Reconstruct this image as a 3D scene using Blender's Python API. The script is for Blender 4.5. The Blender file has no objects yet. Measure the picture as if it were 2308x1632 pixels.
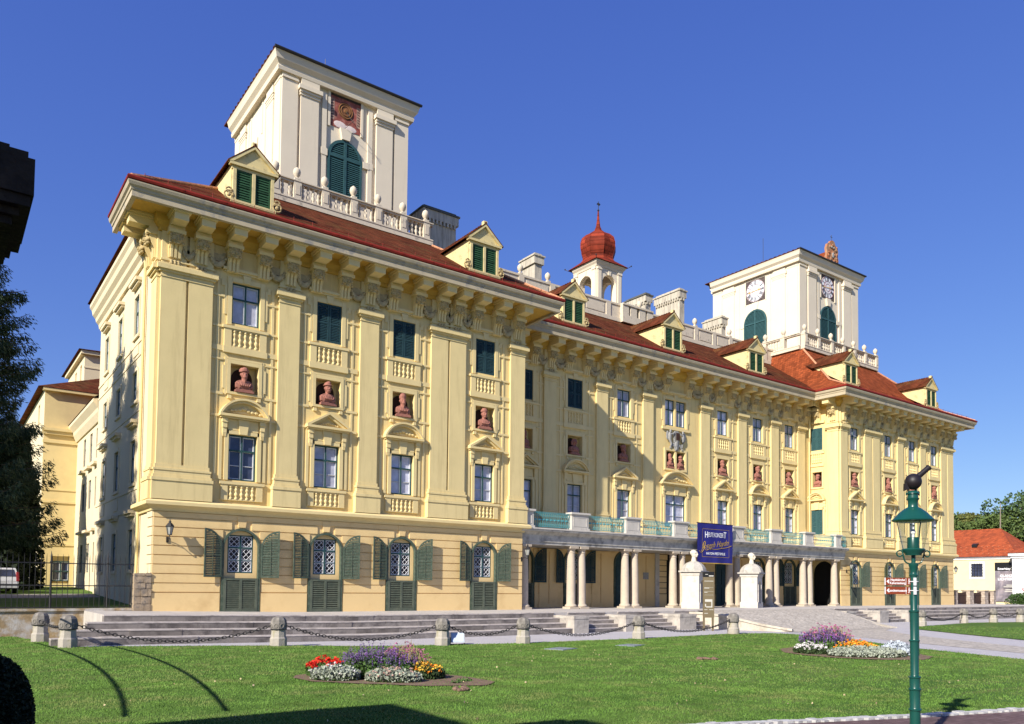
import bpy, bmesh, math, random
import numpy as np
from mathutils import Matrix, Vector
R = math.radians
rnd = random.Random(7)
scene = bpy.context.scene
C = scene.collection

# ------------------------------------------------------------------ camera, world, sun, exposure
cam = bpy.data.cameras.new('camera')
camo = bpy.data.objects.new('camera', cam)
C.objects.link(camo)
YAW, PIT, ROL = 0.633305, 0.0425435, 0.0105661
fw = Vector((math.sin(YAW)*math.cos(PIT), math.cos(YAW)*math.cos(PIT), math.sin(PIT)))
rt = Vector((math.cos(YAW), -math.sin(YAW), 0))
up = rt.cross(fw)
rt2 = math.cos(ROL)*rt + math.sin(ROL)*up
up2 = -math.sin(ROL)*rt + math.cos(ROL)*up
camo.matrix_world = Matrix(((rt2.x, up2.x, -fw.x, -7.77714), (rt2.y, up2.y, -fw.y, -38.04506),
                            (rt2.z, up2.z, -fw.z, 1.36782), (0, 0, 0, 1)))
cam.sensor_width = 36
cam.lens = 36*1786.712/2308
cam.shift_x = -11.49/2308
cam.shift_y = 430.12/2308
cam.clip_start = 0.1
cam.clip_end = 4000
scene.camera = camo

SUN = Vector((-2.8, -1.0, 1.8)).normalized()
EL = math.asin(SUN.z)
AZ = math.atan2(SUN.x, SUN.y)
world = bpy.data.worlds.new('World')
scene.world = world
world.use_nodes = True
nt = world.node_tree
nt.nodes.clear()
wo = nt.nodes.new('ShaderNodeOutputWorld')
bg = nt.nodes.new('ShaderNodeBackground')
sky = nt.nodes.new('ShaderNodeTexSky')
sky.sky_type = 'NISHITA'
sky.sun_disc = False
sky.sun_elevation = EL
sky.sun_rotation = AZ
sky.altitude = 200
sky.air_density = 1.0
sky.dust_density = 0.35
sky.ozone_density = 5.0
hsv = nt.nodes.new('ShaderNodeHueSaturation')
hsv.inputs['Saturation'].default_value = 1.12
hsv.inputs['Hue'].default_value = 0.507
nt.links.new(sky.outputs[0], hsv.inputs['Color'])
# film-like response of the sky's three channels (a clear early autumn blue)
sp = nt.nodes.new('ShaderNodeSeparateColor'); cb_ = nt.nodes.new('ShaderNodeCombineColor')
nt.links.new(hsv.outputs[0], sp.inputs[0])
for i_, (k_, g_) in enumerate(((0.704, 0.815), (0.725, 0.818), (0.892, 0.513))):
    m1 = nt.nodes.new('ShaderNodeMath'); m1.operation = 'MULTIPLY'; m1.inputs[1].default_value = 0.143
    m2 = nt.nodes.new('ShaderNodeMath'); m2.operation = 'POWER'; m2.inputs[1].default_value = g_
    m3 = nt.nodes.new('ShaderNodeMath'); m3.operation = 'MULTIPLY'; m3.inputs[1].default_value = k_/0.143
    nt.links.new(sp.outputs[i_], m1.inputs[0]); nt.links.new(m1.outputs[0], m2.inputs[0]); nt.links.new(m2.outputs[0], m3.inputs[0]); nt.links.new(m3.outputs[0], cb_.inputs[i_])
nt.links.new(cb_.outputs[0], bg.inputs[0])
bg.inputs[1].default_value = 0.085
nt.links.new(bg.outputs[0], wo.inputs[0])

sl = bpy.data.lights.new('sun', 'SUN')
sl.energy = 4.6
sl.angle = R(0.53)
sl.color = (1.0, 0.94, 0.83)
so = bpy.data.objects.new('sun', sl)
so.rotation_euler = SUN.to_track_quat('Z', 'Y').to_euler()
so.location = (-60, -60, 60)
C.objects.link(so)
scene.view_settings.view_transform = 'Standard'
scene.view_settings.look = 'None'
scene.view_settings.gamma = 1
scene.view_settings.exposure = 0.75

# ------------------------------------------------------------------ materials
MATS = {}
def mat(name, col, rough=0.85, var=0.12, scale=3.0, bump=0.0, bscale=40.0, spec=0.3, metal=0.0,
        stain=None, stain_scale=0.6, stain_lo=0.55, stain_hi=0.75, streak=False, extra=None):
    """Principled material with procedural colour variation, optional stain colour and bump."""
    if name in MATS: return MATS[name]
    m = bpy.data.materials.new(name); m.use_nodes = True
    n = m.node_tree.nodes; L = m.node_tree.links
    b = n['Principled BSDF']
    b.inputs['Roughness'].default_value = rough
    b.inputs['Specular IOR Level'].default_value = spec
    b.inputs['Metallic'].default_value = metal
    tc = n.new('ShaderNodeTexCoord')
    ns = n.new('ShaderNodeTexNoise'); ns.inputs['Scale'].default_value = scale
    ns.inputs['Detail'].default_value = 6; ns.inputs['Roughness'].default_value = 0.6
    L.new(tc.outputs['Object'], ns.inputs['Vector'])
    rp = n.new('ShaderNodeValToRGB')
    lo = [max(0, c*(1-var)) for c in col]; hi = [min(1, c*(1+var)) for c in col]
    rp.color_ramp.elements[0].position = 0.3; rp.color_ramp.elements[1].position = 0.7
    rp.color_ramp.elements[0].color = (*lo, 1); rp.color_ramp.elements[1].color = (*hi, 1)
    L.new(ns.outputs['Fac'], rp.inputs['Fac'])
    out = rp.outputs['Color']
    if stain:
        n2 = n.new('ShaderNodeTexNoise'); n2.inputs['Scale'].default_value = stain_scale
        n2.inputs['Detail'].default_value = 8; n2.inputs['Roughness'].default_value = 0.65
        mp = n.new('ShaderNodeMapping')
        if streak: mp.inputs['Scale'].default_value = (4, 4, 0.35)
        L.new(tc.outputs['Object'], mp.inputs['Vector'])
        L.new(mp.outputs[0], n2.inputs['Vector'])
        r2 = n.new('ShaderNodeValToRGB')
        r2.color_ramp.elements[0].position = stain_lo; r2.color_ramp.elements[1].position = stain_hi
        L.new(n2.outputs['Fac'], r2.inputs['Fac'])
        mx = n.new('ShaderNodeMix'); mx.data_type = 'RGBA'
        L.new(r2.outputs['Color'], mx.inputs[0]); L.new(out, mx.inputs[6])
        mx.inputs[7].default_value = (*stain, 1)
        out = mx.outputs[2]
    L.new(out, b.inputs['Base Color'])
    if bump:
        n3 = n.new('ShaderNodeTexNoise'); n3.inputs['Scale'].default_value = bscale
        n3.inputs['Detail'].default_value = 4
        L.new(tc.outputs['Object'], n3.inputs['Vector'])
        bp = n.new('ShaderNodeBump'); bp.inputs['Strength'].default_value = bump
        bp.inputs['Distance'].default_value = 0.02
        L.new(n3.outputs['Fac'], bp.inputs['Height']); L.new(bp.outputs[0], b.inputs['Normal'])
    if extra: extra(m, n, L, b, tc, out)
    MATS[name] = m
    return m

def tiles(axis_scale):
    """rows of roof tiles: a bump and a colour change per tile"""
    def f(m, n, L, b, tc, out):
        mp = n.new('ShaderNodeMapping'); mp.inputs['Scale'].default_value = axis_scale
        L.new(tc.outputs['Object'], mp.inputs['Vector'])
        # swizzle: x+y along the row, z up the slope
        sx = n.new('ShaderNodeSeparateXYZ'); L.new(mp.outputs[0], sx.inputs[0])
        ad = n.new('ShaderNodeMath'); L.new(sx.outputs[0], ad.inputs[0]); L.new(sx.outputs[1], ad.inputs[1])
        cb = n.new('ShaderNodeCombineXYZ'); L.new(ad.outputs[0], cb.inputs[0]); L.new(sx.outputs[2], cb.inputs[1])
        br = n.new('ShaderNodeTexBrick'); br.inputs['Scale'].default_value = 1
        br.inputs['Brick Width'].default_value = 0.26; br.inputs['Row Height'].default_value = 0.2
        br.inputs['Mortar Size'].default_value = 0.014; br.inputs['Mortar Smooth'].default_value = 0.3
        br.inputs['Color1'].default_value = (1.15, 1.1, 1, 1); br.inputs['Color2'].default_value = (0.5, 0.5, 0.52, 1)
        br.inputs['Mortar'].default_value = (0.3, 0.27, 0.25, 1)
        L.new(cb.outputs[0], br.inputs['Vector'])
        mx = n.new('ShaderNodeMix'); mx.data_type = 'RGBA'; mx.blend_type = 'MULTIPLY'
        mx.inputs[0].default_value = 0.8
        L.new(out, mx.inputs[6]); L.new(br.outputs['Color'], mx.inputs[7])
        L.new(mx.outputs[2], b.inputs['Base Color'])
        bp = n.new('ShaderNodeBump'); bp.inputs['Strength'].default_value = 0.6; bp.inputs['Distance'].default_value = 0.03
        L.new(br.outputs['Fac'], bp.inputs['Height']); bp.invert = True
        L.new(bp.outputs[0], b.inputs['Normal'])
    return f

def blocks(w, h, mortar, msize=0.02, mix=0.7, vert=False):
    """courses of cut stone / paving read from the object's own coordinates"""
    def f(m, n, L, b, tc, out):
        sx = n.new('ShaderNodeSeparateXYZ'); L.new(tc.outputs['Object'], sx.inputs[0])
        cb = n.new('ShaderNodeCombineXYZ')
        if vert:
            ad = n.new('ShaderNodeMath'); L.new(sx.outputs[0], ad.inputs[0]); L.new(sx.outputs[1], ad.inputs[1])
            L.new(ad.outputs[0], cb.inputs[0]); L.new(sx.outputs[2], cb.inputs[1])
        else:
            L.new(sx.outputs[0], cb.inputs[0]); L.new(sx.outputs[1], cb.inputs[1])
        br = n.new('ShaderNodeTexBrick'); br.inputs['Scale'].default_value = 1
        br.inputs['Brick Width'].default_value = w; br.inputs['Row Height'].default_value = h
        br.inputs['Mortar Size'].default_value = msize
        br.inputs['Color1'].default_value = (1, 1, 1, 1); br.inputs['Color2'].default_value = (0.6, 0.58, 0.56, 1)
        br.inputs['Mortar'].default_value = (*mortar, 1)
        L.new(cb.outputs[0], br.inputs['Vector'])
        mx = n.new('ShaderNodeMix'); mx.data_type = 'RGBA'; mx.blend_type = 'MULTIPLY'
        mx.inputs[0].default_value = mix
        L.new(out, mx.inputs[6]); L.new(br.outputs['Color'], mx.inputs[7])
        L.new(mx.outputs[2], b.inputs['Base Color'])
    return f

YEL = mat('yellow_stucco', (0.72, 0.555, 0.25), 0.9, 0.05, 0.7, 0.25, 30, stain=(0.52, 0.37, 0.16), stain_scale=0.9, stain_lo=0.5, stain_hi=0.85, streak=True)
YEL2 = mat('yellow_relief', (0.71, 0.56, 0.275), 0.9, 0.06, 1.4, 0.2, 30)
PILM = mat('pilaster_stucco', (0.71, 0.565, 0.275), 0.9, 0.05, 0.8, 0.25, 30, stain=(0.52, 0.40, 0.19), stain_scale=0.9, stain_lo=0.5, stain_hi=0.85, streak=True)
SOFF = mat('golden_bounce_soffit', (0.60, 0.37, 0.075), 0.9, 0.08, 1.2, 0.2, 30)  # deeper gold than the walls: warm bounced light put into the colour
SWAGM = mat('shaded_fruit_relief', (0.42, 0.33, 0.18), 0.95, 0.3, 6, 0.4, 40)  # darker than the wall, so the colour carries the swags' shadow
OCH = mat('ochre_stucco', (0.76, 0.55, 0.26), 0.9, 0.04, 0.6, 0.2, 35, stain=(0.58, 0.39, 0.17), stain_scale=0.7, stain_lo=0.5, stain_hi=0.85)
PALE = mat('pale_stucco', (0.68, 0.575, 0.385), 0.9, 0.04, 0.6, 0.2, 30, stain=(0.58, 0.47, 0.28), stain_scale=1.0, stain_lo=0.6, stain_hi=0.85, streak=True)
CREAM = mat('cream_stucco', (0.69, 0.60, 0.465), 0.9, 0.04, 0.5, 0.2, 30, stain=(0.60, 0.52, 0.40), stain_scale=0.8, stain_lo=0.58, stain_hi=0.85, streak=True)
FASC = mat('weathered_fascia', (0.44, 0.37, 0.255), 0.9, 0.1, 1.2, 0.3, 25, stain=(0.27, 0.25, 0.22), stain_scale=1.6, stain_lo=0.56, stain_hi=0.66)
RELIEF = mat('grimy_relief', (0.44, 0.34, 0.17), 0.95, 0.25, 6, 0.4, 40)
STONE = mat('grey_limestone', (0.47, 0.44, 0.385), 0.95, 0.16, 2.5, 0.5, 30, stain=(0.2, 0.19, 0.175), stain_scale=1.3, stain_lo=0.48, stain_hi=0.66)
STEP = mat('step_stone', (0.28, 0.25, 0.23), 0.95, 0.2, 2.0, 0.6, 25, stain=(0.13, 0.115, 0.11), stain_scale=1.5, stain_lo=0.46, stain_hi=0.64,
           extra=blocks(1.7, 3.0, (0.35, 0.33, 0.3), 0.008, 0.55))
TERR = mat('terrace_paving', (0.50, 0.46, 0.42), 0.95, 0.12, 1.5, 0.3, 30, stain=(0.32, 0.29, 0.27), stain_scale=0.8, extra=blocks(1.1, 0.8, (0.4, 0.38, 0.36), 0.012, 0.3))
WSTONE = mat('white_stone', (0.53, 0.49, 0.43), 0.9, 0.1, 2.0, 0.3, 30, stain=(0.34, 0.32, 0.29), stain_scale=1.5, stain_lo=0.56, stain_hi=0.72)
COLM = mat('column_stone', (0.48, 0.40, 0.305), 0.9, 0.12, 2.2, 0.4, 30, stain=(0.36, 0.30, 0.24), stain_scale=2.2, stain_lo=0.52, stain_hi=0.72)
BALU = mat('balustrade_stone', (0.60, 0.52, 0.40), 0.92, 0.1, 2.0, 0.3, 30, stain=(0.26, 0.23, 0.19), stain_scale=2.0, stain_lo=0.55, stain_hi=0.7)
CHIM = mat('chimney_render', (0.50, 0.45, 0.36), 0.95, 0.1, 1.5, 0.3, 30, stain=(0.24, 0.21, 0.17), stain_scale=1.4, stain_lo=0.46, stain_hi=0.7, streak=True)
SOOT = mat('sooty_stone', (0.10, 0.10, 0.09), 0.95, 0.3, 3, 0.3, 30)
TILE = mat('red_roof_tile', (0.125, 0.037, 0.018), 0.95, 0.4, 1.5, spec=0.04, stain=(0.13, 0.075, 0.03), stain_scale=0.7, stain_lo=0.5, stain_hi=0.75, extra=tiles((1, 1, 1)))
TILE2 = mat('orange_roof_tile', (0.27, 0.068, 0.027), 0.95, 0.22, 1.0, spec=0.04, extra=tiles((1, 1, 1)))
REDMET = mat('red_painted_metal', (0.20, 0.022, 0.013), 0.6, 0.25, 3, spec=0.15)
ONION = mat('red_sheet_metal', (0.25, 0.040, 0.020), 0.7, 0.3, 1.6, spec=0.1, extra=tiles((0.45, 0.45, 0.5)))
GREEN = mat('dark_green_wood', (0.020, 0.062, 0.060), 0.6, 0.25, 6, 0.2, 60)
SHUT = mat('weathered_green_wood', (0.062, 0.088, 0.062), 0.8, 0.3, 9, 0.4, 60, stain=(0.13, 0.14, 0.10), stain_scale=5, stain_lo=0.5, stain_hi=0.75)
SHUT2 = mat('teal_shutter_wood', (0.028, 0.082, 0.088), 0.65, 0.2, 6, 0.2, 50)
SHUTD = mat('dark_shutter_wood', (0.018, 0.050, 0.058), 0.7, 0.25, 6, 0.2, 50)
LOUV = mat('dormer_louvre_wood', (0.020, 0.070, 0.030), 0.75, 0.3, 6, 0.2, 50)
SASH = mat('white_sash', (0.55, 0.56, 0.58), 0.6, 0.1, 6)
LATT = mat('white_lattice', (0.70, 0.70, 0.72), 0.6, 0.08, 6)
def each(m, n, L, b, tc, out):
    oi = n.new('ShaderNodeObjectInfo'); mr = n.new('ShaderNodeMapRange'); mr.inputs[3].default_value = 0.55; mr.inputs[4].default_value = 1.1; L.new(oi.outputs['Random'], mr.inputs[0])
    mx = n.new('ShaderNodeMix'); mx.data_type = 'RGBA'; mx.blend_type = 'MULTIPLY'; mx.inputs[0].default_value = 1; L.new(out, mx.inputs[6]); L.new(mr.outputs[0], mx.inputs[7]); L.new(mx.outputs[2], b.inputs['Base Color'])
GLASSW = mat('curtained_glass', (0.60, 0.61, 0.74), 0.12, 0.22, 2.2, spec=0.6, extra=each)
GLASSG = mat('lattice_glass', (0.03, 0.026, 0.028), 0.35, 0.5, 2.0, spec=0.2)
GLASSD = mat('dark_glass', (0.045, 0.055, 0.10), 0.06, 0.5, 1.1, spec=0.6)
BLACK = mat('interior_dark', (0.012, 0.012, 0.012), 0.95, 0.2, 2)
TERRA = mat('terracotta', (0.31, 0.13, 0.095), 0.9, 0.18, 9, 0.4, 60)
NICHE = mat('niche_back', (0.05, 0.024, 0.018), 0.95, 0.2, 3)  # dark red-brown holds the shadow inside the niches
TEAL = mat('teal_iron', (0.075, 0.30, 0.32), 0.5, 0.15, 5, spec=0.5)
IRON = mat('black_iron', (0.018, 0.016, 0.016), 0.55, 0.2, 8, spec=0.5)
GREYST = mat('grey_carved_stone', (0.30, 0.295, 0.28), 0.9, 0.25, 9, 0.5, 50)
BROWNST = mat('rusty_cartouche_stone', (0.36, 0.20, 0.115), 0.95, 0.25, 3, 0.4, 40, stain=(0.42, 0.13, 0.05), stain_scale=2.2, stain_lo=0.45, stain_hi=0.62)
PIPE = mat('painted_pipe', (0.70, 0.56, 0.26), 0.6, 0.06, 3)

# ------------------------------------------------------------------ mesh building
class MB:
    def __init__(s): s.v = []; s.f = []; s.m = Matrix.Identity(4)
    def add(s, vs, fs):
        o = len(s.v); m = s.m
        for p in vs: s.v.append((m @ Vector(p))[:])
        for f in fs: s.f.append([i+o for i in f])
    def box(s, x0, x1, y0, y1, z0, z1):
        if x0 > x1: x0, x1 = x1, x0
        if y0 > y1: y0, y1 = y1, y0
        if z0 > z1: z0, z1 = z1, z0
        s.add([(x0,y0,z0),(x1,y0,z0),(x1,y1,z0),(x0,y1,z0),(x0,y0,z1),(x1,y0,z1),(x1,y1,z1),(x0,y1,z1)],
              [(0,3,2,1),(4,5,6,7),(0,1,5,4),(1,2,6,5),(2,3,7,6),(3,0,4,7)])
    def quad(s, a, b, c, d): s.add([a,b,c,d], [(0,1,2,3)])
    def poly(s, ps): s.add(ps, [tuple(range(len(ps)))])
    def prism(s, prof, a0, a1, axis='x'):
        """closed 2D profile extruded along an axis: x -> (y,z) profile, y -> (x,z), z -> (x,y)"""
        n = len(prof)
        def mk(p, a): return {'x': (a, p[0], p[1]), 'y': (p[0], a, p[1]), 'z': (p[0], p[1], a)}[axis]
        vs = [mk(p, a0) for p in prof] + [mk(p, a1) for p in prof]
        fs = [(i, (i+1) % n, n+(i+1) % n, n+i) for i in range(n)] + [tuple(range(n))[::-1], tuple(range(n, 2*n))]
        s.add(vs, fs)
    def lathe(s, prof, cx=0, cy=0, seg=16, caps=True, sq=False, rot=0.0):
        n = len(prof); vs = []; fs = []
        for r, z in prof:
            for k in range(seg):
                a = 2*math.pi*k/seg + rot
                vs.append((cx+r*math.cos(a), cy+r*math.sin(a), z))
        for i in range(n-1):
            for k in range(seg):
                k2 = (k+1) % seg
                fs.append((i*seg+k, i*seg+k2, (i+1)*seg+k2, (i+1)*seg+k))
        if caps:
            fs.append(tuple(range(seg))[::-1]); fs.append(tuple(range((n-1)*seg, n*seg)))
        s.add(vs, fs)
    def ell(s, cx, cy, cz, rx, ry, rz, seg=8, ring=5):
        vs = [(cx, cy, cz-rz)]; fs = []
        for i in range(1, ring):
            t = -math.pi/2 + math.pi*i/ring
            for k in range(seg):
                a = 2*math.pi*k/seg
                vs.append((cx+rx*math.cos(t)*math.cos(a), cy+ry*math.cos(t)*math.sin(a), cz+rz*math.sin(t)))
        vs.append((cx, cy, cz+rz)); top = len(vs)-1
        for k in range(seg): fs.append((0, 1+(k+1) % seg, 1+k))
        for i in range(ring-2):
            for k in range(seg):
                k2 = (k+1) % seg
                fs.append((1+i*seg+k, 1+i*seg+k2, 1+(i+1)*seg+k2, 1+(i+1)*seg+k))
        b = 1+(ring-2)*seg
        for k in range(seg): fs.append((b+k, b+(k+1) % seg, top))
        s.add(vs, fs)
    def tube(s, pts, r, seg=6, closed=False):
        pts = [Vector(p) for p in pts]; n = len(pts); vs = []; fs = []
        rr = r if isinstance(r, (list, tuple)) else [r]*n
        for i, p in enumerate(pts):
            if closed: t = pts[(i+1) % n]-pts[i-1]
            else: t = pts[min(i+1, n-1)]-pts[max(i-1, 0)]
            t.normalize()
            a = Vector((0,0,1)) if abs(t.z) < 0.9 else Vector((1,0,0))
            u = t.cross(a).normalized(); w = t.cross(u)
            for k in range(seg):
                an = 2*math.pi*k/seg
                vs.append((p + rr[i]*(math.cos(an)*u + math.sin(an)*w))[:])
        m = n if closed else n-1
        for i in range(m):
            j = (i+1) % n
            for k in range(seg):
                k2 = (k+1) % seg
                fs.append((i*seg+k, i*seg+k2, j*seg+k2, j*seg+k))
        if not closed:
            fs.append(tuple(range(seg))[::-1]); fs.append(tuple(range((n-1)*seg, n*seg)))
        s.add(vs, fs)
    def sweep(s, path, prof, caps=True):
        """profile (outward, z) swept along a plan polyline with mitred corners; outward is the right-hand side"""
        P = [Vector((p[0], p[1])) for p in path]; n = len(P); rows = []
        for i in range(n):
            d0 = (P[i]-P[i-1]).normalized() if i else (P[1]-P[0]).normalized()
            d1 = (P[i+1]-P[i]).normalized() if i < n-1 else d0
            n0 = Vector((d0.y, -d0.x)); n1 = Vector((d1.y, -d1.x))
            b = n0+n1; b = b/(b.dot(n0)) if b.length > 1e-6 else n0
            rows.append([(P[i].x+b.x*v, P[i].y+b.y*v, z) for v, z in prof])
        k = len(prof); vs = [q for r_ in rows for q in r_]; fs = []
        for i in range(n-1):
            for j in range(k):
                j2 = (j+1) % k
                fs.append((i*k+j, (i+1)*k+j, (i+1)*k+j2, i*k+j2))
        if caps: fs.append(tuple(range(k))); fs.append(tuple(range((n-1)*k, n*k))[::-1])
        s.add(vs, fs)
    def wall(s, u0, u1, z0, z1, holes, depth=0.25, y=0.0):
        """wall sheet at local y facing -y with rectangular openings (u0,u1,z0,z1) and their reveals"""
        us = sorted({u0, u1, *[h[0] for h in holes], *[h[1] for h in holes]})
        zs = sorted({z0, z1, *[h[2] for h in holes], *[h[3] for h in holes]})
        us = [u for u in us if u0-1e-6 <= u <= u1+1e-6]; zs = [z for z in zs if z0-1e-6 <= z <= z1+1e-6]
        for i in range(len(us)-1):
            for j in range(len(zs)-1):
                uc = (us[i]+us[i+1])/2; zc = (zs[j]+zs[j+1])/2
                if any(h[0] < uc < h[1] and h[2] < zc < h[3] for h in holes): continue
                s.quad((us[i],y,zs[j]),(us[i+1],y,zs[j]),(us[i+1],y,zs[j+1]),(us[i],y,zs[j+1]))
        for h in holes:
            a, b, c, d = h[:4]; e = y+(h[4] if len(h) > 4 else depth)
            s.quad((a,y,c),(a,y,d),(a,e,d),(a,e,c)); s.quad((b,y,d),(b,y,c),(b,e,c),(b,e,d))
            s.quad((a,y,d),(b,y,d),(b,e,d),(a,e,d)); s.quad((b,y,c),(a,y,c),(a,e,c),(b,e,c))
            s.quad((a,e,c),(b,e,c),(b,e,d),(a,e,d))
    def mesh(s, name, m, smooth=False):
        me = bpy.data.meshes.new(name)
        me.from_pydata(s.v, [], s.f)
        bm = bmesh.new(); bm.from_mesh(me); bmesh.ops.recalc_face_normals(bm, faces=bm.faces); bm.to_mesh(me); bm.free()
        me.materials.append(m)
        if smooth:
            me.polygons.foreach_set('use_smooth', [True]*len(me.polygons))
            me.update()
            try: me.set_sharp_from_angle(angle=R(40))
            except Exception: pass
        return me
    def build(s, name, m, parent=None, loc=(0,0,0), rz=0.0, smooth=False):
        return put(name, s.mesh(name, m, smooth), parent, loc, rz)

def put(name, me, parent=None, loc=(0,0,0), rz=0.0, rx=0.0):
    o = bpy.data.objects.new(name, me); C.objects.link(o)
    o.location = loc; o.rotation_euler = (rx, 0, rz)
    if parent: o.parent = parent
    return o
def tag(o, label=None, cat=None, group=None, kind=None):
    if label: o['label'] = label
    if cat: o['category'] = cat
    if group: o['group'] = group
    if kind: o['kind'] = kind
    return o
def thing(name, label, cat, loc=(0,0,0), rz=0.0, group=None):
    o = bpy.data.objects.new(name, None); C.objects.link(o)
    o.empty_display_size = 0.3
    o.location = loc; o.rotation_euler = (0, 0, rz)
    return tag(o, label, cat, group)
def dup(root, loc, rz=0.0, label=None, group=None):
    r = root.copy(); C.objects.link(r); r.location = loc; r.rotation_euler = (0, 0, rz)
    if label: r['label'] = label
    if group: r['group'] = group
    for ch in list(root.children):
        c = ch.copy(); C.objects.link(c); c.parent = r
        for g in list(ch.children):
            d = g.copy(); C.objects.link(d); d.parent = c
    return r
def fastmesh(name, V, F, m, parent=None):
    """numpy verts (n,3) and quads/tris (k,3|4) straight into a mesh object"""
    me = bpy.data.meshes.new(name)
    k = F.shape[1]
    me.vertices.add(len(V)); me.vertices.foreach_set('co', np.ascontiguousarray(V, dtype=np.float32).ravel())
    me.loops.add(F.size); me.loops.foreach_set('vertex_index', np.ascontiguousarray(F, dtype=np.int32).ravel())
    me.polygons.add(len(F)); me.polygons.foreach_set('loop_start', np.arange(0, F.size, k, dtype=np.int32))
    me.polygons.foreach_set('loop_total', np.full(len(F), k, dtype=np.int32))
    me.update(calc_edges=True); me.validate()
    me.materials.append(m)
    return put(name, me, parent)
def text_mesh(txt, size, m, extrude=0.004, align='LEFT', name='lettering', shear=0.0, bold=0.0):
    cu = bpy.data.curves.new(name, 'FONT'); cu.body = txt; cu.size = size; cu.extrude = extrude
    cu.align_x = align; cu.shear = shear; cu.offset = bold; cu.resolution_u = 3
    o = bpy.data.objects.new(name, cu); C.objects.link(o)
    dg = bpy.context.evaluated_depsgraph_get(); dg.update()
    me = bpy.data.meshes.new_from_object(o.evaluated_get(dg))
    bpy.data.objects.remove(o); me.materials.clear(); me.materials.append(m); me.name = name
    return me

# ------------------------------------------------------------------ the palace
YM, YR = 3.38, 0.5          # the recessed middle front, the right pavilion
XL, XR, XE = 20.5, 55.05, 75.3
palace = thing('palace', 'long yellow baroque palace with two cream towers, red onion turret and stone colonnade', 'palace', (0, 0, 0))

class Facade:
    def __init__(s, o, rz): s.o = Vector(o); s.rz = rz; s.M = Matrix.Rotation(rz, 4, 'Z')
    def put(s, name, me, u=0.0, y=0.0, z=0.0, parent=palace, rz=0.0):
        p = s.o + s.M @ Vector((u, y, z))
        return put(name, me, parent, p, s.rz+rz)
FL = Facade((0, 0, 0), 0); FM = Facade((0, YM, 0), 0); FR = Facade((0, YR, 0), 0)
FS = Facade((0, 0, 0), -math.pi/2)            # the left flank: local u runs towards the viewer
FRS = Facade((XR, 0, 0), -math.pi/2)          # the return of the right pavilion

# ---- windows, shutters
def window_meshes(w, h, trans, mids, tag_):
    f = MB(); b = 0.075
    f.box(-w/2, -w/2+b, 0.03, 0.13, 0, h); f.box(w/2-b, w/2, 0.03, 0.13, 0, h)
    f.box(-w/2+b, w/2-b, 0.03, 0.13, 0, b); f.box(-w/2+b, w/2-b, 0.03, 0.13, h-b, h)
    f.box(-0.035, 0.035, 0.02, 0.12, b, h-b)
    for t in trans: f.box(-w/2+b, -0.035, 0.025, 0.12, h*t-0.04, h*t+0.04); f.box(0.035, w/2-b, 0.025, 0.12, h*t-0.04, h*t+0.04)
    s = MB(); cuts = [b] + [h*t for t in trans] + [h-b]
    for x0, x1 in ((-w/2+b, -0.035), (0.035, w/2-b)):
        for z0, z1 in zip(cuts[:-1], cuts[1:]):
            s.box(x0, x0+0.045, 0.06, 0.125, z0, z1); s.box(x1-0.045, x1, 0.06, 0.125, z0, z1)
            s.box(x0+0.045, x1-0.045, 0.06, 0.125, z0, z0+0.045); s.box(x0+0.045, x1-0.045, 0.06, 0.125, z1-0.045, z1)
        for t in mids: s.box(x0+0.045, x1-0.045, 0.07, 0.125, h*t-0.016, h*t+0.016)
    g = MB(); g.box(-w/2+b, w/2-b, 0.128, 0.15, b, h-b)
    return f.mesh('window', GREEN), s.mesh('sash', SASH), g.mesh('pane', GLASSW), g.mesh('pane', GLASSD)
WPN = window_meshes(1.33, 2.18, (0.655,), (0.33,), 'pn')
WTOP = window_meshes(1.33, 1.98, (0.62,), (), 'top')
WDB = window_meshes(1.03, 1.98, (0.62,), (), 'dbl')
WDD = window_meshes(2.28, 2.5, (0.7,), (0.35,), 'dd')
WSD = window_meshes(1.15, 1.98, (0.62,), (0.3,), 'side')
WMZ = window_meshes(1.15, 1.45, (0.5,), (), 'mezz')
def window(F, W, u, z, y=0.08, dark=False):
    o = F.put('window', W[0], u, y, z)
    for nm, me in (('sash', W[1]), ('pane', W[3] if dark else W[2])):
        c = bpy.data.objects.new(nm, me); C.objects.link(c); c.parent = o
    return o
def louvre_leaf(w, h, m, n, name='shutter'):
    b = MB(); s = 0.085
    b.box(0, s, -0.03, 0.02, 0, h); b.box(w-s, w, -0.03, 0.02, 0, h)
    b.box(s, w-s, -0.03, 0.02, 0, s); b.box(s, w-s, -0.03, 0.02, h-s, h); b.box(s, w-s, -0.03, 0.02, h*0.5-0.03, h*0.5+0.03)
    for k in range(n):
        z = s + (k+0.15)*(h-2*s)/n; d = (h-2*s)/n
        b.prism([(-0.027, z), (-0.015, z), (0.016, z+d*0.8), (0.004, z+d*0.8)], s, w-s, 'x')
    return b.mesh(name, m)
LEAF = {}
def closed_shutters(F, u, z, w, h, m, n=22, y=0.03):
    k = (w, h, m.name)
    if k not in LEAF: LEAF[k] = louvre_leaf(w/2-0.01, h, m, n)
    for sx in (-w/2, 0.01): F.put('shutter', LEAF[k], u+sx, y, z)
    window(F, WTOP if h < 2.1 else WPN, u, z, 0.12, True)

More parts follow.
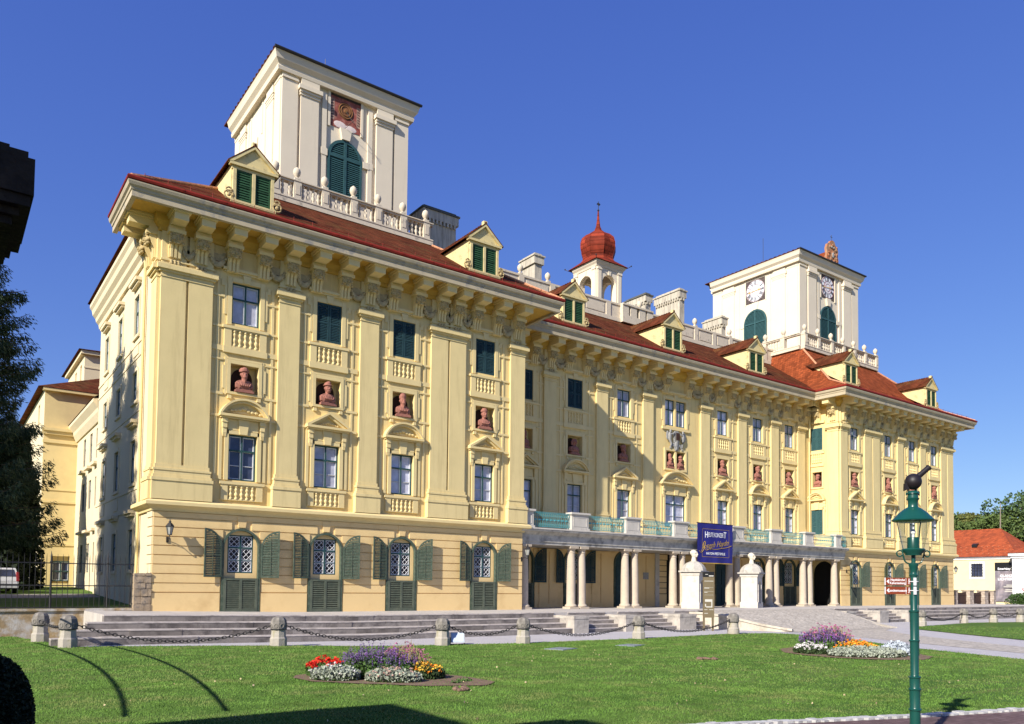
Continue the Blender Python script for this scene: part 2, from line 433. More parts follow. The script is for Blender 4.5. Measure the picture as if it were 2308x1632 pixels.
# ---- carved pieces, each at u = 0 with true heights
def half_balusters(b, z0, z1, n, half, y=-0.02, r=0.085):
    h = z1-z0
    prof = [(r*0.95, z0), (r*0.95, z0+h*0.1), (r*0.55, z0+h*0.16), (r*1.05, z0+h*0.36), (r*0.5, z0+h*0.55),
            (r*0.95, z0+h*0.72), (r*0.55, z0+h*0.86), (r*0.95, z0+h*0.9), (r*0.95, z1)]
    for k in range(n): b.lathe(prof, -half+(k+0.5)*2*half/n, y, 8, False)
def apron(z0, z1, wide, n=5, half=0.64):
    b = MB(); w = wide
    b.box(-w, -half-0.03, -0.09, 0, z0-0.06, z1+0.06); b.box(half+0.03, w, -0.09, 0, z0-0.06, z1+0.06)
    b.box(-half-0.03, half+0.03, -0.075, 0, z1, z1+0.06); b.box(-half-0.03, half+0.03, -0.075, 0, z0-0.06, z0)
    half_balusters(b, z0, z1, n, half)
    b.box(-w-0.08, w+0.08, -0.13, 0, z1+0.065, z1+0.2)
    return b
ap1 = apron(5.35, 5.97, 0.98); AP1 = ap1.mesh('baluster_apron', YEL2)
ap2 = apron(12.64, 13.38, 1.0); ap2.box(-1.04, 1.04, -0.11, 0, 12.28, 12.575); AP2 = ap2.mesh('baluster_apron', YEL2)
ap3 = apron(5.35, 5.97, 1.5, 8, 1.15); AP3 = ap3.mesh('baluster_apron', YEL2)
def pn_surround(hw):
    b = MB(); a = hw
    for s in (-1, 1):
        b.box(s*(a+0.01), s*(a+0.2), -0.085, 0, 6.24, 8.6)
        b.box(s*(a+0.3), s*(a+0.44), -0.05, 0, 6.24, 9.13)
        x = s*(a+0.22)
        b.box(x-0.13, x+0.13, -0.2, 0, 8.95, 9.14); b.box(x-0.11, x+0.11, -0.16, 0, 8.7, 8.95); b.box(x-0.09, x+0.09, -0.12, 0, 8.45, 8.7)
        for q in (-0.06, 0, 0.06): b.lathe([(0.02, 8.28), (0.03, 8.45)], x+q, -0.09, 6)
    b.box(-a-0.09, a+0.09, -0.085, 0, 8.43, 8.6)
    b.box(-a-0.05, a+0.05, -0.06, 0, 8.62, 9.13)
    b.prism([(-0.17, 8.44), (0.17, 8.44), (0.26, 9.13), (-0.26, 9.13)], -0.14, -0.06, 'y')
    return b
SUR = pn_surround(0.665).mesh('window_surround', YEL2)
SURB = pn_surround(1.14).mesh('window_surround', YEL2)
def relief_bits(b, w, z, h, seed):
    q = random.Random(seed)
    for k in range(-4, 5):
        x = k*w/9
        b.ell(x, -0.12, z + h*(1-abs(k)/5.5)*0.4 + q.uniform(-0.02, 0.02), w*0.06, 0.05, 0.05+0.05*h*(1-abs(k)/6), 6, 4)
    b.ell(0, -0.13, z+h*0.45, w*0.09, 0.06, h*0.16, 8, 5)
def pediment(seg, w=1.16, rise=0.68):
    b = MB()
    b.box(-w+0.06, w-0.06, -0.24, 0, 9.15, 9.22); b.box(-w, w, -0.36, 0, 9.223, 9.34)
    z0 = 9.343
    if seg:
        rise = rise*1.15
        Rr = (w*w+rise*rise)/(2*rise); zc = z0+rise-Rr; a0 = math.asin(w/Rr); n = 16
        A = [-a0+2*a0*k/n for k in range(n+1)]
        def arc(r0, r1, y0, y1):
            prof = [(r1*math.sin(a), max(z0, zc+r1*math.cos(a))) for a in A] + [(r0*math.sin(a)*0.995, max(z0, zc+r0*math.cos(a))) for a in A[::-1]]
            for k in range(n):
                q = [prof[k], prof[k+1], prof[2*n-k], prof[2*n+1-k]]
                b.prism(q, y0, y1, 'y')
        arc(Rr-0.09, Rr, -0.36, 0); arc(Rr-0.2, Rr-0.091, -0.26, 0)
        b.prism([(r_*math.sin(a), zc+r_*math.cos(a)) for r_ in (Rr-0.2,) for a in [x*0.85 for x in A]], -0.08, 0, 'y')
        relief_bits(b, w*1.5, z0+0.08, rise*0.7, 3)
    else:
        for s in (-1, 1):
            b.prism([(s*w, z0), (s*w, z0+0.05), (0, z0+rise+0.05), (0, z0+rise-0.06), (s*(w-0.16), z0)], -0.36, 0, 'y')
            b.prism([(s*(w-0.18), z0), (0, z0+rise-0.07), (0, z0+rise-0.17), (s*(w-0.38), z0)], -0.25, 0, 'y')
        b.prism([(-w*0.78, z0), (w*0.78, z0), (0, z0+rise*0.8)], -0.08, 0, 'y')
        relief_bits(b, w*1.0, z0+0.05, rise*0.55, 4)
    return b
PSEG = pediment(True).mesh('segmental_pediment', YEL2)
PTRI = pediment(False).mesh('triangular_pediment', YEL2)
PBIG = pediment(True, 1.75, 0.8).mesh('segmental_pediment', YEL2)
def niche_frame(hw=0.66):
    b = MB(); z0, z1 = 10.47, 11.77
    for s in (-1, 1):
        b.box(s*(hw+0.005), s*(hw+0.17), -0.07, 0, z0-0.02, z1+0.2); b.box(s*(hw+0.18), s*(hw+0.27), -0.045, 0, z0-0.2, z1+0.3)
        b.box(s*(hw+0.27), s*(hw+0.36), -0.045, 0, z0+0.1, z1-0.1)
        b.box(s*(hw-0.05), s*(hw+0.12), -0.1, 0, z0-0.36, z0-0.2)
    b.box(-hw, hw, -0.07, 0, z1+0.02, z1+0.2); b.box(-hw-0.18, hw+0.18, -0.08, 0, z0-0.14, z0-0.02); b.box(-hw-0.17, hw+0.17, -0.06, 0, z1+0.21, z1+0.3)
    return b
NFR = niche_frame().mesh('niche_frame', YEL2)
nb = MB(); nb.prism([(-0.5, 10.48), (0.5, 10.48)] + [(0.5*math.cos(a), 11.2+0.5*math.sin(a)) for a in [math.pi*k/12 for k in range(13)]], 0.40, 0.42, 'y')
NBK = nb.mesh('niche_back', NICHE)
def top_surround(hw=0.665):
    b = MB()
    for s in (-1, 1):
        b.box(s*(hw+0.01), s*(hw+0.22), -0.06, 0, 13.64, 15.93)
        b.box(s*(hw+0.24), s*(hw+0.36), -0.04, 0, 14.1, 15.6); b.box(s*(hw+0.36), s*(hw+0.5), -0.04, 0, 15.45, 15.75)
    b.box(-hw, hw, -0.06, 0, 15.72, 15.93)
    b.prism([(-0.14, 15.74), (0.14, 15.74), (0.2, 16.1), (-0.2, 16.1)], -0.1, -0.02, 'y')
    b.box(-hw-0.4, hw+0.4, -0.1, 0, 16.12, 16.2); b.box(-hw-0.48, hw+0.48, -0.18, 0, 16.203, 16.33)
    return b
TSU = top_surround().mesh('window_surround', YEL2)
TSUB = top_surround(1.17).mesh('window_surround', YEL2)
def strips(l, r):
    b = MB()
    for s, e in ((-1, l), (1, r)):
        b.box(s*1.24, s*1.36, -0.04, 0, 6.23, 15.7)
        for z, h in ((13.45, 0.1), (12.34, 0.24), (10.25, 0.12), (9.2, 0.12), (14.9, 0.1), (11.9, 0.08)):
            b.box(s*1.0, s*e, -0.055, -0.0, z, z+h)
    return b
def pilaster(w, gap=0.0):
    b = MB(); h = w/2
    def bx(e, v, z0, z1): b.box(-h-e, h+e, -v, 0, z0, z1)
    bx(0.18, 0.30, 5.12, 5.95); bx(0.2, 0.34, 5.953, 6.1); bx(0.14, 0.28, 6.103, 6.22)
    bx(0.09, 0.23, 6.223, 6.42); bx(0.12, 0.26, 6.423, 6.52); bx(0.05, 0.19, 6.523, 6.7)
    if gap:
        b.box(-h, -gap/2, -0.155, 0, 6.703, 15.2); b.box(gap/2, h, -0.155, 0, 6.703, 15.2)
        b.box(-gap/2, gap/2, -0.03, 0, 6.703, 15.2)
    else: bx(0, 0.155, 6.703, 15.2)
    bx(0.03, 0.19, 15.203, 15.27); bx(0.005, 0.165, 15.273, 15.42); bx(0.1, 0.25, 15.423, 15.52); bx(0.19, 0.35, 15.523, 15.72); bx(0.13, 0.29, 15.723, 15.8)
    if gap: b.box(-h, -gap/2, -0.15, 0, 15.803, 17.28); b.box(gap/2, h, -0.15, 0, 15.803, 17.28)
    else: bx(0, 0.15, 15.803, 17.28)
    bx(0.04, 0.2, 15.95, 16.02)
    return b
PIL = pilaster(1.05).mesh('pilaster', PILM); PILP = pilaster(2.26, 0.12).mesh('pilaster', PILM); PILQ = pilaster(2.5, 0.16).mesh('pilaster', PILM)
# cornice brackets: a block under the soffit, and the carved console below it
br = MB(); br.box(-0.3, 0.3, -1.32, 0, 17.48, 17.8); br.box(-0.38, 0.38, -1.42, 0, 17.8, 17.9); br.box(-0.43, 0.43, -1.48, 0, 17.9, 17.995)
br.box(-0.34, 0.34, -0.5, 0, 17.3, 17.477); BRK = br.mesh('cornice_bracket', YEL2)
def console(seed):
    q = random.Random(seed); b = MB()
    b.prism([(0, 16.1), (-0.2, 16.1), (-0.24, 16.5), (-0.36, 16.75), (-0.48, 17.0), (-0.48, 17.28), (0, 17.28)], -0.28, 0.28, 'x')
    for k in (-0.17, 0, 0.17): b.prism([(0, 16.12), (-0.27, 16.12), (-0.31, 16.5), (-0.4, 16.72), (0, 16.72)], k-0.05, k+0.05, 'x')
    b.box(-0.36, 0.36, -0.62, 0, 17.14, 17.297)
    body = b.mesh('console', YEL2); b = MB(); b.m = Matrix.Translation((0, -0.08, 0))
    b.ell(0, -0.42, 16.93, 0.25, 0.14, 0.27, 10, 7)
    b.ell(0, -0.57, 16.91, 0.05, 0.06, 0.09, 6, 4); b.ell(0, -0.53, 16.78, 0.1, 0.05, 0.035, 6, 4); b.ell(0, -0.5, 16.69, 0.12, 0.07, 0.06, 6, 4)
    for s in (-1, 1):
        b.ell(s*0.12, -0.52, 16.86, 0.07, 0.06, 0.07, 6, 4); b.ell(s*0.11, -0.53, 17.02, 0.09, 0.05, 0.03, 6, 4)
        for k in range(5): b.ell(s*(0.22+q.uniform(-.03, .05)), -0.42+q.uniform(-.06, .06), 16.72+0.1*k, 0.07, 0.08, 0.06, 6, 4)
    for k in range(5): b.ell(-0.18+0.09*k, -0.47, 17.13+q.uniform(-.02, .02), 0.05, 0.07, 0.07, 6, 4)
    return body, b.mesh('mask', RELIEF, True)
CONS = [console(k) for k in range(3)]
gt = MB()
for k in (-0.16, 0, 0.16): gt.lathe([(0.085, 15.82), (0.06, 15.98), (0.05, 16.0)], k, -0.23, 8)
GUT = gt.mesh('guttae', RELIEF)
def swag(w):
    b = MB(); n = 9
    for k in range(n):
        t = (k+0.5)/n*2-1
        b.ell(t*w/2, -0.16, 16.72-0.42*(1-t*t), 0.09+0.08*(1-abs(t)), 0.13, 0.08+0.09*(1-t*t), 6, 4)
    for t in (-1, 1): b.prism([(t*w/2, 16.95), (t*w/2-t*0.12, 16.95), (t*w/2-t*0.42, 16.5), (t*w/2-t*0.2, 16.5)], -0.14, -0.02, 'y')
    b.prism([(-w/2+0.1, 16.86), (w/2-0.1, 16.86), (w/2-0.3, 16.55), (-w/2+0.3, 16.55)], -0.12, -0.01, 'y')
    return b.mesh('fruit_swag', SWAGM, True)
SWG = {}
def cons(F, u, k):
    o = F.put('console', CONS[k][0], u); c = bpy.data.objects.new('mask', CONS[k][1]); C.objects.link(c); c.parent = o
def frieze(F, us, skips, ps, k0=0):
    for i, u in enumerate(us):
        F.put('cornice_bracket', BRK, u); cons(F, u, (i+k0) % 3)
        if any(abs(u-p) < 0.5 for p in ps): F.put('guttae', GUT, u)
    for a, b_ in zip(us[:-1], us[1:]):
        if any(a < s < b_ for s in skips): continue
        w = round((b_-a-0.62)*5)/5
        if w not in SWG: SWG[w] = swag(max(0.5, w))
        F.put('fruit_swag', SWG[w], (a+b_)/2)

# ---- walls
ZP = 17.95
def upper_holes(us, hw=0.665): 
    h = []
    for u in us: h += [(u-hw, u+hw, 6.25, 8.43, 0.3), (u-0.66, u+0.66, 10.47, 11.77, 0.43), (u-hw, u+hw, 13.73, 15.71, 0.3)]
    return h
WL = [3.85, 8.07, 12.37, 17.69]
WM = [23.1, 27.44, 32.08, 37.53, 43.05, 47.57, 51.95]
WR = [57.36, 63.02, 67.36, 71.57]
RO = 0.91
def gf_holes(us): return [(u-RO, u+RO, -0.3, 3.98, 0.32) for u in us]
def spandrels(b, u, r=RO, zs=3.07, y0=0.0, y1=0.3):
    n = 10
    for s in (-1, 1):
        arc = [(u+s*r*math.cos(a), zs+r*math.sin(a)) for a in [math.pi/2*k/n for k in range(n+1)]]
        for k in range(n):
            p, q = arc[k], arc[k+1]
            b.prism([p, (p[0], zs+r), (q[0], zs+r), q] if k < n-1 else [p, (p[0], zs+r), q], y0, y1, 'y')
GZ = [0.95, 1.37, 1.79, 2.21, 2.63, 3.05, 3.47, 3.89, 4.31, 4.6]
def rustic(b, u0, u1, us, vv=0.05):
    rows = [(-0.3, 0.92, vv+0.02)] + [(a+0.02, c-0.025, vv) for a, c in zip(GZ[:-1], GZ[1:])]
    for z0, z1, v in rows:
        cuts = []
        zm = z0 if z0 > 3.0 else min(z0, 3.0)
        for u in us:
            dz = max(0, zm-3.07)
            if dz < RO+0.05: cuts.append((u, math.sqrt((RO+0.05)**2-dz*dz)))
        x = u0
        for u, hw in sorted(cuts):
            if u-hw > x: b.box(x, u-hw, -v, 0, z0, z1)
            x = u+hw
        if u1 > x: b.box(x, u1, -v, 0, z0, z1)
def front(F, u0, u1, us, mid=None):
    b = MB(); hs = upper_holes([u for u in us if u != mid])
    if mid: hs += [(mid-1.14, mid+1.14, 6.0, 8.5, 0.3), (mid-1.04, mid-0.1, 10.47, 11.77, 0.43), (mid+0.1, mid+1.04, 10.47, 11.77, 0.43),
                   (mid-1.14, mid-0.1, 13.73, 15.71, 0.3), (mid+0.1, mid+1.14, 13.73, 15.71, 0.3)]
    b.wall(u0, u1, 4.6, ZP, hs)
    F.put('wall', b.mesh('wall', YEL))
def ground_floor(F, u0, u1, us, gates=()):
    b = MB(); hs = gf_holes(us) + [(g[0], g[1], -0.3, g[2], 1.2) for g in gates]
    b.wall(u0, u1, -0.4, 4.6, hs)
    for u in us: spandrels(b, u)
    rustic(b, u0, u1, list(us) + [(g[0]+g[1])/2 for g in gates])
    for u in us:
        b.prism([(u-0.16, 4.02), (u+0.16, 4.02), (u+0.24, 4.55), (u-0.24, 4.55)], -0.075, 0, 'y')
    F.put('wall', b.mesh('wall', OCH))
front(FL, 0, XL, WL); ground_floor(FL, 0, XL, [u+0.06 for u in WL])
front(FM, XL, XR, WM, 37.53); ground_floor(FM, XL, XR, [WM[0], WM[1], WM[2], WM[4], WM[5], WM[6]], [(35.72, 39.3, 4.0)])
front(FR, XR, XE, WR); ground_floor(FR, XR, XE, [u+0.06 for u in WR])

# ground-floor arched windows with louvred door below and open shutters
gfi = MB()   # infill round the window, set back
gfi.wall(-0.8, 0.8, 1.63, 3.98, [(-0.6, 0.6, 1.87, 3.67, 0.12)], y=0.12); GFI = gfi.mesh('window_reveal', OCH)
gff = MB()
gff.box(-0.905, -0.8, -0.085, 0.1, -0.1, 3.07); gff.box(0.8, 0.905, -0.085, 0.1, -0.1, 3.07)
arc = [math.pi*k/20 for k in range(21)]
for a, c in zip(arc[:-1], arc[1:]):
    gff.prism([(0.8*math.cos(a), 3.07+0.8*math.sin(a)), (0.905*math.cos(a), 3.07+0.905*math.sin(a)), (0.905*math.cos(c), 3.07+0.905*math.sin(c)), (0.8*math.cos(c), 3.07+0.8*math.sin(c))], -0.085, 0.1, 'y')
GFF = gff.mesh('door_frame', SHUT)
def gf_window():
    f = MB(); w, h = 1.2, 1.8; b = 0.06
    for s in (-1, 1): f.box(s*w/2, s*(w/2-b), 0, 0.08, 0, h)
    f.box(-w/2+b, w/2-b, 0, 0.08, 0, b); f.box(-w/2+b, w/2-b, 0, 0.08, h-b, h)
    f.box(-0.04, 0.04, -0.01, 0.07, b, h-b); f.box(-w/2+b, w/2-b, -0.005, 0.07, 1.16, 1.24); f.box(-w/2+b, w/2-b, 0.01, 0.07, 0.58, 0.62)
    l = MB()
    for x0, x1 in ((-w/2+b, -0.04), (0.04, w/2-b)):
        for z0, z1 in ((b, 0.58), (0.62, 1.16), (1.24, h-b)):
            W_, H_ = x1-x0, z1-z0
            for a, c, d, e in ((0, .5, .5, 1), (.5, 1, 1, .5), (1, .5, .5, 0), (.5, 0, 0, .5), (0, 0, 1, 1), (0, 1, 1, 0)):
                l.tube([(x0+a*W_, 0.035, z0+c*H_), (x0+d*W_, 0.035, z0+e*H_)], 0.0115, 4)
            for xx in (x0+0.012, x1-0.012): l.box(xx-0.012, xx+0.012, 0.02, 0.05, z0, z1)
            for zz in (z0+0.012, z1-0.012): l.box(x0, x1, 0.02, 0.05, zz-0.012, zz+0.012)
    g = MB(); g.box(-w/2+b, w/2-b, 0.06, 0.075, b, h-b)
    return f.mesh('window', GREEN), l.mesh('lattice', LATT), g.mesh('pane', GLASSG)
GW = gf_window()
def gf_door():
    b = MB(); h = 1.62
    for x in (-0.8, -0.06, 0.68): b.box(x, x+0.12, -0.1, -0.04, 0.0, h)
    b.box(-0.8, 0.8, -0.095, -0.035, -0.05, 0.17); b.box(-0.68, 0.68, -0.095, -0.04, h-0.1, h)
    for x0, x1 in ((-0.68, -0.06), (0.06, 0.68)):
        n = 14
        for k in range(n):
            z = 0.18+(k+0.1)*(h-0.3)/n; d = (h-0.3)/n
            b.prism([(-0.09, z), (-0.075, z), (-0.06, z+d*0.56), (-0.075, z+d*0.56)], x0, x1, 'x')
    return b.mesh('door', mat('grey_green_door_wood', (0.105, 0.12, 0.085), 0.85, 0.3, 8, 0.4, 60, stain=(0.06, 0.08, 0.06), stain_scale=4, stain_lo=0.45, stain_hi=0.7))
GD = gf_door()
_q = MB(); _q.box(-0.79, 0.79, 0.02, 0.1, 0.05, 1.62); GDB = _q.mesh('door_back', BLACK)
def arch_leaf(s, m):
    w = 0.86; z0 = 0.02; zs = 1.42; b = MB(); q = 0.075
    b.box(0, s*q, -0.025, 0.025, z0, zs+0.25); b.box(s*(w-q), s*w, -0.025, 0.025, z0, zs+w-0.003)
    b.box(s*q, s*(w-q), -0.025, 0.025, z0, z0+0.1); b.box(s*q, s*(w-q), -0.022, 0.022, 1.0, 1.07)
    n = 9; arc = [math.pi/2*k/n for k in range(n+1)]
    pt = lambda r, a: (s*(w-r*math.cos(a)), zs+r*math.sin(a))
    for a, c in zip(arc[:-1], arc[1:]): b.prism([pt(w, a), pt(w, c), pt(w-0.09, c), pt(w-0.09, a)], -0.024, 0.024, 'y')
    z = z0+0.12
    while z < zs+w-0.16:
        dz = max(0, z+0.05-zs)
        x0 = q if dz == 0 else max(q, w-math.sqrt(max(0, (w-0.09)**2-dz*dz)))
        if w-q-x0 > 0.06: b.prism([(-0.022, z), (-0.012, z), (0.02, z+0.068), (0.01, z+0.068)], s*x0, s*(w-q), 'x')
        z += 0.078
    b.box(s*0.44, s*0.47, -0.035, -0.02, z0+0.1, zs+0.5)
    return b.mesh('shutter', m)
ARL = {(s, m.name): arch_leaf(s, m) for s in (-1, 1) for m in (SHUT, SHUTD)}
def gf_bay(F, u, sm=SHUT, door=True, ang=(24, 30)):
    F.put('window_reveal', GFI, u); F.put('door_frame', GFF, u)
    o = F.put('window', GW[0], u, 0.13, 1.87)
    for nm, me in (('lattice', GW[1]), ('pane', GW[2])):
        c = bpy.data.objects.new(nm, me); C.objects.link(c); c.parent = o
    if door: F.put('door', GD, u); F.put('door_back', GDB, u)
    F.put('shutter', ARL[(-1, sm.name)], u-RO, -0.1, 1.64, rz=R(ang[0])); F.put('shutter', ARL[(1, sm.name)], u+RO, -0.1, 1.64, rz=-R(ang[1]))
for k, u in enumerate(WL): gf_bay(FL, u+0.06, ang=((12, 16), (10, 14), (9, 15), (11, 13))[k])
for k, u in enumerate(WR): gf_bay(FR, u+0.06, ang=((40, 16), (44, 22), (40, 14), (38, 16))[k])
for u in (WM[0], WM[1], WM[6]): gf_bay(FM, u, SHUTD, ang=(14, 14))
gd2 = MB(); gd2.box(-0.8, 0.8, 0.15, 0.22, 0, 3.95)
for x in (-0.55, 0.05): gd2.box(x, x+0.5, 0.1, 0.15, 0.3, 1.5); gd2.box(x, x+0.5, 0.1, 0.15, 1.7, 2.9)
GD2 = gd2.mesh('door', SHUTD)
for u in (WM[2], WM[4]): FM.put('door_frame', GFF, u); FM.put('door', GD2, u)
FM.put('window_reveal', GFI, WM[5]); FM.put('door_frame', GFF, WM[5]); FM.put('door', GD, WM[5]); FM.put('door_back', GDB, WM[5])
o = FM.put('window', GW[0], WM[5], 0.13, 1.87)
for nm, me in (('lattice', GW[1]), ('pane', GW[2])):
    c = bpy.data.objects.new(nm, me); C.objects.link(c); c.parent = o
# the main gate in the middle: dark passage with a stone surround, timber lintel, gate leaves standing inside
pg = MB(); pg.box(35.3, 35.72, -0.12, 0, 0, 4.2); pg.box(39.3, 39.72, -0.12, 0, 0, 4.2); pg.box(35.72, 39.3, -0.12, 0, 4.0, 4.2)
FM.put('gate_surround', pg.mesh('gate_surround', WSTONE))
pg = MB(); pg.box(35.73, 39.29, 0.9, 1.0, 0, 3.99); pg.box(35.73, 39.29, 0.8, 0.9, 2.85, 2.95); FM.put('gate', pg.mesh('gate', BLACK))
# pilasters standing on the ground between the columns' bays
for u in (25.2, 29.85, 34.3, 40.8, 45.3, 49.7):
    pp = MB()
    for s in (-0.42, 0.42): pp.box(u+s-0.38, u+s+0.38, -0.12, 0, 0.25, 3.75)
    pp.box(u-0.9, u+0.9, -0.16, 0, -0.05, 0.25); pp.box(u-0.86, u+0.86, -0.17, 0, 3.75, 3.9)
    FM.put('pilaster', pp.mesh('pilaster', OCH))
pl = MB(); pl.box(34.0, 34.55, -0.15, -0.12, 2.0, 2.5); FM.put('wall_plaque', pl.mesh('wall_plaque', GREYST))

# upper floors
def bay(F, u, seg, top, l=1.5, r=1.5, st=YEL2, pn='w', sm=SHUTD, dark=False):
    F.put('window_surround', SUR, u); F.put('segmental_pediment' if seg else 'triangular_pediment', PSEG if seg else PTRI, u)
    F.put('baluster_apron', AP1, u); F.put('baluster_apron', AP2, u); F.put('niche_frame', NFR, u); F.put('niche_back', NBK, u)
    F.put('window_surround', TSU, u)
    F.put('wall_strips', strips(l, r).mesh('wall_strips', YEL2), u)
    if pn == 'w': window(F, WPN, u, 6.25, dark=dark)
    else: closed_shutters(F, u, 6.25, 1.33, 2.18, sm)
    if top == 'w': window(F, WTOP, u, 13.73)
    else: closed_shutters(F, u, 13.73, 1.33, 1.98, sm)
bay(FL, WL[0], True, 'w', 1.55, 1.6, dark=True); bay(FL, WL[1], False, 's', 1.6, 1.6); bay(FL, WL[2], True, 's', 1.5, 1.7); bay(FL, WL[3], False, 's', 1.45, 1.75)
for k, u in enumerate(WM):
    if k != 3: bay(FM, u, k % 2 == 1, 's' if k < 2 else 'w', 1.7, 1.7)
for k, u in enumerate(WR): bay(FR, u, k % 2 == 1, 'w', 1.25, 1.3 if k == 0 else 1.5)
# middle bay
m4 = 37.53
FM.put('window_surround', SURB, m4); FM.put('segmental_pediment', PBIG, m4); FM.put('window_surround', TSUB, m4)
window(FM, WDD, m4, 6.0); window(FM, WDB, m4-0.62, 13.73); window(FM, WDB, m4+0.62, 13.73)
nf = MB()
for s in (-1, 1): nf.box(s*1.06, s*1.25, -0.07, 0, 10.3, 12.0)
nf.box(-0.09, 0.09, -0.07, 0, 10.46, 11.79); nf.box(-1.05, 1.05, -0.07, 0, 11.8, 12.0); nf.box(-1.2, 1.2, -0.08, 0, 10.3, 10.45)
nf.box(-1.5, 1.5, -0.12, 0, 13.4, 13.6)
FM.put('niche_frame', nf.mesh('niche_frame', YEL2), m4)
for s in (-0.57, 0.57):
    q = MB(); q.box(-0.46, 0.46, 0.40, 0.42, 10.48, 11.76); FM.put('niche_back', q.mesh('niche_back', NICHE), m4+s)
ca = MB(); q = random.Random(5)      # the carved arms between two figures, over the middle niches
ca.prism([(-0.3, 12.45), (0.3, 12.45), (0.33, 13.1), (0.2, 13.35), (-0.2, 13.35), (-0.33, 13.1)], -0.28, 0, 'y')
ca.ell(0, -0.2, 12.3, 0.28, 0.2, 0.3, 10, 6); ca.ell(0, -0.25, 12.02, 0.16, 0.14, 0.16, 8, 5)
for s in (-1, 1):
    ca.ell(s*0.85, -0.22, 12.85, 0.2, 0.2, 0.38, 10, 7); ca.ell(s*0.8, -0.28, 13.28, 0.12, 0.13, 0.14, 8, 6)
    ca.ell(s*1.08, -0.15, 12.95, 0.2, 0.08, 0.36, 8, 6); ca.tube([(s*0.8, -0.3, 13.05), (s*0.5, -0.36, 13.1), (s*0.34, -0.32, 13.2)], 0.07, 6)
    ca.tube([(s*0.85, -0.25, 12.6), (s*0.7, -0.3, 12.35), (s*0.75, -0.26, 12.15)], [0.14, 0.11, 0.07], 7)
    for k in range(6): ca.ell(s*(0.35+0.08*k), -0.16, 12.32-0.06*k+q.uniform(-.04, .04), 0.1, 0.12, 0.1, 6, 4)
    for k in range(4): ca.ell(s*(0.28-0.06*k), -0.2, 12.2-0.1*k, 0.1, 0.12, 0.09, 6, 4)
FM.put('coat_of_arms', ca.mesh('coat_of_arms', GREYST, True), m4).scale = (0.86, 0.55, 1)
q = MB(); q.box(-0.2, 0.2, -0.3, -0.281, 12.62, 13.18); FM.put('arms_panel', q.mesh('arms_panel', NICHE), m4)

# pilasters
LPP = [(1.13, PILP), (5.95, PIL), (10.28, PIL), (15.15, PILP), (19.97, PIL)]
for u, me in LPP: FL.put('pilaster', me, u)
MPP = [20.98, 25.17, 29.88, 34.48, 40.84, 45.42, 49.78, 53.6]
for u in MPP: FM.put('pilaster', PIL, u)
RPP = [(55.58, PIL), (60.1, PILQ), (65.0, PIL), (69.2, PIL), (74.02, PILQ)]
for u, me in RPP: FR.put('pilaster', me, u)
FS.put('pilaster', PIL, -0.55); FRS.put('pilaster', PIL, -1.03)
LM = [.55, 1.7, 3.15, 4.6, 5.95, 7.3, 8.8, 10.25, 11.6, 13.1, 14.6, 15.67, 16.95, 18.4, 19.9]
frieze(FL, LM, WL, [.55, 1.7, 5.95, 10.25, 14.6, 15.67, 19.9])
MM = [23.7-1.5, 23.75, 25.2, 26.75, 28.35, 29.9, 31.35, 32.95, 34.55, 36.3, 38.85, 40.8, 42.3, 43.95, 45.55, 46.85, 48.35, 49.8, 51.1, 52.7, 54.2]
frieze(FM, MM, WM, MPP, 1)
RM = [55.5, 56.72, 58.14, 59.6, 61.0, 62.3, 63.75, 65.1, 66.42, 68.08, 69.39, 70.7, 72.4, 73.63, 74.9]
frieze(FR, RM, WR, [55.5, 59.6, 61, 65.1, 69.39, 73.63, 74.9], 2)
for u in (-0.5, -1.75): FS.put('cornice_bracket', BRK, u); cons(FS, u, 1)
for u in (-1.0, -2.5): FRS.put('cornice_bracket', BRK, u); cons(FRS, u, 0)

# sills, string course, cornice, gutter: swept round the corners
sc = MB(); SCP = [(0, 4.6), (0.1, 4.6), (0.12, 4.68), (0.2, 4.76), (0.34, 4.84), (0.4, 4.86), (0.4, 5.0), (0.3, 5.08), (0.1, 5.12), (0, 5.12)]
sc.sweep([(0, 3.0), (0, 0), (XL+0.02, 0), (XL+0.02, 0.3)], SCP); FL.put('string_course', sc.mesh('string_course', YEL2))
sc = MB(); sc.sweep([(XR-0.02, 2.8), (XR-0.02, YR), (XE, YR), (XE, 9)], SCP); FL.put('string_course', sc.mesh('string_course', YEL2))
OV = 1.65
EAVE = [(0, 3.0), (0, 0), (XL, 0), (XL, YM), (XR, YM), (XR, YR), (XE, YR), (XE, 12)]
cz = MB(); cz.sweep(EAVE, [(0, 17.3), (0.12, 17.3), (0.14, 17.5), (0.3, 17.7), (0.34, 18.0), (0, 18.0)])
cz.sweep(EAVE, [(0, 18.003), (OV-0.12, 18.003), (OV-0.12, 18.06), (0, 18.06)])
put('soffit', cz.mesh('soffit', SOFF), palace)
cz = MB(); cz.sweep(EAVE, [(OV-0.3, 17.86), (OV-0.1, 17.86), (OV-0.1, 18.12), (OV-0.06, 18.14), (OV-0.04, 18.24), (OV+0.04, 18.3), (OV+0.08, 18.42), (OV+0.08, 18.47), (OV-0.3, 18.47)])
put('cornice', cz.mesh('cornice', FASC), palace)
cz = MB(); cz.sweep(EAVE, [(OV-0.3, 18.48), (OV+0.02, 18.48), (OV+0.11, 18.52), (OV+0.13, 18.6), (OV+0.09, 18.68), (OV-0.3, 18.72)])
for k in range(12):     # gutter sockets and snow hooks
    x = 0.5+k*1.8; cz.tube([(x-0.05, -OV-0.035, 18.6), (x+0.05, -OV-0.035, 18.6)], 0.105, 8)
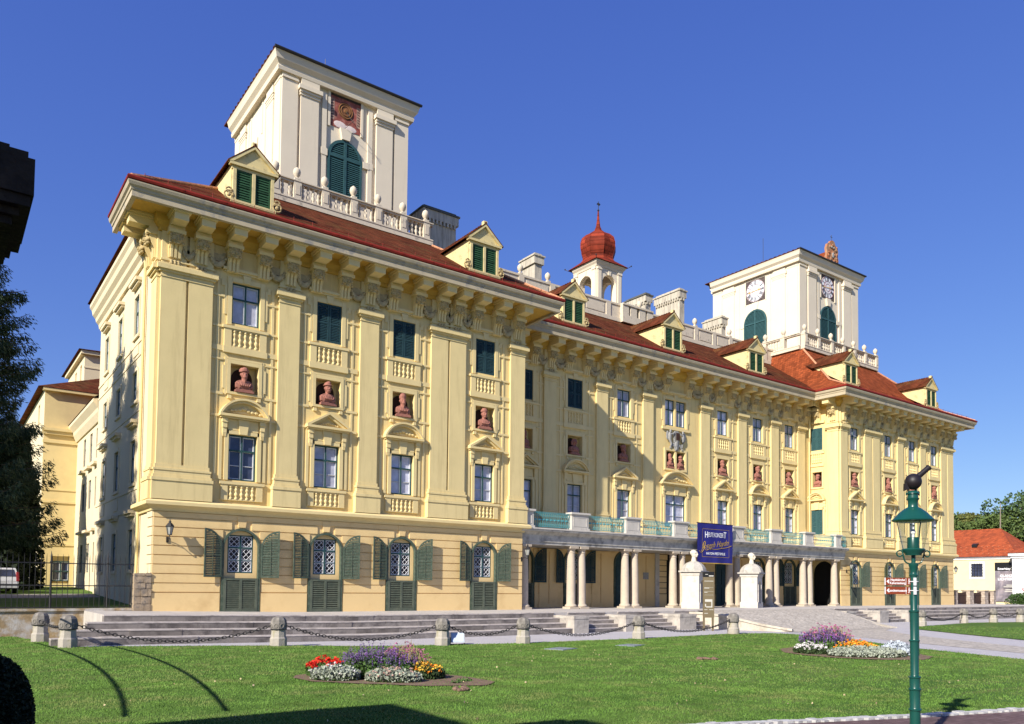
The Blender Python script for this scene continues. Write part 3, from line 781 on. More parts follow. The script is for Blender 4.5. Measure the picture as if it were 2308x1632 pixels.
for x0, x1, y in ((-1, 21.5, -OV+0.45), (22.5, 53, YM-OV+0.45), (54, 76.5, YR-OV+0.45)):
    x = x0
    while x < x1: cz.tube([(x, y, 18.75), (x, y-0.04, 19.12)], 0.014, 4); x += 0.95
    cz.tube([(x0, y-0.03, 19.05), (x1, y-0.03, 19.05)], 0.011, 4)
put('gutter', cz.mesh('gutter', REDMET), palace)
dp = MB(); dp.tube([(54.6, YM-0.3, 17.9), (54.6, YM-0.3, 14.9), (54.75, YM-0.16, 14.5), (54.75, YM-0.16, 5.2)], 0.075, 8); put('downpipe', dp.mesh('downpipe', PIPE), palace); dp = MB()
dp.tube([(-0.12, 2.75, 17.2), (-0.12, 2.75, 0)], 0.07, 8)
put('downpipe', dp.mesh('downpipe', PIPE), palace)

# the left flank
SY = [4.95, 9.33, 13.5]
b = MB(); hs = []
for y in SY: hs += [(-y-0.575, -y+0.575, 2.0, 3.98, 0.3), (-y-0.575, -y+0.575, 6.3, 8.43, 0.3), (-y-0.575, -y+0.575, 10.4, 11.85, 0.3), (-y-0.575, -y+0.575, 13.73, 15.71, 0.3)]
b.wall(-16.1, 0, -0.3, 18.0, hs)
FS.put('wall', b.mesh('wall', PALE))
b = MB()
for z0, z1, v in ((4.9, 5.1, 0.05), (5.9, 6.05, 0.04), (9.75, 9.85, 0.03), (12.5, 12.62, 0.035), (13.2, 13.35, 0.04)): b.box(-16.1, -2.95, -v, 0, z0, z1)
for z in GZ[:-1]: b.box(-1.1, 0, -0.05, 0, z+0.02, z+0.39)
b.box(-1.15, 0, -0.07, 0, -0.3, 0.92)
b.sweep([(-16.1, 0), (-2.95, 0)], [(0, 16.9), (0.12, 16.9), (0.16, 17.15), (0.3, 17.3), (0.34, 17.5), (0.5, 17.68), (0.55, 17.95), (0.66, 18.1), (0.66, 18.3), (0, 18.3)])
for y in SY:
    for z, w in ((4.75, 0.85), (9.2, 0.9), (16.3, 0.88)): b.box(-y-w+0.06, -y+w-0.06, -0.18, 0, z-0.12, z); b.box(-y-w, -y+w, -0.3, 0, z+0.003, z+0.16)
    for z0, z1 in ((1.9, 4.05), (6.2, 8.5), (10.3, 11.95), (13.63, 15.8)):
        for s in (-1, 1): b.box(-y+s*0.585, -y+s*0.76, -0.05, 0, z0, z1)
        b.box(-y-0.58, -y+0.58, -0.05, 0, z1-0.07, z1+0.1); b.box(-y-0.72, -y+0.72, -0.1, 0, z0-0.08, z0+0.06)
    b.box(-y-0.62, -y+0.62, -0.04, 0, 5.2, 5.85); b.box(-y-0.62, -y+0.62, -0.04, 0, 12.7, 13.15)
FS.put('wall_trim', b.mesh('wall_trim', PALE))
for y in SY:
    window(FS, WSD, -y, 2.0, 0.02, True); window(FS, WSD, -y, 6.35, 0.02); window(FS, WMZ, -y, 10.4, 0.02); window(FS, WSD, -y, 13.73, 0.02)
lf2 = louvre_leaf(0.55, 1.98, SHUT2, 20)
for y in SY[:3]:
    for z in (13.73, 6.35, 2.0): FS.put('shutter', lf2, -y-0.62, -0.03, z, rz=R(172)).scale = (1, 1, 1)
# lower wing behind the flank, and the rear pavilion that steps forward
b = MB(); b.wall(-27.2, -16.1, -0.3, 12.0, [(-y-0.5, -y+0.5, z, z+1.9, 0.25) for y in (18.2, 20.8, 23.6) for z in (2, 6.2, 9.3)], y=0.3)
b.sweep([(-27.2, 0.3), (-16.15, 0.3)], [(0, 11.5), (0.1, 11.5), (0.3, 11.9), (0.34, 12.1), (0.6, 12.45), (0.6, 12.65), (0, 12.65)])
for y in (18.2, 20.8, 23.6):
    for z in (4.6, 8.8): b.box(-y-0.8, -y+0.8, 0.0, 0.3, z, z+0.16)
FS.put('wall', b.mesh('wall', PALE))
for y in (18.2, 20.8, 23.6):
    for z in (2, 6.2, 9.3): window(FS, WSD, -y, z, 0.35, True)
b = MB(); b.add([(-0.35, 16.1, 12.66), (-0.35, 27.2, 12.66), (6, 27.2, 16.8), (6, 16.1, 16.8)], [(0, 1, 2, 3)]); put('roof', b.mesh('roof', TILE), palace)
FB = Facade((0, 27.2, 0), 0)
b = MB(); b.wall(-1.85, 8, 0.4, 15.2, [(-1.05, 0.05, 1.25, 3.2, 0.25)])
b.box(-1.9, 8, -0.06, 0, 3.95, 4.1); b.box(-1.9, 8, -0.08, 0, 7.0, 7.15); b.box(-1.9, 8, -0.1, 0, 11.3, 11.5); b.box(-1.95, 8, -0.3, 0, 12.15, 12.35); b.box(-2.0, 8, -0.35, 0, 15.0, 15.2)
b.box(-1.95, 8, -0.18, 0, 11.9, 12.147); b.box(-1.9, 8, -0.05, 0, 7.9, 8.0)
FB.put('wall', b.mesh('wall', YEL2))
b = MB(); b.wall(-45, -27.2, 0.4, 15.2, [(-31.5, -30.3, 1.5, 3.6, .25), (-31.5, -30.3, 6.3, 8.4, .25), (-31.5, -30.3, 13, 14.6, .25)], y=-1.85 if False else 0)
b2 = Facade((-1.85, 0, 0), -math.pi/2); b2.put('wall', b.mesh('wall', PALE))
window(FB, WMZ, -0.5, 1.4, 0.05, True)
b = MB(); b.add([(-2.3, 26.8, 15.22), (9, 26.8, 15.22), (9, 45, 15.22), (-2.3, 45, 15.22), (3.5, 32.5, 18), (9, 32.5, 18), (9, 45, 18), (3.5, 45, 18)],
                [(0, 1, 5, 4), (3, 0, 4, 7), (4, 5, 6, 7), (0, 3, 2, 1)])
put('roof', b.mesh('roof', TILE), palace)
FT = Facade((0, 36, 0), 0)
b = MB(); b.wall(1.7, 12, 15, 20.6, [(2.9, 4.4, 17.3, 20.0, 0.3)]); b.box(1.62, 12, -0.12, 0, 16.6, 16.8); b.box(1.65, 12, -0.05, 0, 19.2, 19.3); b.box(1.4, 12, -0.35, 0, 20.3, 20.6)
b.m = Matrix.Translation((1.7, 0, 0)) @ Matrix.Rotation(-math.pi/2, 4, 'Z')
b.wall(-10, 0, 15, 20.6, [(-2.5, -1.5, 17.3, 19.8, 0.3), (-5.5, -4.5, 17.3, 19.8, 0.3)]); b.box(-10, 0.1, -0.3, 0, 20.3, 20.595)
FT.put('wall', b.mesh('wall', PALE))
b = MB(); b.box(2.9, 4.4, 0.1, 0.15, 17.3, 20.0); FT.put('window', b.mesh('window', GLASSD))
b = MB(); b.add([(1.2, 35.5, 20.62), (13, 35.5, 20.62), (13, 47, 20.62), (1.2, 47, 20.62), (6, 41, 22.2), (13, 41, 22.2)], [(0, 1, 5, 4), (3, 0, 4), (3, 4, 5, 2), (0, 3, 2, 1)])
put('roof', b.mesh('roof', TILE), palace)
# returns that close the blocks
b = MB(); b.quad((XL, 0, -0.3), (XL, YM, -0.3), (XL, YM, 18), (XL, 0, 18)); b.quad((XE, YR, -1), (XE, 18, -1), (XE, 18, 18), (XE, YR, 18))
b.quad((8, 27.6, -0.3), (60, 27.6, -0.3), (60, 27.6, 18), (8, 27.6, 18)); put('wall', b.mesh('wall', YEL), palace)
# return of the right pavilion
b = MB(); b.wall(-YM-0.05, -YR, -0.3, 5.0, [(-3.3, -1.05, -0.3, 3.9, 1.0)]); 
b.wall(-YM-0.05, -YR, 5.0, ZP, [(-2.68-0.56, -2.68+0.56, 6.25, 8.43, 0.3), (-2.62-0.48, -2.62+0.48, 10.47, 11.77, 0.4), (-2.68-0.56, -2.68+0.56, 13.73, 15.71, 0.3)])
spandrels(b, -2.17, 1.12, 2.78, 0, 0.5)
FRS.put('wall', b.mesh('wall', YEL))
b = MB(); b.box(-3.29, -1.06, 0.4, 0.5, -0.2, 3.89); FRS.put('gate', b.mesh('gate', BLACK))
q = pediment(True, 0.85, 0.55); FRS.put('segmental_pediment', q.mesh('segmental_pediment', YEL2), -2.65)
q = pn_surround(0.56); FRS.put('window_surround', q.mesh('window_surround', YEL2), -2.65)
q = MB(); q.box(-0.75, 0.75, -0.1, 0, 13.4, 13.6); q.box(-0.7, 0.7, -0.08, 0, 12.28, 12.5); half_balusters(q, 12.62, 13.38, 5, 0.5)
for s in (-1, 1): q.box(s*0.5, s*0.66, -0.06, 0, 10.3, 11.95); q.box(s*0.58, s*0.7, -0.05, 0, 13.64, 15.9)
q.box(-0.5, 0.5, -0.06, 0, 11.79, 11.95); q.box(-0.6, 0.6, -0.08, 0, 10.3, 10.45); q.box(-0.8, 0.8, -0.15, 0, 16.1, 16.3)
FRS.put('niche_frame', q.mesh('niche_frame', YEL2), -2.66)
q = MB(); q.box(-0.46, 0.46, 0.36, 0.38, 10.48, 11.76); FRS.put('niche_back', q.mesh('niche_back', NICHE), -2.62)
closed_shutters(FRS, -2.68, 6.27, 1.08, 2.14, SHUT2); closed_shutters(FRS, -2.68, 13.73, 1.08, 1.98, SHUT2)

# ---- colonnade and balcony
def column_mesh():
    b = MB(); b.box(-0.37, 0.37, -0.37, 0.37, -0.05, 0.13)
    b.lathe([(0.36, 0.13), (0.385, 0.18), (0.36, 0.25), (0.31, 0.28), (0.285, 0.34), (0.285, 1.3), (0.275, 2.2), (0.255, 2.9), (0.232, 3.52), (0.26, 3.54), (0.26, 3.58), (0.235, 3.6), (0.235, 3.68), (0.32, 3.78), (0.32, 3.8)], 0, 0, 24)
    b.box(-0.34, 0.34, -0.34, 0.34, 3.8, 3.945)
    return b.mesh('column', COLM, True)
COL = column_mesh()
for x in (20.98, 24.72, 25.58, 29.43, 30.3, 34.1, 34.99, 40.2, 41.06, 45.0, 45.86, 49.5, 50.38, 54.0): put('column', COL, palace, (x, 0.42, 0))
b = MB(); b.box(XL+0.02, XR-0.02, 0.12, YM, 3.95, 4.6); b.box(XL+0.02, XR-0.02, 0.06, 0.12, 4.12, 4.28)
b.sweep([(XL-0.15, 0.12), (XR+0.1, 0.12)], [(0, 4.283), (0.06, 4.283), (0.06, 4.55), (0.12, 4.58), (0.2, 4.68), (0.36, 4.72), (0.4, 4.78), (0.4, 4.86), (0, 4.86)])
b.box(XL+0.02, XR-0.02, 0.12, YM, 4.603, 4.86)
put('entablature', b.mesh('entablature', STONE), palace)
b = MB(); b.box(XL-0.1, XR+0.05, -0.32, YM-0.16, 4.863, 4.95); put('balcony_floor', b.mesh('balcony_floor', WSTONE), palace)
PEDX = [(20.52, 21.3), (24.2, 25.7), (28.9, 30.3), (33.5, 35.0), (39.85, 41.25), (44.45, 45.87), (48.9, 50.2), (53.3, 54.2)]
for x0, x1 in PEDX:
    b = MB(); w = (x1-x0)/2
    b.box(-w, w, -0.26, 0.26, 0, 0.12); b.box(-w+0.06, w-0.06, -0.2, 0.2, 0.12, 0.92); b.box(-w+0.02, w-0.02, -0.24, 0.24, 0.92, 0.98); b.box(-w-0.04, w+0.04, -0.3, 0.3, 0.983, 1.1)
    for s in (-1, 1): b.box(s*(w-0.2), s*(w-0.24), -0.215, -0.2, 0.22, 0.82)
    b.box(-w+0.24, w-0.24, -0.215, -0.2, 0.22, 0.26); b.box(-w+0.24, w-0.24, -0.215, -0.2, 0.78, 0.82)
    put('balcony_pedestal', b.mesh('balcony_pedestal', WSTONE), palace, ((x0+x1)/2, 0.02, 4.953))
def railing(x0, x1):
    b = MB(); n = max(2, round((x1-x0)/0.155)); d = (x1-x0)/n
    for z in (0.1, 0.92, 0.98): b.box(x0, x1, -0.018, 0.018, z-0.014, z+0.014)
    for k in range(n+1): b.box(x0+k*d-0.011, x0+k*d+0.011, -0.011, 0.011, 0.1, 0.92)
    for k in range(n):
        xc = x0+(k+0.5)*d; r = d*0.95
        b.tube([(xc+r*math.cos(a), -0.012, 0.72+0.19*math.sin(a)) for a in [math.pi*j/8 for j in range(9)]], 0.01, 4)
        b.tube([(xc+r*math.cos(a), -0.012, 0.3-0.19*math.sin(a)) for a in [math.pi*j/8 for j in range(9)]], 0.01, 4)
        if k % 2: b.ell(xc, -0.02, 0.52, 0.085, 0.03, 0.06, 8, 5); b.box(xc-d, xc+d, -0.012, 0.012, 0.495, 0.545)
    return b
for (a, c), (e, f) in zip(PEDX[:-1], PEDX[1:]):
    put('balcony_railing', railing(c+0.01-(c+e)/2, e-0.01-(c+e)/2).mesh('balcony_railing', TEAL), palace, ((c+e)/2, 0.02, 4.955))
put('balcony_railing', railing(-0.42, 0.42).mesh('balcony_railing', TEAL), palace, (54.65, 0.02, 4.955))

# ---- roofs
def slope(name, vs, fs, m=TILE):
    b = MB(); b.add(vs, fs); return put(name, b.mesh(name, m), palace)
ZE, g = 18.66, OV-0.05
slope('roof', [(-g, -g, ZE), (XL+g, -g, ZE), (XL+g, 26, ZE), (-0.75, 16.5, ZE-0.2), (-0.75, 3.1, ZE-0.1), (-g, 3.1, ZE),
               (6.8, 5.0, 22.85), (16.7, 5.0, 22.85), (16.7, 20, 22.85), (6.8, 15.5, 22.85)],
      [(0, 1, 7, 6), (1, 2, 8, 7), (3, 4, 5, 0, 6, 9), (6, 7, 8, 9), (2, 3, 9, 8)])
slope('roof', [(XL-2, YM-g, ZE), (XR+2, YM-g, ZE), (XR+12, 8.5, 23.0), (XL-6, 8.5, 23.0), (XL-6, 14, 23.0), (XR+12, 14, 23.0)],
      [(0, 1, 2, 3), (3, 2, 5, 4)])
# the right pavilion's roof flares at the eaves
slope('roof', [(XR-g, YR-g, ZE), (XE+g, YR-g, ZE), (XE+g, 24, ZE), (XR-g, 24, ZE), (XR-0.35, YR+0.65, 19.7), (XE-0.35, YR+0.65, 19.7), (XE-0.35, 22, 19.7), (XR-0.35, 22, 19.7),
               (56.5, 5, 23.7), (69.1, 5, 23.7), (69.1, 20, 23.7), (56.5, 20, 23.7)],
      [(0, 1, 5, 4), (1, 2, 6, 5), (3, 0, 4, 7), (4, 5, 9, 8), (5, 6, 10, 9), (7, 4, 8, 11), (8, 9, 10, 11)], TILE2)
for pts in ([(XR-g, YR-g, ZE+0.06), (XR-0.35, YR+0.65, 19.76), (56.5, 5, 23.72)], [(XE+g, YR-g, ZE+0.06), (XE-0.35, YR+0.65, 19.76), (69.1, 5, 23.72)], [(XL+g, -g, ZE+0.04), (16.7, 5, 22.87)], [(-g, -g, ZE+0.04), (6.8, 5, 22.87)]):
    b = MB(); b.tube(pts, 0.09, 6); put('ridge_tiles', b.mesh('ridge_tiles', mat('pale_ridge_tile', (0.52, 0.24, 0.13), 0.9, 0.4, 8)), palace)

def dormer(x, y, zt=0.0):
    """pedimented dormer: root is the front wall; its louvres, roof and scrolls are pieces of it"""
    b = MB(); w = 1.03
    b.box(-w-0.05, w+0.05, -0.12, 0, 19.3, 19.45)
    for u in (-w+0.06, -0.07, w-0.2): b.box(u, u+0.15, -0.06, 0.1, 19.45, 20.95)
    b.box(-w, w, -0.02, 0.1, 20.953, 21.1); b.box(-w-0.12, w+0.12, -0.14, 0.1, 21.103, 21.23)
    b.prism([(-w, 21.233), (w, 21.233), (0, 22.1)], -0.03, 0.1, 'y')
    for s in (-1, 1): b.prism([(s*(w+0.16), 21.233), (s*(w+0.16), 21.3), (0, 22.28), (0, 22.12), (s*(w-0.02), 21.233)], -0.15, 0.12, 'y')
    b.prism([(0.1, 19.4), (3.0, 21.23), (0.1, 21.23)], -w+0.02, -w+0.08, 'x'); b.prism([(0.1, 19.4), (3.0, 21.23), (0.1, 21.23)], w-0.08, w-0.02, 'x')
    b.box(-0.12, 0.12, -0.12, 0.12, 22.2, 22.45)
    o = put('dormer', b.mesh('dormer', mat('dormer_render', (0.66, 0.54, 0.27), 0.92, 0.08, 2.5, 0.3, 30, stain=(0.40, 0.33, 0.18), stain_scale=2.5, stain_lo=0.52, stain_hi=0.7)), palace, (x, y, 0))
    for u in (-w+0.21, 0.08):
        l = louvre_leaf(0.74, 1.5, LOUV, 11, 'louvre'); put('louvre', l, o, (u, 0.02, 19.45))
    l = MB(); l.box(-w+0.1, w-0.1, 0.06, 0.09, 19.46, 20.94); put('louvre_back', l.mesh('louvre_back', BLACK), o)
    r = MB()
    for s in (-1, 1):
        r.add([(s*(w+0.22), -0.16, 21.26), (0, -0.16, 22.34), (0, 5.2, 22.34), (s*(w+0.22), 3.0, 21.26), (s*(w+0.22), -0.16, 21.2), (0, -0.16, 22.26), (0, 5.2, 22.26), (s*(w+0.22), 3.0, 21.2)],
              [(0, 1, 2, 3), (4, 5, 6, 7), (0, 1, 5, 4), (0, 3, 7, 4)])
    for k in range(22): r.ell(0, -0.1+k*0.24, 22.35, 0.07, 0.12, 0.05, 6, 4)
    put('dormer_roof', r.mesh('dormer_roof', TILE), o)
    for s in (-1, 1):
        s_ = MB()
        for rr, zz in ((0.2, 19.62), (0.12, 19.85)):
            s_.tube([(s*(w+0.12)+s*rr*math.cos(a), -0.05, zz+rr*math.sin(a)) for a in [2*math.pi*k/12 for k in range(12)]], 0.05, 5, True)
        s_.ell(s*(w+0.12), -0.05, 19.62, 0.1, 0.08, 0.1, 8, 5)
        put('scroll', s_.mesh('scroll', RELIEF), o)
for x in (3.9, 17.2): dormer(x, -0.5)
for x in (26.85, 36.7, 46.75): dormer(x, 2.9)
for x in (56.25, 70.35): dormer(x, 0.1)

# ---- balustrades with ball finials
def bal_profile(h, r): return [(r, 0), (r, h*.08), (r*.5, h*.14), (r*1.0, h*.36), (r*.45, h*.56), (r*.9, h*.7), (r*.5, h*.86), (r*.95, h*.92), (r*.95, h)]
fb = MB(); fb.box(-0.17, 0.17, -0.17, 0.17, 0, 0.16); fb.lathe([(0.13, 0.16), (0.09, 0.24), (0.13, 0.3), (0.2, 0.42), (0.22, 0.56), (0.18, 0.7), (0.1, 0.78), (0.03, 0.84)], 0, 0, 12); FIN = fb.mesh('ball_finial', BALU, True)
def balustrade(p0, p1, z0, posts, ht=1.4, finials=True):
    """straight balustrade; posts are fractions along it"""
    d = Vector((p1[0]-p0[0], p1[1]-p0[1])); L = d.length; a = math.atan2(d.y, d.x); b = MB()
    b.box(0, L, -0.2, 0.2, 0, 0.28); b.box(0, L, -0.23, 0.23, 0.28, 0.36); b.box(0, L, -0.17, 0.17, ht-0.17, ht-0.06); b.box(0, L, -0.25, 0.25, ht-0.06, ht)
    px = [t*L for t in posts]
    for x in px:
        b.box(x-0.22, x+0.22, -0.215, 0.215, 0.362, ht-0.06); b.box(x-0.13, x+0.13, -0.24, -0.215, 0.58, ht-0.25)
    for x0, x1 in zip(px[:-1], px[1:]):
        w = x1-x0-0.44; n = max(1, int(w/0.29))
        for k in range(n):
            o = b.m; b.m = Matrix.Translation((x0+0.22+(k+0.5)*w/n, 0, 0.36)); b.lathe(bal_profile(ht-0.53, 0.11), 0, 0, 10, False); b.m = o
    put('balustrade', b.mesh('balustrade', BALU, True), palace, (p0[0], p0[1], z0), a)
    if finials:
        for x in px: put('ball_finial', FIN, palace, (p0[0]+d.x*x/L, p0[1]+d.y*x/L, z0+ht), a)
balustrade((6.6, 5), (16.85, 5), 22.78, [0.02, .14, .302, .477, .632, .797, .955])
balustrade((6.6, 19), (6.6, 5.25), 22.78, [0.05, .2, .4, .55, .7, .86])
balustrade((56.5, 5), (69.2, 5), 23.75, [0.02, .185, .358, .516, .666, .822, .985], 1.5)
balustrade((56.5, 19), (56.5, 5.3), 23.75, [0.1, .3, .5, .72, .87], 1.5)
# attic parapet of the middle front: solid panels
b = MB(); y = 8.5
b.box(17.1, 58.8, y-0.15, y+0.2, 22.9, 24.25); b.box(17.1, 58.8, y-0.22, y+0.24, 24.25, 24.4); b.box(17.1, 58.8, y-0.24, y+0.2, 22.9, 23.2)
MP = [26.4, 29.35, 32.3, 35.1, 40.9, 43.2, 45.6, 48.0, 50.3, 53.0, 55.4]
for x in MP: b.box(x-0.24, x+0.24, y-0.22, y-0.15, 23.2, 24.248)
for x0, x1 in zip(MP[:-1], MP[1:]):
    if x0 > 35 and x1 < 41: continue
    b.box(x0+0.45, x1-0.45, y-0.19, y-0.15, 23.35, 24.1)
b.box(36.4, 39.9, y-0.5, y-0.15, 22.9, 23.5); b.box(36.4, 39.9, y-0.55, y-0.15, 24.3, 24.44)
for x in (36.4, 37.3, 38.3, 39.2): b.box(x, x+0.7, y-0.48, y-0.151, 23.5, 24.3)
put('parapet', b.mesh('parapet', BALU), palace)
for x in (26.4, 29.0, 38.75, 45.6, 50.3): put('ball_finial', FIN, palace, (x, y, 24.4))

# ---- chimneys
def chimney(x0, x1, y0, y1, z0, zt, dent=True, capm=CHIM):
    b = MB(); w, d, h = x1-x0, y1-y0, zt-z0
    b.box(0, w, 0, d, 0, h-0.9)
    e = 0.14
    if dent:
        n = int(w/0.28)
        for k in range(n): b.box((k+0.2)*w/n, (k+0.7)*w/n, -e, -0.001, h-1.15, h-0.9)
        n = int(d/0.28)
        for k in range(n): b.box(-e, -0.001, (k+0.2)*d/n, (k+0.7)*d/n, h-1.15, h-0.9)
    b.box(-e, w+e, -e, d+e, h-0.897, h-0.3)
    o = put('chimney', b.mesh('chimney', CHIM), palace, (x0, y0, z0))
    c = MB(); c.box(-e-0.08, w+e+0.08, -e-0.08, d+e+0.08, h-0.297, h-0.18); c.box(0, w, 0, d, h-0.177, h); put('chimney_cap', c.mesh('chimney_cap', capm), o)
chimney(18.5, 21.1, 9.0, 11.0, 22.5, 27.6, True, SOOT)
chimney(30.05, 30.75, 11.5, 13.2, 22, 28.1, False)
chimney(46.95, 47.6, 11.5, 14.5, 22, 29.2)
chimney(47.6, 48.3, 16.5, 19.2, 22, 30.4, True, SOOT)
chimney(52.9, 53.5, 11.5, 13.6, 22, 27.9)

# ---- towers
def arch_shutter(w, zs, z0, m):
    """louvred round-headed opening: frame, two lower leaves, two upper quadrants"""
    b = MB(); r = w/2; q = 0.13
    b.box(-r, -r+q, -0.1, 0, z0, zs); b.box(r-q, r, -0.1, 0, z0, zs); b.box(-0.09, 0.09, -0.11, 0, z0, zs+r-q); b.box(-r+q, r-q, -0.105, 0, zs-0.09, zs+0.09)
    b.box(-r+q, r-q, -0.1, 0, z0, z0+0.12)
    A = [math.pi*k/20 for k in range(21)]
    for a, c in zip(A[:-1], A[1:]):
        b.prism([(r*math.cos(a), zs+r*math.sin(a)), (r*math.cos(c), zs+r*math.sin(c)), ((r-q*1.3)*math.cos(c), zs+(r-q*1.3)*math.sin(c)), ((r-q*1.3)*math.cos(a), zs+(r-q*1.3)*math.sin(a))], -0.1, 0, 'y')
    z = z0+0.14
    while z < zs+r-0.3:
        rr = r-q if z < zs-0.1 else math.sqrt(max(0.01, (r-q*1.3)**2-(z+0.06-zs)**2))
        if not (zs-0.16 < z < zs+0.09):
            for s in (-1, 1):
                if rr > 0.2: b.prism([(-0.085, z), (-0.065, z), (-0.02, z+0.09), (-0.04, z+0.09)], s*0.09, s*rr, 'x')
        z += 0.125
    b.prism([(-r+0.02, z0), (r-0.02, z0)] + [((r-0.02)*math.cos(a), zs+(r-0.02)*math.sin(a)) for a in A], -0.012, 0.0, 'y')
    return b.mesh('arched_shutter', m)
def tower_face(b, W, z0, z1, uc, ow, zs, panel, q=1.0):
    """relief of one tower face, local -y outward, u from 0 to W"""
    e = 0.13
    cw = W*0.115; ps = [(0, cw), (W-cw, W)]
    for a, c in ps: b.box(a, c, -0.16, 0, z0, z1-0.95)
    for a, c in ((W*0.135, W*0.27), (W*0.73, W*0.865)):
        b.box(a, c, -0.2, 0, z0, z1-1.95); b.box(a-0.06, c+0.06, -0.26, 0, z1-1.95, z1-1.8); b.box(a-0.16, c+0.16, -0.42, 0, z1-1.65, z1-1.4); b.box(a-0.08, c+0.08, -0.33, 0, z1-1.797, z1-1.653)
        b.box(a, c, -0.28, 0, z1-1.397, z1-0.95)
    for a, c in ((0, cw), (W-cw, W)): b.box(a-0.02, c+0.02, -0.24, 0, z1-1.25, z1-1.12)
    for a, c in ((W*0.30, W*0.335), (W*0.665, W*0.70)): b.box(a, c, -0.12, 0, z0, z1-1.2); b.box(a-0.05, c+0.05, -0.14, 0, zs-0.15, zs+0.25)
    # panel frame above and keystone below it
    pw, p0, p1 = panel
    for s in (-1, 1): b.box(uc+s*(pw/2+0.01), uc+s*(pw/2+0.16), -0.1, 0, p0-0.1, p1+0.1)
    b.box(uc-pw/2, uc+pw/2, -0.1, 0, p1+0.01, p1+0.12)
    b.prism([(uc-0.25, zs+ow/2+0.02), (uc+0.25, zs+ow/2+0.02), (uc+0.38, p0-0.02), (uc-0.38, p0-0.02)], -0.2, 0, 'y')
    for s in (-1, 1): b.box(uc+s*(ow/2+0.05), uc+s*(ow/2+0.45), -0.15, 0, zs-0.2, zs+0.2)
def tower(x, y, W, D, z0, z1, uc, ow, zs, zb, panel, sm, ucl=None):
    b = MB(); b.box(0, W, 0, D, z0, z1)
    tower_face(b, W, z0, z1, uc, ow, zs, panel)
    o = b.m; b.m = Matrix.Rotation(-math.pi/2, 4, 'Z') @ Matrix.Translation((-D, 0, 0))
    b.m = b.m @ Matrix.Diagonal((1, 0.35, 1, 1)); tower_face(b, D, z0, z1, D-(ucl if ucl else D/2), ow, zs, panel); b.m = o
    b.sweep([(0, D), (0, 0), (W, 0), (W, D), (0, D)], [(0, z1-0.95), (0.3, z1-0.95), (0.34, z1-0.75), (0.3, z1-0.7), (0.3, z1-0.62), (0.5, z1-0.4), (0.56, z1-0.15), (0.62, z1), (0, z1)])
    root = put('tower', b.mesh('tower', CREAM), palace, (x, y, 0))
    put('arched_shutter', arch_shutter(ow, zs, zb, sm), root, (uc, -0.02, 0))
    put('arched_shutter', arch_shutter(ow, zs, zb, sm), root, (-0.02, ucl if ucl else D/2, 0), -math.pi/2)
    r = MB(); e = 0.64; h = 1.3
    r.add([(-e, -e, z1+0.02), (W+e, -e, z1+0.02), (W+e, D+e, z1+0.02), (-e, D+e, z1+0.02), (W/2, D/2, z1+h), (-e, -e, z1+0.1), (W+e, -e, z1+0.1), (W+e, D+e, z1+0.1), (-e, D+e, z1+0.1)],
          [(0, 3, 2, 1), (0, 1, 6, 5), (1, 2, 7, 6), (2, 3, 8, 7), (3, 0, 5, 8), (5, 6, 4), (6, 7, 4), (7, 8, 4), (8, 5, 4)])
    for k in range(int(D/0.5)): r.ell(-e, -e+0.2+k*0.52, z1+0.1, 0.05, 0.16, 0.05, 6, 4)
    put('tower_roof', r.mesh('tower_roof', TILE), root)
    r = MB(); r.tube([(-e-0.02, -e-0.03, z1+0.08), (W+e+0.06, -e-0.03, z1+0.08)], 0.085, 8); put('tower_gutter', r.mesh('tower_gutter', IRON), root)
    return root
TL = tower(7.75, 7.1, 8.35, 8.8, 21, 32.5, 4.05, 2.25, 27.65, 25.0, (2.0, 29.5, 31.6), SHUT2)
TR = tower(58.9, 7.1, 10.3, 10.4, 21, 34.15, 4.95, 2.75, 28.5, 25.0, (2.35, 30.65, 33.0), SHUT2, 4.95)
# faded painted sundial on the left tower
def sundial_extra(m, n, L, b, tc, out): pass
SD = mat('faded_red_fresco', (0.27, 0.075, 0.06), 0.95, 0.45, 2.6, stain=(0.42, 0.22, 0.17), stain_scale=3.0, stain_lo=0.5, stain_hi=0.75)
b = MB(); b.box(-1.0, 1.0, -0.03, 0, 29.5, 31.6); sd = put('sundial', b.mesh('sundial', SD), TL, (4.05, 0, 0))
for x_ in (-1.0, 0.73): b = MB(); b.box(x_, x_+0.27, -0.036, -0.031, 29.9, 31.2); put('numeral_band', b.mesh('numeral_band', mat('sundial_band', (0.36, 0.22, 0.17), 0.95, 0.4, 4)), sd)
b = MB(); b.box(-1.0, 1.0, -0.04, -0.031, 31.4, 31.6)
for s in (-1, 1):
    for k in range(7):
        z = 30.0+k*0.17; b.add([(s*0.97, -0.041, z), (s*0.97, -0.041, z+0.05), (s*0.78, -0.041, z+0.11), (s*0.78, -0.041, z+0.06)], [(0, 1, 2, 3)])
put('hour_marks', b.mesh('hour_marks', mat('faded_black_paint', (0.06, 0.045, 0.04), 0.95, 0.4, 6)), sd)
b = MB(); b.m = Matrix.Translation((0, -0.036, 30.68)) @ Matrix.Rotation(math.pi/2, 4, 'X'); b.lathe([(0.0, 0.0), (0.52, 0.0), (0.52, 0.012)], 0, 0, 28); b.m = Matrix.Identity(4)
put('dial_disc', b.mesh('dial_disc', mat('dial_ochre', (0.17, 0.07, 0.035), 0.95, 0.5, 5)), sd)
b = MB(); b.m = Matrix.Translation((0, -0.05, 30.68)) @ Matrix.Rotation(math.pi/2, 4, 'X')
for rr in (0.44, 0.3): b.tube([(rr*math.cos(a), rr*math.sin(a), 0) for a in [2*math.pi*k/28 for k in range(28)]], 0.03, 5, True)
b.ell(0, 0, 0.01, 0.14, 0.14, 0.03, 12, 5)
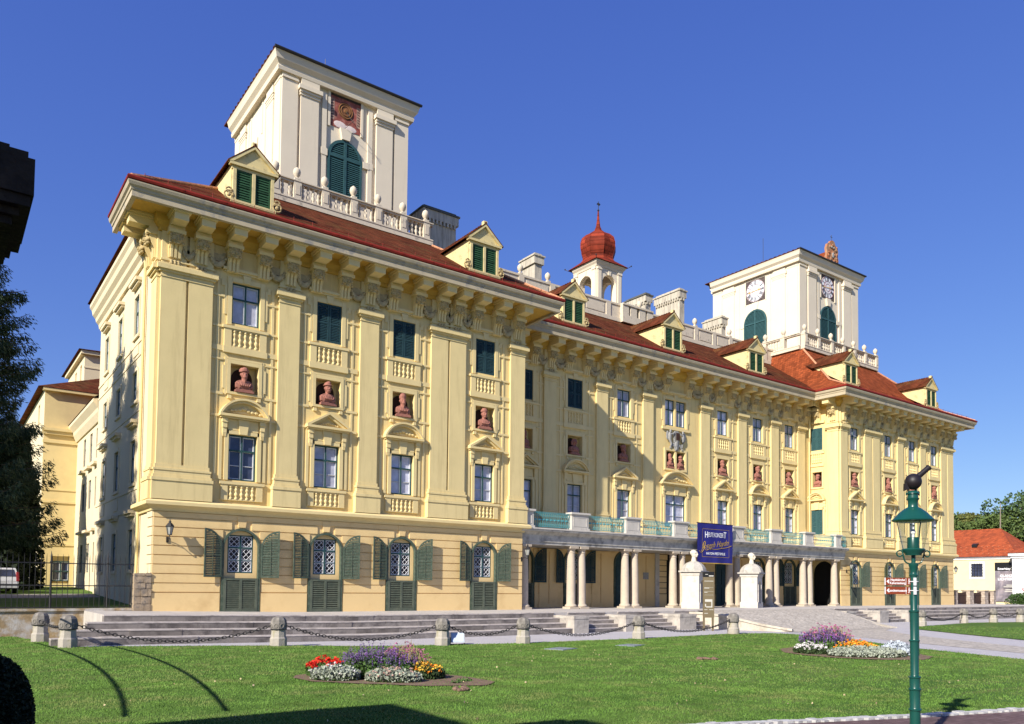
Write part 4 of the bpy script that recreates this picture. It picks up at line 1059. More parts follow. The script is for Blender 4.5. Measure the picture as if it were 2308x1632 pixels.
put('dial_ring', b.mesh('dial_ring', mat('dark_gold_paint', (0.22, 0.10, 0.035), 0.8, 0.4, 6)), sd)
b = MB(); b.ell(-0.35, -0.03, 29.72, 0.42, 0.02, 0.22, 12, 6); b.ell(0.35, -0.03, 29.66, 0.4, 0.02, 0.2, 12, 6); put('lime_patch', b.mesh('lime_patch', mat('lime_white', (0.66, 0.55, 0.52), 0.95, 0.1, 5)), sd)
b = MB(); b.tube([(0, -0.05, 30.68), (0.15, -1.0, 29.5)], 0.018, 5); b.tube([(0.15, -1.0, 29.7), (-0.1, -0.05, 29.5)], 0.014, 5); put('gnomon', b.mesh('gnomon', IRON), sd)
# clocks on the right tower
def clock():
    b = MB(); b.box(-1.17, 1.17, -0.03, 0, -1.17, 1.17); o_ = b.mesh('clock', mat('clock_panel', (0.085, 0.065, 0.06), 0.9, 0.4, 4))
    RX = Matrix.Rotation(math.pi/2, 4, 'X')
    d = MB(); d.m = Matrix.Translation((0, -0.03, 0)) @ RX; d.lathe([(0.0, 0.0), (1.12, 0.0), (1.12, 0.02), (0, 0.02)], 0, 0, 48)
    t = MB(); t.m = Matrix.Translation((0, -0.058, 0)) @ RX
    for rr in (1.08, 0.62, 0.36): t.tube([(rr*math.cos(a), rr*math.sin(a), 0) for a in [2*math.pi*k/48 for k in range(48)]], 0.018, 4, True)
    rom = ['XII', 'I', 'II', 'III', 'IIII', 'V', 'VI', 'VII', 'VIII', 'IX', 'X', 'XI']
    num = MB()
    for h, s in enumerate(rom):
        a = math.pi/2-2*math.pi*h/12
        num.m = Matrix.Translation((0, -0.056, 0)) @ RX @ Matrix.Rotation(a-math.pi/2, 4, 'Z') @ Matrix.Translation((0, 0.85, 0))
        wd = {'I': 0.075, 'V': 0.16, 'X': 0.16}; tot = sum(wd[c] for c in s); x = -tot/2
        for c in s:
            w = wd[c]
            if c == 'I': num.box(x+w/2-0.02, x+w/2+0.02, -0.19, 0.19, 0, 0.012)
            elif c == 'V':
                num.add([(x, 0.19, .012), (x+0.05, 0.19, .012), (x+w/2+0.02, -0.19, .012), (x+w/2-0.02, -0.19, .012)], [(0, 1, 2, 3)]); num.add([(x+w-0.03, 0.19, .012), (x+w, 0.19, .012), (x+w/2+0.02, -0.19, .012), (x+w/2-0.01, -0.19, .012)], [(0, 1, 2, 3)])
            else:
                num.add([(x, 0.19, .012), (x+0.05, 0.19, .012), (x+w, -0.19, .012), (x+w-0.05, -0.19, .012)], [(0, 1, 2, 3)]); num.add([(x+w-0.03, 0.19, .012), (x+w, 0.19, .012), (x+0.03, -0.19, .012), (x, -0.19, .012)], [(0, 1, 2, 3)])
            x += w
    for k in range(12):
        a = math.pi/2-2*math.pi*(k+0.5)/12; t.box(0.47*math.cos(a)-0.01, 0.47*math.cos(a)+0.01, 0.47*math.sin(a)-0.05, 0.47*math.sin(a)+0.05, 0, 0.01)
    def hand(ang, ln, w):
        hb = MB(); hb.m = Matrix.Translation((0, -0.085, 0)) @ RX @ Matrix.Rotation(ang, 4, 'Z')
        hb.prism([(-0.22, -w*0.5), (ln*0.62, -w*0.35), (ln*0.7, -w*1.6), (ln*0.82, -w*0.8), (ln, 0), (ln*0.82, w*0.8), (ln*0.7, w*1.6), (ln*0.62, w*0.35), (-0.22, w*0.5), (-0.3, 0)], 0, 0.012, 'z')
        return hb.mesh('clock_hand', mat('gilt', (0.62, 0.38, 0.10), 0.45, 0.15, 6, spec=0.6))
    return o_, d.mesh('dial', mat('white_dial', (0.72, 0.72, 0.76), 0.7, 0.05, 5)), t.mesh('dial_ring', mat('red_brown_line', (0.28, 0.08, 0.05), 0.8, 0.2, 6)), num.mesh('numerals', mat('numeral_black', (0.03, 0.03, 0.045), 0.8, 0.2, 6)), hand(R(3), 0.66, 0.075), hand(R(185), 0.92, 0.055)
CK = clock()
for loc, rz in (((4.95, -0.0, 31.83), 0), ((0, 4.95, 31.83), -math.pi/2)):
    o = put('clock', CK[0], TR, loc, rz)
    for nm, me in zip(('dial', 'dial_ring', 'numerals', 'clock_hand', 'clock_hand'), CK[1:]):
        c = bpy.data.objects.new(nm, me); C.objects.link(c); c.parent = o
# carved cartouche with its little roof on the right tower's eave
b = MB(); q = random.Random(2); zc = 34.1
pts = [(-0.95, 0), (-1.05, 0.5), (-0.9, 0.9), (-1.05, 1.4), (-0.85, 1.9), (-0.5, 2.05), (-0.3, 2.3), (0.05, 2.4), (0.35, 2.3), (0.5, 2.0), (0.85, 1.85), (1.0, 1.4), (0.9, 0.9), (1.05, 0.5), (0.95, 0)]
b.prism([(x, zc+z) for x, z in pts], -0.14, 0.12, 'y')
for k in range(26): b.ell(q.uniform(-.8, .8), -0.15, zc+q.uniform(0.1, 1.9), q.uniform(.08, .2), 0.07, q.uniform(.08, .2), 6, 4)
ct = put('cartouche', b.mesh('cartouche', BROWNST, True), TR, (5.0, -0.45, 0))
b = MB(); b.ell(0, -0.2, zc+0.85, 0.2, 0.06, 0.3, 10, 6); b.ell(-0.2, -0.18, zc+1.62, 0.22, 0.06, 0.1, 8, 5); b.ell(0.2, -0.18, zc+1.62, 0.22, 0.06, 0.1, 8, 5); put('cartouche_relief', b.mesh('cartouche_relief', GREYST, True), ct)
b = MB(); b.tube([(0, 0, zc+2.35), (0, 0, zc+3.0)], 0.025, 5); b.tube([(-0.17, 0, zc+2.78), (0.17, 0, zc+2.78)], 0.025, 5); put('cross', b.mesh('cross', IRON), ct)
b = MB(); b.add([(-0.9, 0.15, zc+0.3), (0.9, 0.15, zc+0.3), (0, 0.15, zc+1.5), (0, 4.0, zc+1.5), (-0.9, 4, zc+0.3), (0.9, 4, zc+0.3)], [(0, 2, 3, 4), (1, 5, 3, 2), (0, 1, 2)]); put('cartouche_roof', b.mesh('cartouche_roof', TILE2), TR, (5.0, -0.45, 0))
# lightning rods
b = MB(); b.tube([(12.2, 11.5, 35), (12.2, 11.5, 36.6)], 0.02, 4); b.tube([(60.1, 12, 35), (60.1, 12, 37.6)], 0.025, 4); b.tube([(-0.9, 1.2, 18.7), (-0.9, 1.2, 19.9)], 0.012, 4)
put('lightning_rod', b.mesh('lightning_rod', IRON), palace)

# ---- onion turret
tx, ty, tw = 36.75, 11.6, 2.95
b = MB(); t = 0.42; zt = 29.05; z0 = 25.2; za = 27.45
for (a, c) in ((0, 0), (tw-t*1.6, 0), (0, tw-t*1.6), (tw-t*1.6, tw-t*1.6)): b.box(a, a+t*1.6, c, c+t*1.6, z0, zt)
b.box(0, tw, 0, tw, 21, z0); b.box(-0.1, tw+0.1, -0.1, tw+0.1, z0-0.2, z0+0.003)
r = tw/2-t*1.6
for k in range(4):
    o = b.m; b.m = Matrix.Translation((tw/2, tw/2, 0)) @ Matrix.Rotation(k*math.pi/2, 4, 'Z') @ Matrix.Translation((0, -tw/2, 0))
    n = 8
    for s in (-1, 1):
        A = [(s*r*math.cos(math.pi/2*j/n), za+r*math.sin(math.pi/2*j/n)) for j in range(n+1)]
        for j in range(n): b.prism([A[j], (A[j][0], zt-0.003), (A[j+1][0], zt-0.003), A[j+1]], 0.003, t, 'y')
    for s in (-1, 1): b.box(s*(tw/2-0.12), s*(tw/2-0.5), -0.07, 0, z0, zt-0.55); b.box(s*(tw/2-0.06), s*(tw/2-0.56), -0.12, 0, zt-0.55, zt-0.35)
    b.prism([(-0.13, za+r-0.02), (0.13, za+r-0.02), (0.18, zt-0.4), (-0.18, zt-0.4)], -0.06, 0.003, 'y')
    b.m = o
b.sweep([(0, tw), (0, 0), (tw, 0), (tw, tw), (0, tw)], [(-0.3, zt-0.3), (0.05, zt-0.3), (0.1, zt-0.15), (0.22, zt), (0.28, zt+0.16), (-0.3, zt+0.16)])
tu = put('turret', b.mesh('turret', CREAM), palace, (tx, ty, 0))
b = MB(); zt += 0.17; h2 = tw/2+0.42
R8 = [(1.62, .35), (1.42, .75), (1.36, 1.05), (1.5, 1.5), (1.62, 2.0), (1.62, 2.5), (1.48, 3.0), (1.1, 3.4), (0.62, 3.68), (0.36, 3.95), (0.2, 4.4), (0.12, 5.1), (0.06, 6.0)]
sq = [(-h2, -h2, zt), (h2, -h2, zt), (h2, h2, zt), (-h2, h2, zt)]
b.m = Matrix.Translation((tw/2, tw/2, 0))
oc = []
for k in range(8):
    a = math.pi/8+k*math.pi/4; oc.append((1.62*math.cos(a), 1.62*math.sin(a), zt+0.42))
vs = sq + oc      # square eave flared into the octagon
fs = []
cor = {0: (4, 5), 1: (6, 7), 2: (0, 1), 3: (2, 3)}   # oct vertices nearest each square corner
for c_, (i, j) in cor.items(): fs.append((c_, 4+i, 4+j)) 
for c_ in range(4):
    n_ = (c_+1) % 4; fs.append((c_, n_, 4+cor[n_][0], 4+cor[c_][1]))
fs.append((0, 1, 2, 3)); b.add(vs, fs)
b.lathe([(rr*1.0, zt+zz*0.87) for rr, zz in [(1.62, .48)] + R8[1:]], 0, 0, 8, True, rot=math.pi/8)
for k in range(8):
    a = math.pi/8+k*math.pi/4; b.tube([(rr*1.01*math.cos(a), rr*1.01*math.sin(a), zt+zz*0.87) for rr, zz in R8[1:10]], 0.012, 4)
put('onion_dome', b.mesh('onion_dome', ONION), tu)
b = MB(); b.m = Matrix.Translation((tw/2, tw/2, 0)); b.tube([(0, 0, zt+5.1), (0, 0, zt+6.1)], 0.03, 5); b.ell(0, 0, zt+5.3, 0.1, 0.1, 0.1, 8, 6); b.prism([(-0.2, zt+5.8), (0.12, zt+5.74), (0.25, zt+5.9), (0.05, zt+6.0), (-0.1, zt+5.95)], -0.01, 0.01, 'y')
for s in ((-h2, -h2), (h2, -h2), (-h2, h2)): b.tube([(s[0], s[1], zt+0.02), (s[0]*1.07, s[1]*1.07, zt+0.12)], 0.03, 5); b.ell(s[0]*1.08, s[1]*1.08, zt+0.15, 0.07, 0.07, 0.07, 6, 4)
put('weather_vane', b.mesh('weather_vane', IRON), tu)

# ------------------------------------------------------------------ ground, terrace, lawns
def dz(x): return 0.0158*min(max(0.0, 7-x), 9.5)
def tilt(b): b.v = [(x, y, z+dz(x)) for x, y, z in b.v]; return b
def struct(o): o['kind'] = 'structure'; return o
def grassmat(name, c0, c1, dry):
    m = bpy.data.materials.new(name); m.use_nodes = True
    n = m.node_tree.nodes; L = m.node_tree.links; b = n['Principled BSDF']; b.inputs['Roughness'].default_value = 0.9; b.inputs['Specular IOR Level'].default_value = 0.15
    tc = n.new('ShaderNodeTexCoord')
    def noise(s, d=5, sc=None):
        q = n.new('ShaderNodeTexNoise'); q.inputs['Scale'].default_value = s; q.inputs['Detail'].default_value = d
        mp = n.new('ShaderNodeMapping'); mp.inputs['Rotation'].default_value = (0, 0, R(-22))
        if sc: mp.inputs['Scale'].default_value = sc
        L.new(tc.outputs['Object'], mp.inputs[0]); L.new(mp.outputs[0], q.inputs['Vector']); return q
    a = noise(0.35, 6, (0.5, 1.6, 1)); r = n.new('ShaderNodeValToRGB'); r.color_ramp.elements[0].position = 0.32; r.color_ramp.elements[1].position = 0.68
    r.color_ramp.elements[0].color = (*c0, 1); r.color_ramp.elements[1].color = (*c1, 1); L.new(a.outputs['Fac'], r.inputs['Fac'])
    d = noise(1.1, 8, (0.35, 1.5, 1)); r2 = n.new('ShaderNodeValToRGB'); r2.color_ramp.elements[0].position = 0.52; r2.color_ramp.elements[1].position = 0.74; L.new(d.outputs['Fac'], r2.inputs['Fac'])
    mx = n.new('ShaderNodeMix'); mx.data_type = 'RGBA'; L.new(r.outputs[0], mx.inputs[6]); mx.inputs[7].default_value = (*dry, 1)
    ml = n.new('ShaderNodeMath'); ml.operation = 'MULTIPLY'; ml.inputs[1].default_value = 0.75; L.new(r2.outputs[0], ml.inputs[0]); L.new(ml.outputs[0], mx.inputs[0])
    f = noise(28, 4); r3 = n.new('ShaderNodeValToRGB'); r3.color_ramp.elements[0].position = 0.3; r3.color_ramp.elements[0].color = (0.55, 0.55, 0.55, 1); r3.color_ramp.elements[1].position = 0.7; r3.color_ramp.elements[1].color = (1.2, 1.2, 1.2, 1)
    L.new(f.outputs['Fac'], r3.inputs['Fac']); m2 = n.new('ShaderNodeMix'); m2.data_type = 'RGBA'; m2.blend_type = 'MULTIPLY'; m2.inputs[0].default_value = 0.8
    L.new(mx.outputs[2], m2.inputs[6]); L.new(r3.outputs[0], m2.inputs[7]); L.new(m2.outputs[2], b.inputs['Base Color'])
    bp = n.new('ShaderNodeBump'); bp.inputs['Strength'].default_value = 0.5; bp.inputs['Distance'].default_value = 0.04; L.new(f.outputs['Fac'], bp.inputs['Height']); L.new(bp.outputs[0], b.inputs['Normal'])
    return m
GRASS = grassmat('lawn_grass', (0.058, 0.128, 0.018), (0.105, 0.182, 0.032), (0.17, 0.18, 0.06))
BLADE = mat('grass_blade', (0.092, 0.172, 0.030), 0.8, 0.45, 1.2, spec=0.2, stain=(0.20, 0.21, 0.075), stain_scale=0.9, stain_lo=0.5, stain_hi=0.72)
GRAVEL = mat('pale_gravel', (0.44, 0.42, 0.43), 0.95, 0.25, 30, 0.7, 60, stain=(0.30, 0.28, 0.28), stain_scale=0.7)
def cobextra(m, n, L, b, tc, out):
    v = n.new('ShaderNodeTexVoronoi'); v.inputs['Scale'].default_value = 7; v.feature = 'F1'; L.new(tc.outputs['Object'], v.inputs['Vector'])
    r = n.new('ShaderNodeValToRGB'); r.color_ramp.elements[0].color = (1.1, 1.08, 1.05, 1); r.color_ramp.elements[1].color = (0.4, 0.38, 0.36, 1); r.color_ramp.elements[0].position = 0.25; r.color_ramp.elements[1].position = 0.75
    L.new(v.outputs['Distance'], r.inputs[0]); mx = n.new('ShaderNodeMix'); mx.data_type = 'RGBA'; mx.blend_type = 'MULTIPLY'; mx.inputs[0].default_value = 0.55
    L.new(out, mx.inputs[6]); L.new(r.outputs[0], mx.inputs[7]); L.new(mx.outputs[2], b.inputs['Base Color'])
    bp = n.new('ShaderNodeBump'); bp.inputs['Strength'].default_value = 0.7; bp.inputs['Distance'].default_value = 0.03; bp.invert = True; L.new(v.outputs['Distance'], bp.inputs['Height']); L.new(bp.outputs[0], b.inputs['Normal'])
COBB = mat('cobblestone', (0.46, 0.42, 0.37), 0.95, 0.2, 2.0, extra=cobextra)
SOIL = mat('garden_soil', (0.19, 0.12, 0.085), 0.95, 0.3, 6, 0.8, 30)
BRICKP = mat('brick_paving', (0.155, 0.098, 0.095), 0.9, 0.2, 3, stain=(0.24, 0.18, 0.17), stain_scale=2, extra=blocks(0.24, 0.12, (0.55, 0.5, 0.48), 0.012, 0.85))
DIRT = mat('dry_earth', (0.33, 0.235, 0.13), 0.95, 0.3, 3, 0.6, 20, stain=(0.5, 0.47, 0.43), stain_scale=1.2, stain_lo=0.45, stain_hi=0.6)

def flat(name, pts, z, m, tl=True, cut=2.5):
    """a ground sheet from a plan outline, cut into strips so that it can follow the fall of the ground"""
    bm = bmesh.new(); f = bm.faces.new([bm.verts.new((x, y, z)) for x, y in pts])
    bmesh.ops.triangulate(bm, faces=[f])
    if tl:
        for x in np.arange(-2.5, 7.6, cut):
            g = bm.verts[:]+bm.edges[:]+bm.faces[:]
            bmesh.ops.bisect_plane(bm, geom=g, plane_co=(float(x), 0, 0), plane_no=(1, 0, 0))
        for v in bm.verts: v.co.z += dz(v.co.x)
    bmesh.ops.recalc_face_normals(bm, faces=bm.faces)
    for f in bm.faces:
        if f.normal.z < 0: f.normal_flip()
    me = bpy.data.meshes.new(name); bm.to_mesh(me); bm.free(); me.materials.append(m)
    return put(name, me)
def ragged(pts, amp, step=0.7, seed=3):
    q = random.Random(seed); out = []
    for (a, c) in zip(pts, pts[1:]+pts[:1]):
        a, c = Vector(a), Vector(c); n = max(1, int((c-a).length/step))
        if n > 120: n = 1
        for k in range(n):
            p = a.lerp(c, k/n)
            if 0 < k: p = p+Vector((q.uniform(-amp, amp), q.uniform(-amp, amp)))
            out.append((p.x, p.y))
    return out
o = flat('ground', [(-900, -900), (900, -900), (900, 900), (-900, 900)], -1.25, mat('far_ground', (0.12, 0.14, 0.05), 0.95, 0.3, 0.05), False); struct(o)
struct(flat('gravel_path', [(-6, -36), (90, -36), (90, -4.0), (-6, -4.0)], -1.03, GRAVEL))
L1 = [(-70, -0.3), (-5.2, -0.3), (-4.7, -2.5), (-3.95, -6.7), (-3.4, -7.35), (2.6, -8.7), (5.2, -9.8), (8.7, -10.55), (12.1, -11.3), (19, -11.35), (26.3, -10.85), (28.7, -11.5), (29.1, -12.6),
      (28.6, -14), (27.4, -17.5), (25, -21.4), (23.2, -26), (20.3, -33.9), (10.2, -31.1), (4.35, -29.47), (-7, -26.3), (-70, -8.6)]
L2 = [(44.5, -11.4), (47, -11), (55.7, -9.9), (59, -10.5), (62, -11.3), (67, -12.6), (78, -14), (78, -36), (32, -36), (35.8, -21.2), (38.4, -17), (41.3, -13.2)]
struct(flat('lawn', ragged(L1, 0.05), -1.0, GRASS)); struct(flat('lawn', ragged(L2, 0.05), -1.0, GRASS))
def seg_cob(z0):
    pl_ = [(31.2, -11.3), (30.9, -13.5), (30.3, -15.6), (28.4, -20), (26.55, -24.75), (24.4, -31), (23, -36)]
    pr_ = [(42.1, -11.3), (38.5, -12.6), (35.2, -15.8), (32.7, -19.5), (30.5, -23.2), (28.2, -30), (27, -36)]
    return pl_+pr_[::-1]
struct(flat('cobbled_road', seg_cob(0), -1.022, COBB))
# pavement of brick with a kerb of pale stones, in the near right corner
ku = Vector((5.85, -1.63)).normalized(); kn = Vector((ku.y, -ku.x))   # kn points towards the viewer
k0 = Vector((4.35, -29.47)); A = k0-ku*14; B_ = k0+ku*17
o = flat('pavement', [tuple(A+kn*0.2), tuple(B_+kn*0.2), tuple(B_+kn*30), tuple(A+kn*30)], -1.006, BRICKP); struct(o)
b = MB(); t = -14; q = random.Random(4)
while t < 17:
    w = q.uniform(0.16, 0.26); p = k0+ku*t; h = q.uniform(-0.012, 0.012)
    b.m = Matrix.Translation((p.x, p.y, -1.05+dz(p.x))) @ Matrix.Rotation(math.atan2(ku.y, ku.x), 4, 'Z')
    b.prism([(0, -0.2), (w*0.3, -0.22), (w, -0.19), (w+0.002, -0.02), (w*0.5, 0.0), (0, -0.02)], 0, 0.085+h, 'z'); t += w+0.012
struct(put('kerb', b.mesh('kerb', mat('kerb_stone', (0.46, 0.45, 0.43), 0.95, 0.3, 7, 0.5, 30))))
# terrace, steps, stair cheeks, ramp
TREAD = mat('worn_sunlit_tread_stone', (0.47, 0.42, 0.385), 0.95, 0.18, 3.0, 0.4, 30, stain=(0.24, 0.21, 0.195), stain_scale=2.0, stain_lo=0.5, stain_hi=0.68)  # worn treads, paler still to carry the sun on their tops
CHEEK = mat('cheek_block_stone', (0.43, 0.39, 0.34), 0.95, 0.15, 2.5, 0.4, 30, stain=(0.22, 0.2, 0.185), stain_scale=1.6, stain_lo=0.45, stain_hi=0.65)
b = MB()
xs = [-2.6, 0, 2.5, 5, 7, 20, 40, 60, 86]
for a, c in zip(xs[:-1], xs[1:]): b.quad((a, -4.9, 0), (c, -4.9, 0), (c, 4.6, 0), (a, 4.6, 0)); b.quad((a, -4.9, -0.3), (c, -4.9, -0.3), (c, -4.9, 0), (a, -4.9, 0))
b.quad((-2.6, -4.9, -1.2), (-2.6, 0.3, -1.2), (-2.6, 0.3, 0), (-2.6, -4.9, 0)); b.quad((86, -4.9, -1.2), (86, 4.6, -1.2), (86, 4.6, 0), (86, -4.9, 0))
struct(put('terrace', tilt(b).mesh('terrace', TERR)))
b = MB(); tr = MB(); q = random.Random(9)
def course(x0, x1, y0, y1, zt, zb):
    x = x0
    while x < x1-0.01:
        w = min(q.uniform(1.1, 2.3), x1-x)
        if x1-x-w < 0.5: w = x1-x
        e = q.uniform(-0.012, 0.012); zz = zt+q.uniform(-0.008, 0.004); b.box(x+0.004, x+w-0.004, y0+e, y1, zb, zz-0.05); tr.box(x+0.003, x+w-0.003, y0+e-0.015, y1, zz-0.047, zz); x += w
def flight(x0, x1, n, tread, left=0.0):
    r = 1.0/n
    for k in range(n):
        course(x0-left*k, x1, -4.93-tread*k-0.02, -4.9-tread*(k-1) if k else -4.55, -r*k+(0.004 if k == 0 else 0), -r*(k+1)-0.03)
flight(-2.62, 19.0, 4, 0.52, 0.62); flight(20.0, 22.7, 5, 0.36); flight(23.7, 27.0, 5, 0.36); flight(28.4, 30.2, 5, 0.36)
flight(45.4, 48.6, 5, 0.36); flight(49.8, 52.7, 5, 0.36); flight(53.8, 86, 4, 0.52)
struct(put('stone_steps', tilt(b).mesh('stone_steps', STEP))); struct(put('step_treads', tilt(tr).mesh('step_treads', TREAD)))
CH = [(19.0, 20.0, 'stone stair cheek block nearest the left end of the colonnade'), (22.7, 23.7, 'stone stair cheek block behind the bollard with the mossy shaft'),
      (27.0, 28.4, 'stone stair cheek block just left of the tall brown information pillar'), (44.2, 45.4, 'stone stair cheek block on the right edge of the cobbled ramp'),
      (48.6, 49.8, 'stone stair cheek block between two short flights right of the ramp'), (52.7, 53.8, 'stone stair cheek block where the long right-hand steps begin')]
for x0, x1, lab in CH:
    b = MB(); w = x1-x0; b.box(-w/2, w/2, 0, 1.72, 0, 0.80); b.box(-w/2-0.02, w/2+0.02, -0.02, 1.74, 0.803, 0.96)
    tag(put('stair_cheek', b.mesh('stair_cheek', CHEEK), None, ((x0+x1)/2, -6.64, -1.12+0.03)), lab, 'stair wall', 'stone cheek blocks of the terrace stairs')
b = MB(); n = 14
for k in range(n):
    t0, t1 = k/n, (k+1)/n; f = lambda t: (30.5+0.7*t*t, 43.9-1.8*t*t, -4.9-6.4*t, -1.02*(0.5-0.5*math.cos(math.pi*min(1, t*1.0)))+0.006)
    a, c = f(t0), f(t1); b.quad((a[0], a[2], a[3]), (c[0], c[2], c[3]), (c[1], c[2], c[3]), (a[1], a[2], a[3]))
struct(put('cobbled_ramp', b.mesh('cobbled_ramp', COBB)))
def curved_wall(name, pts, th, lab):
    b = MB(); n = len(pts); vs = []
    for i, (x, y, zt, zb) in enumerate(pts):
        d = Vector((pts[min(i+1, n-1)][0]-pts[max(i-1, 0)][0], pts[min(i+1, n-1)][1]-pts[max(i-1, 0)][1])).normalized(); nn = Vector((-d.y, d.x))*th/2
        vs += [(x-nn.x, y-nn.y, zb), (x+nn.x, y+nn.y, zb), (x+nn.x, y+nn.y, zt-0.12), (x+nn.x*1.3, y+nn.y*1.3, zt-0.12), (x+nn.x*1.3, y+nn.y*1.3, zt), (x-nn.x*1.3, y-nn.y*1.3, zt), (x-nn.x*1.3, y-nn.y*1.3, zt-0.12), (x-nn.x, y-nn.y, zt-0.12)]
    fs = []
    for i in range(n-1):
        for j in range(8): fs.append((i*8+j, (i+1)*8+j, (i+1)*8+(j+1) % 8, i*8+(j+1) % 8))
    fs += [tuple(range(8)), tuple(range((n-1)*8, n*8))[::-1]]; b.add(vs, fs)
    return tag(put(name, b.mesh(name, mat('ramp_wall_stone', (0.50, 0.45, 0.37), 0.95, 0.15, 2.5, 0.4, 30, stain=(0.30, 0.26, 0.2), stain_scale=1.5, stain_lo=0.5, stain_hi=0.7))), lab, 'ramp wall')
def smooth(ps, n=5):
    out = []
    for i in range(len(ps)-1):
        p = [ps[max(i-1, 0)], ps[i], ps[i+1], ps[min(i+2, len(ps)-1)]]
        for k in range(n):
            t = k/n; out.append(tuple(0.5*(2*p[1][j]+(p[2][j]-p[0][j])*t+(2*p[0][j]-5*p[1][j]+4*p[2][j]-p[3][j])*t*t+(3*p[1][j]-p[0][j]-3*p[2][j]+p[3][j])*t**3) for j in range(len(ps[0]))))
    return out+[ps[-1]]
curved_wall('ramp_wall', smooth([(30.0, -4.9, -0.06, -1.2), (30.1, -6.4, -0.1, -1.2), (30.35, -8.0, -0.3, -1.2), (30.8, -9.6, -0.62, -1.2), (31.5, -11.0, -0.86, -1.2)]), 0.45, 'low curved stone wall falling along the left side of the cobbled ramp')
curved_wall('ramp_wall', smooth([(44.1, -4.9, 0.03, -1.2), (43.8, -7.0, -0.3, -1.2), (43.0, -9.3, -0.78, -1.2), (42.0, -11.2, -0.97, -1.2)]), 0.4, 'low pale kerb wall falling along the right side of the cobbled ramp')

# ------------------------------------------------------------------ bollards and chains
def bollard(oct_=True):
    s = MB(); s.lathe([(0.31, 0), (0.31, 0.3), (0.27, 0.36), (0.255, 0.62)], 0, 0, 8 if oct_ else 20, True, rot=R(22.5))
    c = MB(); c.lathe([(0.28, 0.62), (0.295, 0.66), (0.295, 0.86), (0.27, 0.98), (0.2, 1.07), (0.08, 1.11)], 0, 0, 8 if oct_ else 20, True, rot=R(22.5))
    if oct_:
        for k in range(8):
            o_ = c.m; c.m = Matrix.Rotation(k*math.pi/4, 4, 'Z') @ Matrix.Translation((0, -0.275, 0.77)) @ Matrix.Rotation(math.pi/2, 4, 'X')
            c.tube([(0.07*math.cos(a), 0.07*math.sin(a), 0.0) for a in [2*math.pi*j/12 for j in range(12)]], 0.016, 5, True); c.m = o_
    r = MB(); r.tube([(0.285*math.cos(a), 0.285*math.sin(a), 0.64) for a in [2*math.pi*j/16 for j in range(16)]], 0.017, 5, True)
    return s.mesh('shaft', STONEB), c.mesh('cap', STONEC), r.mesh('iron_band', IRON)
STONEB = mat('bollard_stone', (0.37, 0.335, 0.285), 0.95, 0.15, 4, 0.5, 30, stain=(0.30, 0.27, 0.15), stain_scale=3, stain_lo=0.5, stain_hi=0.7)
STONEC = mat('bollard_cap_stone', (0.215, 0.195, 0.17), 0.95, 0.3, 5, 0.5, 30, stain=(0.12, 0.11, 0.10), stain_scale=3, stain_lo=0.45, stain_hi=0.65)
BO = [((-4.55, -3.9), 'stone bollard hidden half behind the front one, at the far left foot of the steps', 1), ((-4.05, -7.25), 'dark capped stone bollard at the left end of the long chain on the lawn edge', 1),
      ((2.65, -8.85), 'stone bollard standing before the steps under the second ground floor window', 1), ((8.65, -10.7), 'stone bollard with a white floodlight at its foot', 1),
      ((12.15, -11.4), 'stone bollard just right of the floodlight, below the corner of the colonnade', 1), ((18.85, -11.45), 'mossy stone bollard in front of the stair cheek blocks', 1),
      ((26.35, -10.95), 'round topped stone bollard beside the information pillar and the curved ramp wall', 0), ((46.2, -10.9), 'stone bollard behind the street lamp pole at the corner of the far lawn', 1),
      ((54.8, -9.75), 'second stone bollard of the far lawn, right of the street lamp', 1), ((58.3, -10.35), 'third stone bollard of the far lawn, below the brown gates', 1), ((61.2, -11.1), 'stone bollard of the far lawn nearest the right edge of the photo', 1), ((65.5, -12.2), 'stone bollard beyond the right edge of the far lawn', 1)]
BM = {k: bollard(bool(k)) for k in (0, 1)}
for (x, y), lab, kd in BO:
    t = thing('bollard', lab, 'bollard', (x, y, -1.02+dz(x)), rnd.uniform(-0.3, 0.3), 'stone bollards along the lawn edge')
    for nm, me in zip(('shaft', 'cap', 'iron_band'), BM[kd]): put(nm, me, t)
lk = MB(); LINK = [(0.062*math.cos(a)*1.35, 0.042*math.sin(a)*1.1, 0) for a in [2*math.pi*j/10 for j in range(10)]]
def chain(a, c, sag, lab):
    b = MB(); pa = Vector((a[0], a[1], -1.02+dz(a[0])+0.76)); pc = Vector((c[0], c[1], -1.02+dz(c[0])+0.76)); d = pc-pa; L_ = d.length
    e = d/L_*0.3; pa += e; pc -= e; d = pc-pa; n = int(d.length/0.118)
    P = [pa+d*(k/n)+Vector((0, 0, -4*sag*(k/n)*(1-k/n))) for k in range(n+1)]
    for k in range(n):
        m = (P[k]+P[k+1])/2; t = (P[k+1]-P[k]).normalized(); u = Vector((0, 0, 1)).cross(t).normalized(); w = t.cross(u)
        if k % 2: u, w = w, -u
        b.m = Matrix(((t.x, u.x, w.x, m.x), (t.y, u.y, w.y, m.y), (t.z, u.z, w.z, m.z), (0, 0, 0, 1))); b.tube(LINK, 0.0165, 5, True)
    tag(put('chain', b.mesh('chain', IRON)), lab, 'chain', 'iron chains between the bollards')
XY = [p[0] for p in BO]
chain(XY[0], XY[1], 0.12, 'short dark iron chain between the two bollards at the far left')
chain(XY[1], XY[2], 0.56, 'long sagging iron chain in front of the leftmost part of the steps'); chain(XY[2], XY[3], 0.52, 'sagging iron chain that ends at the bollard with the floodlight')
chain(XY[3], XY[4], 0.34, 'short iron chain hanging just right of the floodlight'); chain(XY[4], XY[5], 0.48, 'sagging iron chain in front of the stair cheek blocks'); chain(XY[5], XY[6], 0.5, 'sagging iron chain passing below the information pillar')
